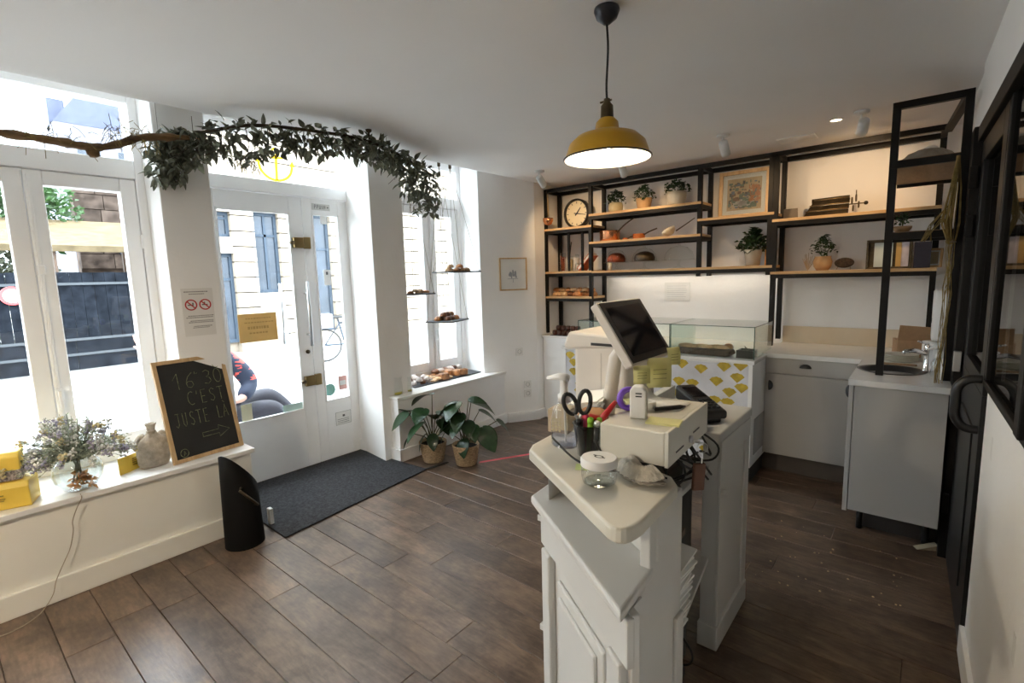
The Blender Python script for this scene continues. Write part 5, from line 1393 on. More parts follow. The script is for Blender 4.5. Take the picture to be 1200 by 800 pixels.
for k in range(5): crp.ball((-.62+.03*k, 1.25+.02*(k % 2), .785), .03, .035, .028, 8, 6, None, .25)
o = crp.build('crumpled_paper', mat('dull_foil', (.30, .30, .29), .5, var=.3, scale=20), smooth=False); tag(o, 'crumpled grey packaging on the inner shelf under the drawer', 'packaging', kind='stuff')
lo = MB()
for k in range(4): lo.tube(bez([(-.60, 1.30+.08*k, .30), (-.55, 1.34+.08*k, .20), (-.58, 1.42+.08*k, .08), (-.65, 1.55+.05*k, .01)], 6), .004, 6)
o = lo.build('floor_cables', 'cable'); tag(o, 'black cables hanging below the lower counter shelf', 'cables', kind='stuff')

# ------------------------------------------------------------------ right foreground wall fittings
def socket(label, loc, rotz, name='wall_socket', hole=True, s=1.0):
    t = thing(name, label, 'socket' if hole else 'switch', loc, rotz)
    bx(-.04*s, .04*s, -.009, 0, -.04*s, .04*s).build('plate', 'white_plastic', t, bevel=.003)
    if hole:
        MB().lathe([(.020*s, -.001), (.021*s, .001), (.019*s, .001), (.018*s, -.006), (0, -.006)], (0, -.009, 0), 20, R3(PI/2, 0, 0), close=True).build('well', 'greyp', t)
    else: bx(-.028*s, .028*s, -.013, -.009, -.028*s, .028*s).build('rocker', 'white_plastic', t, bevel=.002)
a3 = math.atan2(4.10-3.61, -3.08+3.39)
def on3(s, z, out=.0): 
    p = Vector((-3.39, 3.61)).lerp(Vector((-3.08, 4.10)), s); n3 = Vector((.49, -.31)).normalized(); p = p+n3*out; return (p.x, p.y, z)
socket('upper of two white sockets low on the wall by the plants', on3(.80, .385), a3)
socket('lower of two white sockets low on the wall by the plants', on3(.80, .290), a3)
socket('white socket beside the window bench end, above the pair', on3(.66, .735), a3)
socket('white switch plate near the top of the right half wall', (xr(2.25), 2.25, .89), PI/2, 'wall_switch', False)
socket('white socket low on the right half wall in the foreground', (xr(1.62), 1.62, .575), PI/2)
n3 = Vector((.49, -.31))
fr3, _p = frame('small_picture', 'small oak framed pale print on the wall beside the far window', on3(.58, 1.365, .001), .29, .325, .022, .013, 'frameoak', (0, 0, a3), .055, glazed=False)
_p.data.materials[0] = M['paper']
g = MB(); rs = random.Random(3)
for k in range(14):
    x = rs.uniform(-.05, .035); z = .12+rs.random()*.03; g.box(x, x+.012, -.0115, -.0109, z, z+rs.uniform(.02, .075)*(1-abs(x)*8))
g.box(-.06, .05, -.0115, -.0109, .115, .119); g.box(-.004, .0, -.0115, -.0109, .08, .115)
g.build('drawing', mat('pale_ink', (.38, .40, .44), .8), fr3)
o = MB().extr([(-2.74, 2.83, .0012), (-2.72, 2.80, .0012), (-2.40, 3.36, .0012), (-2.42, 3.39, .0012)], (0, 0, .0006)).build('floor_tape', 'pink'); tag(o, 'pink tape line on the floor beside the plants', 'tape')

# ------------------------------------------------------------------ doormat
dm_ = MB().prism([(-3.80, 1.262), (-3.80, 2.412), (-3.28, 2.43), (-2.96, 2.452), (-2.83, 1.248), (-3.13, 1.252), (-3.37, 1.252)], 0.0005, .011).build('doormat', 'mat', bevel=.003); tag(dm_, 'large charcoal doormat fitted inside the glazed entrance', 'doormat')
o = MB().prism([(-2.985, 2.452), (-2.955, 2.452), (-2.93, 2.66), (-2.955, 2.66)], .0005, .006).build('mat_edge_strip', 'rubber'); tag(o, 'dark rubber edge strip past the corner of the doormat', 'strip')
ZS1, ZS2 = .4955, .5435
# ------------------------------------------------------------------ chalkboard
chb = thing('chalkboard', 'oak framed chalkboard with French chalk lettering leaning on the pier', 'sign', (-3.225, 1.045, ZS1+.002), rot=(0, 0, 0))
chb.rotation_mode = 'QUATERNION'
# local frame: x across the board, z up, -y towards the viewer
yv = (Vector((-3.335, 1.20, 0))-Vector((-3.27, .82, 0)))
bl = Vector((-3.205, .838, ZS1+.002)); br = Vector((-3.252, 1.232, ZS1+.002)); tl0 = Vector((-3.345, .812, 1.075))
ux = (br-bl).normalized(); uz0 = (tl0-bl); uz = (uz0-ux*uz0.dot(ux)).normalized(); uy = uz.cross(ux)
BW, BH = (br-bl).length, uz0.dot(uz)
chb.location = bl
chb.rotation_quaternion = Matrix((ux, uy, uz)).transposed().to_quaternion()
f = MB(); fw = .022
f.box(0, fw, 0, .02, 0, BH); f.box(BW-fw, BW, 0, .02, 0, BH); f.box(fw, BW-fw, 0, .02, 0, fw); f.box(fw, BW-fw, 0, .02, BH-fw, BH)
f.build('frame', 'frameoak', chb, bevel=.002)
bd = bx(fw, BW-fw, .008, .014, fw, BH-fw).build('blackboard', 'board', chb)
ck_ = MB()
def chalk(strokes, x, z, s, sx=None, w=.0017):
    sx = sx or s
    for st_ in strokes:
        P = [(x+a*sx, .0072, z+b*s) for a, b in st_]
        ck_.tube(P, w, 5)
def arc(cx, cy, rx, ry, a0, a1, n=12): return [(cx+rx*math.cos(math.radians(a0+(a1-a0)*i/n)), cy+ry*math.sin(math.radians(a0+(a1-a0)*i/n))) for i in range(n+1)]
G = {'1': [[(0, .62), (.28, 1), (.28, 0)]], '6': [[(.5, .95), (.22, .7), (.08, .35), (.12, .08), (.32, 0), (.48, .15), (.42, .38), (.2, .42), (.1, .3)]],
     '3': [[(.05, .9), (.25, 1), (.45, .85), (.40, .62), (.2, .52), (.42, .42), (.5, .2), (.3, 0), (.05, .08)]], '0': [arc(.28, .5, .24, .5, 90, 450, 16)],
     'C': [arc(.38, .5, .32, .5, 60, 300)], "'": [[(.1, 1), (.06, .75)]], 'E': [[(.5, 1), (.1, 1), (.1, 0), (.5, 0)], [(.1, .5), (.42, .5)]],
     'S': [[(.5, .88), (.3, 1), (.1, .85), (.15, .62), (.42, .42), (.48, .18), (.3, 0), (.06, .12)]], 'T': [[(0, 1), (.55, 1)], [(.27, 1), (.27, 0)]],
     'J': [[(.1, 1), (.5, 1)], [(.36, 1), (.36, .2), (.2, 0), (.02, .15)]], 'U': [[(.06, 1), (.08, .2), (.25, 0), (.42, .15), (.46, 1)]], 'L': [[(.1, 1), (.1, 0), (.45, 0)]],
     'A': [[(0, 0), (.25, 1), (.5, 0)], [(.1, .38), (.4, .38)]], '`': [[(.12, 1.32), (.3, 1.15)]]}
def word(t_, x, z, s, adv, sx):
    for ch in t_:
        if ch != ' ': chalk(G[ch], x, z, s, sx)
        x += adv*(.45 if ch in "'" else 1)*(0 if ch == '`' else 1)
word('16', BW*.22, BH*.70, .095, .062, .095); chalk([[(0, 0), (.02, .05)], [(.06, .0), (.12, .015)]], BW*.53, BH*.83, .3, .12)
word('30', BW*.64, BH*.71, .085, .058, .085)
word("C'EST", BW*.36, BH*.53, .078, .050, .062)
word('JUSTE', BW*.14, BH*.335, .080, .0385, .048); word('L`A', BW*.725, BH*.345, .075, .036, .055)
chalk([[(0, .3), (0, .62), (.6, .62), (.6, .95), (1, .47), (.6, 0), (.6, .3), (0, .3)]], BW*.46, BH*.155, .075, .155)
for (x, z) in ((BW*.86, BH*.905), (BW*.17, BH*.085)):
    chalk([arc(0, 0, .021, .023, 0, 360, 18), [(-.004, -.014), (.0, .012), (.006, -.006), (-.004, -.006)]], x, z, 1.0, 1.0, .0018)
ck_.build('chalk_lettering', 'chalk', bd)['kind'] = 'stuff'
# ------------------------------------------------------------------ canvas bag
cbg = thing('canvas_bag', 'small natural canvas bag with a tied neck behind the chalkboard', 'bag', (-3.315, .775, ZS1))
MB().lathe([(0, 0), (.066, 0), (.078, .02), (.080, .10), (.078, .150), (.060, .172), (.030, .184), (.026, .192), (0, .192)], n=18, M3=Matrix.Diagonal((.7, 1.0, 1))).build('sack', 'cloth', cbg, smooth=True)
for s_ in (-1, 1): MB().ball((0, s_*.058, .158), .020, .024, .040, 10, 7, R3(s_*.5, 0, 0)).build('corner_ear', 'cloth', cbg, smooth=True)
MB().lathe([(.022, .186), (.018, .20), (.022, .225), (.030, .245), (.024, .246), (.014, .205)], n=14, close=True).build('neck', 'cloth', cbg, smooth=True)
MB().ring((0, 0, .198), .020, .004, 16, 6).build('tie', 'rope', cbg)
# yellow cards
yc = thing('folded_card', 'yellow folded carton card beside the canvas bag', 'card', (-3.345, .665, ZS1))
def panel(p0, p1, z0, z1, lean_, name, m, parent, th=.003):
    a, b = Vector(p0), Vector(p1)
    d = (b-a).normalized(); nn = Vector((d.y, -d.x))*th
    return MB().extr([(a.x, a.y, z0), (b.x, b.y, z0), (b.x+lean_, b.y, z1), (a.x+lean_, a.y, z1)], (nn.x, nn.y, 0)).build(name, m, parent)
p1 = panel((.055, -.058), (.03, -.005), 0, .09, -.01, 'left_panel', 'card_y', yc); p2 = panel((.03, -.005), (-.03, .075), 0, .085, -.02, 'right_panel', 'card_y', yc)
MB().extr([(.045, -.058, .088), (.02, -.005, .088), (-.05, .075, .083), (-.07, .0, .10)], (0, 0, .002)).build('flap', mat('pale_card', (.7, .66, .6), .6), yc)
g = MB()
for k in range(4): g.extr([(.026-.006*k*0-.010, .012, .065-.012*k), (-.012, .05, .064-.012*k), (-.012, .05, .067-.012*k), (.016, .012, .068-.012*k)], (.004, .003, 0))
g.build('print', mat('olive_print', (.30, .22, .04), .6), yc)
yb = thing('yellow_carton', 'lower yellow carton with rounded end at the left frame edge', 'box', (-3.285, .16, ZS1), rotz=-.35)
MB().extr([(-.075, -.19, 0), (.062, -.19, 0), (.072, -.19, .10), (.058, -.19, .125), (-.075, -.19, .12)], (0, .31, 0)).build('carton', 'card_y', yb, bevel=.006, seg=3)
g = MB(); g.box(.066, .0735, .0, .03, .070, .073); g.box(.066, .0735, -.005, .035, .055, .057); g.box(.066, .0735, .0, .03, .045, .047)
g.v = [(x+(z-.05)*.1, y, z) for x, y, z in g.v]; g.build('print', mat('olive_print2', (.30, .22, .04), .6), yb)
yb2 = thing('yellow_carton', 'upper yellow carton with a floral band lying on another carton', 'box', (-3.300, .14, ZS1+.128), rotz=-.25)
MB().extr([(-.06, -.17, 0), (.058, -.17, 0), (.05, -.17, .11), (.03, -.17, .13), (-.06, -.17, .125)], (0, .28, 0)).build('carton', 'card_y', yb2, bevel=.006, seg=3)
MB().extr([(-.061, -.171, .002), (.0595, -.171, .002), (.0575, -.171, .048), (-.061, -.171, .052)], (0, .2825, 0)).build('floral_band', 'band', yb2)
# ------------------------------------------------------------------ bowl vase with dried bouquet
vs_ = thing('bowl_vase', 'round clear glass bowl vase on the window bench', 'vase', (-3.235, .435, ZS1+.001))
prof = [(0, .0), (.045, .0), (.075, .022), (.098, .060), (.103, .095), (.094, .135), (.072, .165), (.060, .172), (.062, .180), (.070, .188)]
MB().lathe(prof, n=40, close=True).build('bowl', 'glassware', vs_, smooth=True)
MB().lathe([(max(0, r-.004), z+.004) for r, z in prof[:-1]], n=40, close=True).build('bowl_inside', 'glassware', vs_, smooth=True)
MB().ring((0, 0, .188), .070, .003, 32, 6).build('rim', 'glassware', vs_, smooth=True)
am = thing('amber_flowers', 'crumpled amber flowers lying inside the bowl vase', 'flowers', (-3.225, .445, ZS1+.012))
foliage(80, .050, .070, (0, 0, .008), (.022, .040), 5, .8, 0.0).build('petals', 'amber', am)['kind'] = 'stuff'
bq = thing('dried_bouquet', 'wide dried bouquet of grey green sprigs and pale flowers', 'bouquet', (-3.235, .435, ZS1+.155))
rs = random.Random(14); lv = MB(); stm = MB(); tips = []
for i in range(230):
    a = rs.uniform(0, 2*PI); sp = rs.uniform(.15, 1.0); L = rs.uniform(.17, .25)
    d = Vector((math.cos(a)*sp, math.sin(a)*sp*1.15, .85-.70*sp)).normalized()
    p0 = Vector((math.cos(a)*.02, math.sin(a)*.02, .0)); p1 = p0+d*L*.5+Vector((0, 0, .02)); p2 = p0+d*L+Vector((0, 0, -.03*sp))
    stm.tube([p0, p1, p2], .0011, 4); tips.append(p2)
    for k in range(16):
        t_ = rs.uniform(.15, 1); p = p0.lerp(p1, t_*2) if t_ < .5 else p1.lerp(p2, t_*2-1)
        l_ = rs.uniform(.010, .022); rm = Euler((rs.uniform(-1.2, 1.2), rs.uniform(-1.2, 1.2), rs.uniform(0, 6.28))).to_matrix()
        lv.add([p+rm @ Vector(v) for v in ((0, 0, 0), (l_*.22, l_*.5, .001), (0, l_, 0), (-l_*.22, l_*.5, .001))], [(0, 1, 2, 3)])
for k in range(26):
    a = rs.uniform(0, 6.28); r = rs.uniform(0, .018); stm.tube([(math.cos(a)*r, math.sin(a)*r, .0), (math.cos(a+2)*.03, math.sin(a+2)*.03, -.125)], .0014, 4)
stm.build('stems', 'greyleaf', bq)['kind'] = 'stuff'; lv.build('sprigs', 'greyleaf', bq)['kind'] = 'stuff'
def bloom(m, r, sd):
    st0 = random.getstate(); random.seed(sd); mb = MB()
    for k in range(16): mb.ball((random.uniform(-r, r), random.uniform(-r, r), random.uniform(-r*.4, r*.7)), r*.30, n=5, m=4)
    random.setstate(st0); return mb.build('flower_head', m, bq)
fl_ = {'white_flower': bloom('white_flower', .020, 1), 'lilac_flower': bloom('lilac_flower', .018, 2), 'cream_flower': bloom('cream_flower', .022, 3)}
first = {k: True for k in fl_}
for i in range(90):
    p = tips[i*3 % len(tips)]*rs.uniform(.8, 1.0)
    k = rs.choice(('white_flower', 'white_flower', 'lilac_flower', 'lilac_flower', 'cream_flower'))
    if first[k]: o = fl_[k]; first[k] = False; o.location = p
    else: o = again(fl_[k], 'flower_head', p, (rs.uniform(0, 3), rs.uniform(0, 3), 0), bq, (rs.uniform(.7, 1.1),)*3)
# thin cable down the bench
o = MB().tube(bez([(-3.150, .42, .4985), (-3.134, .42, .48), (-3.132, .398, .44), (-3.136, .376, .38), (-3.132, .372, .33), (-3.134, .352, .25), (-3.131, .322, .19), (-3.118, .285, .12), (-3.10, .262, .06), (-3.07, .20, .006), (-3.02, .10, .005), (-3.06, .02, .005)], 6), .0022, 6).build('thin_white_cable', mat('beige_cable', (.40, .34, .26), .6), smooth=True); tag(o, 'thin beige cable running down the bench to the floor', 'cable')
# ------------------------------------------------------------------ black umbrella stand
us = thing('umbrella_stand', 'black slant topped umbrella stand at the bench end', 'stand', (-2.985, 1.085, 0))
mb = MB(); N = 28; vs = []; fs = []
for lvl in range(5):
    for k in range(N):
        a = 2*PI*k/N; t_ = lvl/4
        r = .105-.012*t_
        ztop = .430+.125*math.cos(a-math.radians(-72))
        vs.append((math.cos(a)*r, math.sin(a)*r, ztop*t_))
for lvl in range(4):
    for k in range(N): fs.append((lvl*N+k, lvl*N+(k+1) % N, (lvl+1)*N+(k+1) % N, (lvl+1)*N+k))
fs.append(tuple(range(N))[::-1])
o = mb.add(vs, fs).build('body', mat('matt_black', (.006, .006, .006), .7, spec=.15), us, smooth=False); smooth_angle(o, 50); so = o.modifiers.new('t', 'SOLIDIFY'); so.thickness = .004
hb = MB().tube([(.100, -.030, .372), (.123, -.048, .366), (.123, .043, .250), (.098, .035, .250)], .0075, 8).build('handle', 'iron', us, smooth=True)
o = bx(-.02, .02, -.012, .012, 0, .10).build('white_tag', 'paper', loc=(-3.07, 1.275, .012), bevel=.004); tag(o, 'small white block on the floor behind the umbrella stand', 'block')
# ------------------------------------------------------------------ no smoking poster
po_ = thing('smoking_notice', 'white no smoking notice with two red signs on the pier', 'notice', (XF+.0005, 1.10, 1.20))
bx(0, .0015, -.085, .085, 0, .285).build('sheet', mat('notice_paper', (.76, .75, .73), .6, var=.01), po_)
g = MB(); rs = random.Random(6)
for z, a, b, h in ((.262, -.07, .055, .006), (.249, -.045, .035, .005), (.118, -.06, .07, .005), (.108, -.07, .072, .005), (.088, -.05, .07, .005), (.079, -.06, .07, .005), (.055, -.035, .065, .005), (.047, -.04, .05, .004)):
    y = a
    while y < b: w_ = rs.uniform(.004, .012); g.box(.0015, .0021, y, y+w_, z, z+h); y += w_+.0025
g.build('small_print', mat('grey_small_print', (.25, .24, .24), .7), po_)['kind'] = 'stuff'
for s_, y in ((0, -.038), (1, .038)):
    r_ = MB().lathe([(.026, 0), (.033, 0), (.033, .0012), (.026, .0012), (.026, 0)], (.0015, y, .187), 28, R3(0, PI/2, 0), close=True)
    c, q = math.cos(PI/4), math.sin(PI/4)
    r_.add([(.0026, y-.022, .187+.017), (.0026, y-.017, .187+.022), (.0026, y+.022, .187-.017), (.0026, y+.017, .187-.022)], [(0, 1, 2, 3)])
    sg = r_.build('sign', 'red', po_)
    g = MB(); g.box(.0017, .0022, y-.018, y+.014, .183, .189)
    if s_: g.box(.0017, .0022, y-.006, y+.0, .190, .203)
    else: g.box(.0017, .0022, y+.006, y+.014, .190, .200)
    g.build('pictogram', 'ink', sg)
# ------------------------------------------------------------------ driftwood branch
br_ = thing('driftwood_branch', 'long driftwood branch hanging along the top of the window', 'branch', (-3.22, .5, 2.2))
pts = [(-3.26, -.45, 2.26), (-3.25, -.1, 2.225), (-3.23, .22, 2.205), (-3.22, .36, 2.200), (-3.21, .50, 2.198), (-3.21, .60, 2.192), (-3.20, .665, 2.190), (-3.20, .76, 2.222), (-3.19, .86, 2.272), (-3.18, .98, 2.295), (-3.17, 1.085, 2.308)]
pb = [Vector(p)-Vector(br_.location) for p in bez(pts, 5)]
rr = [.0185+.002*math.sin(i*1.7)+.0015*math.sin(i*.9) for i in range(len(pb))]
for i in range(5): rr[-1-i] *= .55+.1*i
mb = MB().tube(pb, rr, 14); rs = random.Random(3); mb.v = [tuple(Vector(v)+Vector((rs.uniform(-.003, .003),)*3)) for v in mb.v]
mb.ball(Vector((-3.20, .655, 2.165))-Vector(br_.location), .02, .03, .026, 8, 6, None, .1)
mb.build('branch', 'driftwood', br_, smooth=True)
lc_ = MB()
for cy, n_ in ((.45, 26), (.78, 60), (.86, 40), (.60, 14)):
    for k in range(n_):
        p = Vector((-3.20+rs.uniform(-.03, .03), cy+rs.uniform(-.07, .07), 2.20+(.06 if cy > .7 else 0)+rs.uniform(-.03, .05)))-Vector(br_.location)
        q = p+Vector((rs.uniform(-.04, .04), rs.uniform(-.05, .05), rs.uniform(-.075, .06)))
        lc_.tube([p, (p+q)/2+Vector((rs.uniform(-.01, .01), 0, .01)), q], .0014, 4)
lc_.build('lichen', mat('ochre_lichen', (.30, .22, .07), .9, var=.3, scale=40), br_)['kind'] = 'stuff'
for y in (.20, .95): MB().tube([(-.005, y-.5, .04), (-.005, y-.5, 2.48-2.2)], .0012, 5).build('wire', 'iron', br_)
# ------------------------------------------------------------------ leafy hoop over the door
gd = thing('leaf_garland', 'curved rod hung with dark eucalyptus leaves over the entrance', 'garland', (-2.9, 1.8, 2.35))
arcp = [(-3.36, .985, 2.305), (-3.24, 1.075, 2.325), (-3.09, 1.16, 2.345), (-2.86, 1.305, 2.356), (-2.745, 1.585, 2.358), (-2.71, 1.873, 2.358), (-2.80, 2.16, 2.355), (-2.92, 2.42, 2.345), (-3.13, 2.82, 2.325)]
ap = [Vector(p)-Vector(gd.location) for p in bez(arcp, 10)]
MB().tube(ap, .009, 8).build('rod', 'bark', gd, smooth=True)
for q in (14, 58): MB().tube([ap[q], (ap[q].x, ap[q].y, CEIL-2.35)], .0016, 5).build('hanger', 'iron', gd)
hk = MB().lathe([(0, 0), (.02, 0), (.018, -.012), (.006, -.02), (.005, -.10), (0, -.10)], n=12).build('ceiling_hook', 'iron', gd, loc=(ap[52].x, ap[52].y, CEIL-2.35), smooth=True)
lfm = leaf_mb(.066, .036, .25, .15, 5).build('leaf', 'leafdry', gd)
lfm2 = leaf_mb(.080, .030, .1, .2, 5).build('leaf', 'leafdry', gd)
rs = random.Random(17)
def profile(t_):   # hanging depth along the hoop
    return 1.55*(.075+.07*math.exp(-((t_-.06)/.09)**2)+.045*math.exp(-((t_-.35)/.12)**2)+.15*math.exp(-((t_-.93)/.085)**2)+.02*math.sin(t_*40))
mass = MB(); cnt = 0
for i in range(1500):
    t_ = rs.random()**.95
    if i % 4 == 0: t_ = rs.choice((rs.gauss(.05, .05), rs.gauss(.93, .06)))
    t_ = min(max(t_, .005), .998)
    b = ap[int(t_*(len(ap)-1))]; dep = profile(t_)
    s_ = rs.random()**1.3
    p = b+Vector((rs.gauss(0, .034), rs.gauss(0, .034), -dep*s_+.012))
    tilt = rs.uniform(1.7, 2.9) if s_ > .2 else rs.uniform(.3, 2.6)
    e_ = Euler((-tilt+PI/2-.6*0, rs.uniform(-.6, .6), rs.uniform(0, 6.28)))
    e_ = Euler((-(tilt-PI/2), rs.uniform(-.7, .7), rs.uniform(0, 6.28)), 'XYZ')
    sc_l = rs.uniform(.55, 1.05)
    if i < 250:
        src = lfm if i % 3 else lfm2
        if i == 0: o = lfm2; o.location = p; o.rotation_euler = e_
        elif i == 1: o = lfm; o.location = p; o.rotation_euler = e_
        else: again(src, 'leaf', p, e_, gd, (sc_l,)*3)
    else:
        rm = e_.to_matrix()*sc_l; src = lfm.data if i % 3 else lfm2.data
        mass.add([rm @ v.co+p for v in src.vertices], [tuple(f_.vertices) for f_ in src.polygons])
mass.build('leaf_mass', 'leafdry', gd)['kind'] = 'stuff'
tw_ = MB()
for i in range(90):
    t_ = rs.random(); b = ap[int(t_*(len(ap)-1))]; d = profile(t_)
    tw_.tube([b, b+Vector((rs.gauss(0, .03), rs.gauss(0, .03), -d*.5)), b+Vector((rs.gauss(0, .045), rs.gauss(0, .045), -d*.95))], .0017, 4)
tw_.build('twig', 'bark', gd)['kind'] = 'stuff'
MB().tube([(-.335, -.655, -.02), (-.335, -.652, -.10)], [.014, .012], 8).build('peg', mat('pale_peg', (.50, .36, .20), .7), gd, smooth=True)
dp = MB()
for i in range(40): 
    p = Vector((-.30+rs.gauss(0, .03), -.42+rs.gauss(0, .05), -.11)); dp.tube([p, p+Vector((rs.gauss(0, .02), rs.gauss(0, .02), -rs.uniform(.02, .09)))], .0016, 4)
dp.build('dry_grass', 'straw', gd)['kind'] = 'stuff'
# ------------------------------------------------------------------ hanging slate trays with pastries
def hang_tray(label, cx, cy, cz, w_, d_, tops, rotz):
    t = thing('hanging_tray', label, 'tray', (cx, cy, cz), rotz)
    bx(-d_/2, d_/2, -w_/2, w_/2, -.006, .006).build('slate', 'slate', t, bevel=.002)
    Rz = Matrix.Rotation(-rotz, 3, 'Z'); k = 0
    for sx in (-1, 1):
        for sy in (-1, 1):
            c = Vector((sx*(d_/2-.012), sy*(w_/2-.012), .006)); tp_ = Rz @ (Vector(tops[0 if sy < 0 else 1])-Vector((cx, cy, cz)))
            r_ = MB().tube([c, tp_], .0019, 5).build('rope', 'rope', t)
            MB().ball(c+Vector((0, 0, .003)), .007, n=8, m=6).build('knot', 'rope', r_)
    return t
H1, H2, H0 = (-3.40, 3.13, 2.525-.02), (-3.40, 3.265, 2.525-.02), (-3.42, 2.80, 2.525-.02)
for q, h in (('nearer', H1), ('farther', H2)):
    o = thing('ceiling_hook', q+' small ceiling hook holding the hanging tray ropes', 'hook', (h[0], h[1], 2.525)); MB().lathe([(0, 0), (.014, 0), (.014, -.03), (.008, -.035), (0, -.035)], n=12).build('hook', 'iron', o, smooth=True)
hang_tray('small hanging slate tray partly behind the pier, holding flat pastries', -3.42, 2.80, 1.375, .27, .24, (H0, H0), .1)
hang_tray('lowest hanging slate tray piled with round buns', -3.40, 3.155, 1.115, .36, .27, (H1, H1), .35)
hang_tray('highest hanging slate tray with two clusters of rolls', -3.40, 3.30, 1.560, .40, .26, (H2, H2), .05)
def pastry(m, L, w_, h_, loc, rz, sd, label, group, bend=0):
    o = lump(L, w_, h_, sd, 12, 8, bend).build('pastry', m, loc=loc, rot=(0, 0, rz), smooth=True); tag(o, label, 'pastry', group); return o
rs = random.Random(5)
for k in range(5): pastry(rs.choice(('dough', 'crust')), .10, .055, .018, (-3.42+rs.uniform(-.05, .05), 2.735+.045*k, 1.3815+.014*(k % 2)), rs.uniform(0, 3), 200+k, 'flat browned pastry on the small hanging tray by the pier', 'pastries on the small hanging tray')
k = 0
for lv_, row in enumerate((((-.10, -.05), (-.035, -.055), (.03, -.05), (.10, -.045), (-.06, .03), (.02, .03), (.09, .04)), ((-.06, -.01), (.015, -.01), (.07, 0)))):
    for (a, b) in row:
        c_, s_ = math.cos(.35), math.sin(.35)
        pastry('crustdark' if k % 3 else 'crust', .072, .068, .030, (-3.40+b*c_-a*s_, 3.155+b*s_+a*c_, 1.1215+.036*lv_), k, 220+k, 'round brown bun piled on the lowest hanging tray', 'buns on the lowest hanging tray'); k += 1
for k, (a, b, z) in enumerate(((-.10, 0, 0), (-.05, -.03, 0), (-.07, 0, .034), (.03, -.02, 0), (.085, 0, 0), (.055, -.01, .034), (.12, .02, 0))):
    pastry('crust' if k % 2 else 'dough', .075, .06, .026, (-3.40+b, 3.29+a, 1.5665+z), k*1.3, 240+k, 'browned roll on the highest hanging tray', 'rolls on the highest hanging tray')
# ------------------------------------------------------------------ far window sill: slate with pastries and jugs
sl = MB().prism([(-3.70, 2.78), (-3.44, 2.76), (-3.44, 3.62), (-3.70, 3.66)], ZS2, ZS2+.010).build('slate_board', 'slate', bevel=.002); tag(sl, 'long grey slate board on the far window sill', 'slate')
ZT2 = ZS2+.0102
rs = random.Random(27); k = 0
for i in range(5):
    for j in range(3):
        m_ = ('sugar', 'crustdark', 'sugar')[(i+j) % 3]
        pastry(m_, .075, .055, .024, (-3.67+.08*j+rs.uniform(-.01, .01), 2.80+.045*i+.01*j, ZT2+(.026 if (i+j) % 2 else 0)), rs.uniform(0, 3), 300+k, 'sugar dusted pastry at the near end of the slate board', 'sugared pastries on the slate'); k += 1
for i in range(5):
    for j in range(3):
        pastry(rs.choice(('dough', 'crust')), .10, .065, .016, (-3.655+.085*j, 3.03+.045*i, ZT2+.010*(i % 2)), rs.uniform(-.3, .3)+1.5, 340+k, 'flat golden biscuit in the middle of the slate board', 'golden biscuits on the slate'); k += 1
for i, (x, y) in enumerate(((-3.47, 3.14), (-3.50, 3.34), (-3.55, 3.28), (-3.48, 3.40), (-3.60, 3.33))):
    o = bx(-.035, .035, -.045, .045, 0, .06).build('loaf_cake', 'crust', loc=(x, y, ZT2+.001), rot=(0, 0, rs.uniform(-.4, .4)), bevel=.014, seg=3); tag(o, ('small upright golden loaf at the front of the slate board' if i == 0 else 'small golden loaf in the cluster at the far end of the slate'), 'cake', None if i == 0 else 'loaves on the slate')
for i in range(6): pastry('sugar' if i % 2 else 'crustdark', .09, .07, .032, (-3.66+.01*(i % 2), 3.20+.062*i, ZT2+.03), rs.uniform(0, 3), 400+i, 'sugar topped bun in the back row against the window', 'buns along the window')
def jug(label, x, y, r, h):
    t = thing('glass_jug', label, 'jug', (x, y, ZS2))
    MB().lathe([(0, .003), (r*.9, .003), (r*.9, 0), (r, 0), (r*.95, h*.5), (r*.8, h*.8), (r*.9, h)], n=24, close=True).build('body', 'glassware', t, smooth=True)
    MB().tube(bez([(0, -r*.85, h*.88), (0, -r*1.6, h*.85), (0, -r*1.7, h*.5), (0, -r*.95, h*.3)], 5), .004, 7).build('handle', 'glassware', t, smooth=True)
    MB().lathe([(0, .004), (r*.85, .004), (r*.88, h*.12), (0, h*.12)], n=20).build('lemon_slices', mat('lemon', (.70, .62, .12), .5), t)
jug('clear glass jug at the near corner of the far window sill', -3.385, 2.53, .045, .15)
jug('smaller glass jug just behind the first on the sill', -3.40, 2.655, .040, .13)
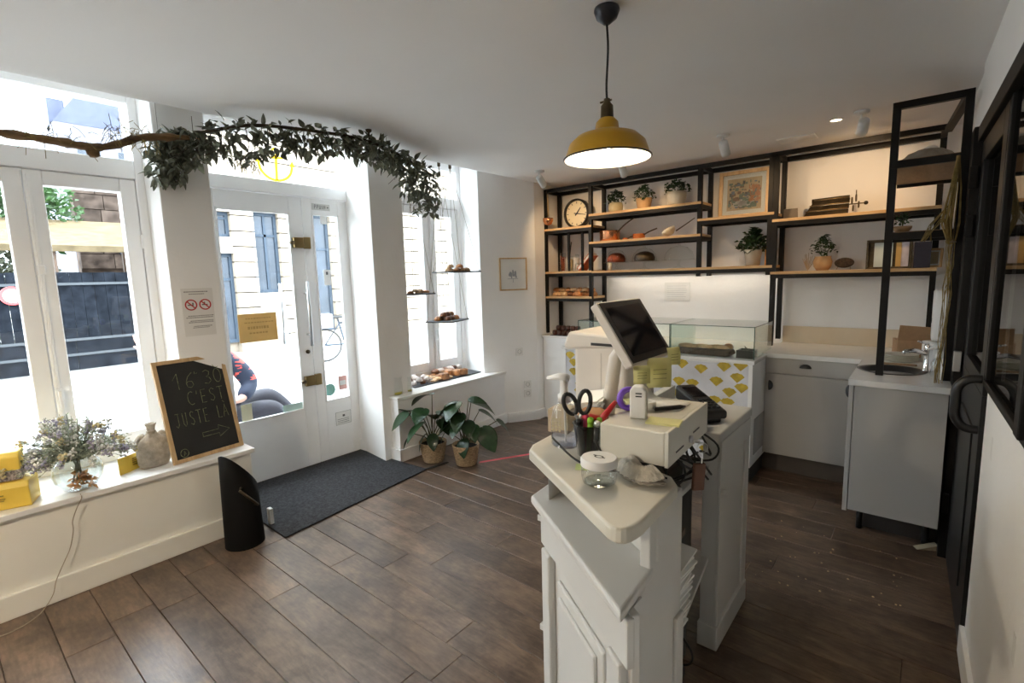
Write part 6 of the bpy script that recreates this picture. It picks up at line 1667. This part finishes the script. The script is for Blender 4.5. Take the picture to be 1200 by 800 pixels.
# ------------------------------------------------------------------ two plants in straw baskets
def monstera(label, x, y, spec, r0, r1, h, sd):
    t = thing('basket_plant', label, 'plant', (x, y, 0))
    pb_ = MB().lathe([(0, .002), (r0*.96, .002), (r0, .008)]+[(r0+(r1-r0)*q/12+(.0025 if q % 2 else 0), .01+(h-.01)*q/12) for q in range(13)]+[(r1-.008, h), (r1-.012, h-.02)], n=36, close=True).build('basket', 'basket', t, smooth=True)
    MB().lathe([(0, h-.02), (r1-.011, h-.022)], n=28).build('soil', 'soil', t)
    MB().ring((0, 0, h), r1-.003, .005, 36, 6).build('rim', 'basket', pb_, smooth=True)
    rs = random.Random(sd)
    for (lx, ly, lz, L, w_, yaw, pitch, roll) in spec:
        tip = Vector((lx, ly, lz))
        st_ = MB().tube(bez([(rs.uniform(-.03, .03), rs.uniform(-.03, .03), h-.03), tip*.35+Vector((0, 0, h*.45)), tip], 6), [.0045]*12+[.0035], 7) if False else None
        P = bez([(rs.uniform(-.03, .03), rs.uniform(-.03, .03), h-.03), (lx*.4, ly*.4, h+(lz-h)*.5), (lx, ly, lz)], 6)
        MB().tube(P, [.0048-.0018*i/len(P) for i in range(len(P))], 7).build('stem', mat('brown_green_stem', (.09, .085, .04), .5) if 'brown_green_stem' not in bpy.data.materials else bpy.data.materials['brown_green_stem'], t, smooth=True)
        L *= 1.22; w_ *= 1.30; pitch *= .72; lf_ = leaf_mb(L, w_, .35, .10, 8, .35)
        # deep notches along the margin of the larger leaves
        o = lf_.build('leaf', 'leafgreen', t, smooth=True, loc=(lx, ly, lz), rot=(pitch, roll, yaw))
        so = o.modifiers.new('t', 'SOLIDIFY'); so.thickness = .0012
        sb_ = o.modifiers.new('s', 'SUBSURF'); sb_.levels = 1; sb_.render_levels = 1
    return t
monstera('left straw basket plant with tall single stem beside the far bench', -3.075, 2.625,
    [(.035, -.015, .57, .17, .15, 1.9, -.25, .1), (-.10, -.16, .42, .16, .105, 2.6, -.75, -.4), (-.06, -.08, .43, .13, .10, 2.0, -.3, .1), (.02, -.10, .355, .17, .12, 2.9, -.5, .2), (-.08, -.13, .25, .12, .075, 2.2, -.9, .2), (.04, .02, .41, .14, .10, -.9, -.4, .1), (.06, .05, .30, .12, .09, -.6, -.8, .0), (.07, .11, .27, .09, .05, -.8, -1.2, .1), (-.01, -.06, .24, .12, .09, 2.6, -1.1, .3), (.06, -.05, .25, .11, .08, -2.4, -1.0, .1), (-.12, -.14, .44, .14, .11, 1.2, -.2, .2), (.0, -.08, .46, .14, .12, 3.6, -.3, -.1), (.09, .0, .36, .12, .10, -1.6, -.6, .0), (-.03, .02, .38, .12, .10, .6, -.3, .0)],
    .083, .114, .165, 3)
monstera('right straw basket plant with broad dark leaves and a tape line beside it', -2.800, 2.735,
    [(-.05, -.02, .50, .17, .16, 2.2, -.45, .2), (.06, .02, .52, .18, .17, -.7, -.35, .1), (-.13, -.05, .43, .14, .11, 2.8, -.9, .5), (-.06, -.03, .44, .15, .12, 3.0, -1.0, -.2), (.09, .08, .44, .17, .09, -.6, -.6, .2), (.12, .08, .30, .17, .13, -2.2, -1.2, .4), (.08, .02, .33, .11, .09, -2.6, -1.0, .2), (.17, .20, .34, .15, .09, -.7, -.9, .3), (-.02, -.04, .33, .12, .09, 3.4, -.2, .1), (-.12, -.10, .27, .10, .06, 2.4, -1.2, .1), (.03, -.04, .22, .12, .10, -2.9, -1.1, .2), (.05, .0, .54, .12, .07, -1.0, .1, .4), (-.02, -.05, .52, .15, .14, 3.2, -.5, .1), (.03, -.07, .44, .13, .11, -2.8, -.7, .0), (-.08, -.06, .36, .12, .10, 2.6, -.5, .1), (.06, -.04, .38, .12, .10, -2.2, -.6, .0)],
    .083, .110, .165, 8)

# ------------------------------------------------------------------ outside: street, fence, shelter, buildings, trees, a seated person
ZG = -0.12
st = struct('ground'); bx(-60, XO, -40, 50, -.3, ZG).build('street', 'asphalt', st)
bx(-5.3, XO, -40, 50, ZG, ZG+.02).build('pavement', 'asphalt', st, bevel=.01)
fc = thing('street_fence', 'dark painted plank fence across the street', 'fence', (-13.0, 0, ZG))
random.seed(2)
for k in range(62):
    y = -7.5+.18*k
    bx(-.015+random.uniform(-.006, .006), .015, y, y+.174, .62, 1.95+random.uniform(-.006, .006)).build('plank', 'fence', fc)
for z0, z1 in ((.02, .30), (.305, .60)): 
    for k in range(6): bx(-.03, .03, -7.5+1.9*k, -7.5+1.9*k+1.89, z0, z1).build('plank', 'fence', fc)
for z in (.60, 1.70, .30): bx(.015, .05, -7.5, 3.66, z, z+.05).build('rail', mat('grey_fence_rail', (.035, .040, .046), .7), fc)
sg = thing('round_sign', 'round red and white sign fixed to the dark fence', 'sign', (-12.94, 1.19, 1.41))
MB().lathe([(0, 0), (.17, 0), (.17, .01), (0, .01)], n=32, M3=R3(0, PI/2, 0)).build('disc', 'paper', sg)
MB().lathe([(.125, .010), (.17, .010), (.17, .014), (.125, .014), (.125, .01)], n=32, M3=R3(0, PI/2, 0), close=True).build('ring', mat('sign_red', (.62, .05, .05), .5), sg)
g = MB()
for k in range(4): g.box(.010, .013, -.09+.01*k, .09-.01*k, .05-.035*k, .065-.035*k)
g.build('lettering', mat('sign_dark', (.12, .06, .06), .6), sg)
# market shelter with canvas roof behind the fence
kk = thing('street_shelter', 'open shelter with a beige canvas roof behind the fence', 'shelter', (-15.0, 1.0, ZG))
MB().extr([(1.2, -6.0, 2.45), (-1.6, -6.0, 3.25), (-1.6, -6.0, 3.33), (1.2, -6.0, 2.53)], (0, 8.9, 0)).build('canvas_roof', 'canvas', kk)
bx(1.18, 1.24, -6.0, 2.9, 2.40, 2.52).build('valance', 'canvas', kk)
for y in (-5.8, -3.6, -1.4, 0.9, 2.7):
    bx(1.0, 1.12, y, y+.12, 0, 2.45).build('post', 'oldwood', kk); bx(-1.5, -1.38, y, y+.12, 0, 3.2).build('post', 'oldwood', kk)
# old masonry wall beyond, built of rough blocks
ow = thing('old_wall', 'tall old masonry wall beyond the shelter', 'wall', (-18.5, 2.0, ZG))
random.seed(19)
bx(-.5, -.06, 1.2, 6.2, 0, 4.9).build('core', 'ruin', ow)
for r in range(6):
    y = 1.2
    while y < 4.6:
        L = random.uniform(.5, .9); bx(-.06, random.uniform(.0, .05), y, min(y+L-.02, 4.6), 2.2+.42*r, 2.2+.42*r+.40).build('stone', 'ruin', ow); y += L
for k in range(3):
    bx(-.06, .09, 2.1+.9*k, 2.5+.9*k, 2.6, 2.95).build('window', 'shopglass', ow)
# stone shop building facing the door
sb_ = thing('stone_building', 'pale stone shop building across the street with tall windows', 'building', (-12.5, 4.0, ZG))
def stone_row(y0, y1, z0, z1, h=.36):
    z = z0
    while z < z1-.05:
        bx(-.25, 0, y0, y1, z, min(z+h-.025, z1)).build('stone', 'stone', sb_); z += h
bx(-.6, -.26, 0.15, 9.0, 0, 11).build('wall', 'stone', sb_)
stone_row(.15, .22, 0, 10); 
stone_row(.93, 1.45, 0, 3.9); stone_row(2.05, 2.55, 0, 3.9); stone_row(3.45, 4.3, 0, 3.9); stone_row(5.2, 9.0, 0, 3.9)
bx(-.25, .05, .15, 9.0, 3.9, 4.15).build('cornice', 'stone', sb_)
stone_row(.22, 9.0, 4.15, 10.9, .42)
def shopwin(y0, y1, z0, z1, arch=False):
    f = MB(); f.box(-.22, -.14, y0, y0+.07, z0, z1); f.box(-.22, -.14, y1-.07, y1, z0, z1); f.box(-.22, -.14, y0+.07, y1-.07, z1-.08, z1); f.box(-.22, -.14, y0+.07, y1-.07, z0, z0+.08)
    f.box(-.21, -.15, (y0+y1)/2-.03, (y0+y1)/2+.03, z0+.08, z1-.08); f.box(-.21, -.15, y0+.07, y1-.07, z0+(z1-z0)*.70, z0+(z1-z0)*.70+.06)
    w = f.build('window', 'bluegrey', sb_); bx(-.19, -.18, y0+.07, y1-.07, z0+.08, z1-.08).build('pane', 'shopglass', w)
shopwin(.22, .93, 2.72, 3.3); shopwin(.22, .93, .25, 2.35)
bx(-.25, -.02, .22, .93, 2.35, 2.72).build('spandrel', 'stone', sb_)
shopwin(1.45, 2.05, 1.40, 3.35); bx(-.25, 0, 1.45, 2.05, 0, 1.40).build('stall_riser', 'stone', sb_); bx(-.25, 0, 1.45, 2.05, 3.35, 3.9).build('spandrel', 'stone', sb_)
bx(-.25, 0, .22, .93, 3.3, 3.9).build('spandrel', 'stone', sb_)
shopwin(2.55, 3.45, .30, 3.4); bx(-.25, 0, 2.55, 3.45, 3.4, 3.9).build('spandrel', 'stone', sb_); bx(-.25, 0, 2.55, 3.45, 0, .30).build('stall_riser', 'stone', sb_)
shopwin(4.3, 5.2, .6, 3.2); bx(-.25, 0, 4.3, 5.2, 3.2, 3.9).build('spandrel', 'stone', sb_); bx(-.25, 0, 4.3, 5.2, 0, .60).build('stall_riser', 'stone', sb_)
# next building seen through the far window
nb = thing('pale_building', 'pale rendered building farther along the street', 'building', (-11.0, 14.0, ZG))
bx(-3, 0, -.8, 14, 0, 10).build('wall', 'farwall', nb)
for k in range(5):
    for q in range(3):
        w = bx(0, .04, .3+2.2*k, 1.4+2.2*k, 1.0+3*q, 2.8+3*q).build('window', 'bluegrey', nb); bx(.04, .045, .38+2.2*k, 1.32+2.2*k, 1.1+3*q, 2.7+3*q).build('pane', 'shopglass', w)
# far gabled house seen through the top light
fh = thing('gabled_house', 'distant pale house with a steep slate roof and chimney', 'house', (-30, 6.2, ZG))
bx(-5, 0, -1.3, 2.6, 0, 9.0).build('wall', 'farwall', fh)
MB().extr([(.02, -1.32, 9.0), (.02, 2.62, 9.0), (.02, 1.6, 11.2), (.02, .2, 11.2)], (-5, 0, 0)).build('roof', 'farroof', fh)
bx(-1.5, -.9, -1.3, -.7, 8.8, 10.2).build('chimney', 'farroof', fh)
for k in range(2): bx(0, .05, -.6+1.5*k, .2+1.5*k, 6.6, 8.0).build('window', 'shopglass', fh)
# trees
def tree(label, x, y, h, R, n, sd):
    t = thing('street_tree', label, 'tree', (x, y, ZG))
    MB().tube([(0, 0, 0), (.05, .1, h*.35), (0, 0, h*.8)], [.16, .12, .05], 9).build('trunk', 'bark', t, smooth=True)
    f = foliage(n, R, R*.95, (0, 0, h*.62), (.10, .26), sd, .6, -1.2).build('crown', 'treeleaf', t); f['kind'] = 'stuff'
tree('fresh green tree behind the shelter, nearer the old wall', -17.2, 2.0, 5.6, 1.15, 2200, 4)
tree('second green tree farther left behind the shelter roof', -17.4, -0.9, 6.4, 1.9, 3200, 9)
hd = thing('dark_hedge', 'dark hedge growing under the shelter behind the fence', 'hedge', (-15.2, 1.2, ZG)); foliage(2600, 1.9, 2.45, (0, 0, .2), (.08, .2), 3, .6, 0).build('foliage', 'leafdry', hd)['kind'] = 'stuff'
# parked bicycle beyond the narrow pane
by = thing('parked_bicycle', 'bicycle with a rear crate parked outside the door', 'bicycle', (-9.2, 5.75, ZG), rotz=1.2)
for x in (-.5, .5):
    w = MB().ring((x, 0, .34), .32, .018, 32, 6, R3(PI/2, 0, 0)).build('wheel', 'rubber', by, smooth=True)
    s_ = MB()
    for k in range(12): a = PI*2*k/12; s_.cyl((x, 0, .34), (x+.31*math.cos(a), 0, .34+.31*math.sin(a)), .003, n=4)
    s_.build('spokes', 'steel', w)['kind'] = 'stuff'
f = MB(); f.tube([(-.5, 0, .34), (-.1, 0, .34), (.38, 0, .85)], .018, 8); f.tube([(-.1, 0, .34), (-.22, 0, .88)], .018, 8); f.tube([(-.2, 0, .78), (.38, 0, .82)], .018, 8); f.tube([(.38, 0, .95), (.36, 0, .75), (.5, 0, .34)], .018, 8); f.tube([(-.5, 0, .34), (-.2, 0, .76)], .012, 8)
f.build('frame', 'bluegrey', by, smooth=True)
MB().tube([(.36, -.28, .98), (.40, 0, 1.0), (.36, .28, .98)], .014, 8).build('handlebar', 'steel', by, smooth=True)
bx(-.36, -.12, -.07, .07, .88, .93).build('saddle', 'rubber', by, bevel=.02)
bx(-.78, -.34, -.2, .2, .70, .98).build('crate', mat('grey_crate', (.20, .20, .23), .7), by, bevel=.01)
# bench outside with a person sitting on it
be = thing('outdoor_bench', 'low timber bench against the outside of the pier', 'bench', (-4.33, 1.40, ZG+.02))
for k in range(3): bx(-.19+.13*k, -.07+.13*k, -.42, .30, .345, .380).build('slat', 'oldwood', be)
for y in (-.36, .22): bx(-.17, .17, y, y+.06, 0, .345).build('leg', 'oldwood', be)
def skin(name, verts, edges, radii, m, parent, root=0, sub=2):
    me = bpy.data.meshes.new(name); me.from_pydata(verts, edges, []); me.materials.append(M[m] if isinstance(m, str) else m)
    o = bpy.data.objects.new(name, me); COL.objects.link(o); o.parent = parent
    s_ = o.modifiers.new('skin', 'SKIN'); s_.use_smooth_shade = True; s_.branch_smoothing = .4
    for i, r in enumerate(radii):
        d = me.skin_vertices[0].data[i]; d.radius = r if isinstance(r, tuple) else (r, r); d.use_root = (i == root)
    b = o.modifiers.new('sub', 'SUBSURF'); b.levels = sub; b.render_levels = sub
    return o
pe = thing('person', 'person in a navy jacket with red print sitting outside the pier', 'person', (-4.33, 1.42, ZG+.02))
HZ = .55
V = [(0, 0, HZ), (0, 0, HZ+.16), (.01, -.01, HZ+.36), (.015, -.01, HZ+.50), (.02, -.01, HZ+.58), (.03, -.01, HZ+.66), (.035, -.01, HZ+.76), (.03, -.01, HZ+.82),   # 0..7 spine, neck, head
     (.03, .17, HZ+.48), (.09, .29, HZ+.24), (.19, .17, HZ+.15), (.23, .11, HZ+.15),      # 8..11 arm on the door side
     (.02, -.18, HZ+.48), (.06, -.27, HZ+.25), (.08, -.36, HZ+.52), (.085, -.395, HZ+.60), # 12..15 raised arm
     (-.03, .14, HZ-.01), (-.05, .48, HZ+.10), (-.08, .80, HZ-.30), (-.05, .92, HZ-.50), (-.02, 1.06, HZ-.53),   # 16..20 leg
     (.12, .09, HZ-.02), (.16, .42, HZ+.03), (.16, .66, HZ-.36), (.17, .72, HZ-.50), (.19, .86, HZ-.53)]          # 21..25 leg
E_ = [(0, 1), (1, 2), (2, 3), (3, 4), (4, 5), (5, 6), (6, 7), (3, 8), (8, 9), (9, 10), (10, 11), (3, 12), (12, 13), (13, 14), (14, 15), (0, 16), (16, 17), (17, 18), (18, 19), (19, 20), (0, 21), (21, 22), (22, 23), (23, 24), (24, 25)]
Rr = [.13, .13, .14, .10, .052, .075, .095, .07, .055, .043, .033, .028, .055, .043, .033, .026, .085, .062, .045, .038, .03, .085, .062, .045, .038, .03]
hands = []
def fingers(wr, dirv, upv):
    d = Vector(dirv).normalized(); u = Vector(upv).normalized(); s_ = d.cross(u)
    base = len(V); V.append(tuple(Vector(V[wr])+d*.045)); Rr.append((.030, .018)); E_.append((wr, base))
    for k, (o_, L) in enumerate(((-.027, .062), (-.009, .072), (.009, .068), (.027, .054))):
        p = Vector(V[base])+s_*o_+d*.030; i = len(V)
        V.append(tuple(p)); V.append(tuple(p+d*L*.55+u*.012)); V.append(tuple(p+d*L+u*.032)); Rr.extend([.009, .0085, .0075]); E_.extend([(base, i), (i, i+1), (i+1, i+2)])
    p = Vector(V[wr])+s_*-.034+d*.03; i = len(V); V.append(tuple(p)); V.append(tuple(p+s_*-.022+d*.035+u*.012)); Rr.extend([.010, .008]); E_.extend([(wr, i), (i, i+1)])
fingers(15, (.02, -.35, 1), (1, 0, .1)); fingers(11, (.2, -1, -.1), (0, 0, -1))
skin('body', V, E_, Rr, 'skin', pe)
hr = MB().ball((.035, -.012, HZ+.80), .105, .10, .10, 16, 10, None, .03); hr.v = [v for v in hr.v]; hr.build('hair', 'hair', pe, smooth=True)
fcx = MB(); fcx.ball((.135, -.01, HZ+.735), .016, .013, .02, 8, 6); fcx.build('nose', 'skin', pe, smooth=True)
for s_ in (-1, 1): MB().ball((.120, -.01+s_*.034, HZ+.765), .012, n=8, m=6).build('eye', 'ink', pe, smooth=True); MB().ball((.03, -.01+s_*.098, HZ+.75), .018, .008, .03, 8, 6).build('ear', 'skin', pe, smooth=True)
MB().ball((.122, -.01, HZ+.69), .008, .026, .006, 8, 5).build('mouth', mat('lips', (.40, .15, .13), .5), pe, smooth=True)
# jacket with a red print, cut so skin shows at hands and neck
jm, jn, jl, jb = _new('navy_jacket'); jb.inputs['Roughness'].default_value = .8
tcj = jn.new('ShaderNodeTexCoord'); sxj = jn.new('ShaderNodeSeparateXYZ'); jl.new(tcj.outputs['Object'], sxj.inputs[0])
wvj = jn.new('ShaderNodeTexNoise'); wvj.inputs['Scale'].default_value = 22; mpj = jn.new('ShaderNodeMapping'); mpj.inputs['Scale'].default_value = (.4, .5, 1.6); jl.new(tcj.outputs['Object'], mpj.inputs[0]); jl.new(mpj.outputs[0], wvj.inputs['Vector'])
gtj = jn.new('ShaderNodeMath'); gtj.operation = 'GREATER_THAN'; gtj.inputs[1].default_value = .54; jl.new(wvj.outputs['Fac'], gtj.inputs[0])
lo_ = jn.new('ShaderNodeMath'); lo_.operation = 'GREATER_THAN'; lo_.inputs[1].default_value = HZ+.28; jl.new(sxj.outputs['Z'], lo_.inputs[0])
hi_ = jn.new('ShaderNodeMath'); hi_.operation = 'LESS_THAN'; hi_.inputs[1].default_value = HZ+.56; jl.new(sxj.outputs['Z'], hi_.inputs[0])
yy_ = jn.new('ShaderNodeMath'); yy_.operation = 'GREATER_THAN'; yy_.inputs[1].default_value = .17; jl.new(sxj.outputs['Y'], yy_.inputs[0])
m1 = jn.new('ShaderNodeMath'); m1.operation = 'MULTIPLY'; m2 = jn.new('ShaderNodeMath'); m2.operation = 'MULTIPLY'; m3 = jn.new('ShaderNodeMath'); m3.operation = 'MULTIPLY'
jl.new(gtj.outputs[0], m1.inputs[0]); jl.new(lo_.outputs[0], m1.inputs[1]); jl.new(m1.outputs[0], m2.inputs[0]); jl.new(hi_.outputs[0], m2.inputs[1]); jl.new(m2.outputs[0], m3.inputs[0]); jl.new(yy_.outputs[0], m3.inputs[1])
mxj = jn.new('ShaderNodeMix'); mxj.data_type = 'RGBA'; mxj.inputs[6].default_value = (.020, .028, .055, 1); mxj.inputs[7].default_value = (.62, .08, .06, 1)
jl.new(m3.outputs[0], mxj.inputs[0]); jl.new(mxj.outputs[2], jb.inputs['Base Color'])
JV = [V[i] for i in (0, 1, 2, 3, 8, 9, 10, 12, 13, 14)]; JV[3] = (.015, -.01, HZ+.53)
skin('jacket', JV, [(0, 1), (1, 2), (2, 3), (2, 4), (4, 5), (5, 6), (2, 7), (7, 8), (8, 9)], [.165, .165, .17, .10, .095, .072, .055, .09, .068, .055], jm, pe)
TV = [V[i] for i in (0, 16, 17, 18, 19, 21, 22, 23, 24)]
skin('trousers', TV, [(0, 1), (1, 2), (2, 3), (3, 4), (0, 5), (5, 6), (6, 7), (7, 8)], [.15, .11, .085, .068, .062, .11, .085, .068, .062], 'denim', pe)
for k, i in ((0, 19), (1, 24)):
    a, b = Vector(V[i]), Vector(V[i+1]); d = (b-a).normalized()
    MB().ball((a+b)/2+Vector((0, 0, -.005)), .045, .13, .042, 12, 8).build('shoe', 'rubber', pe, smooth=True)
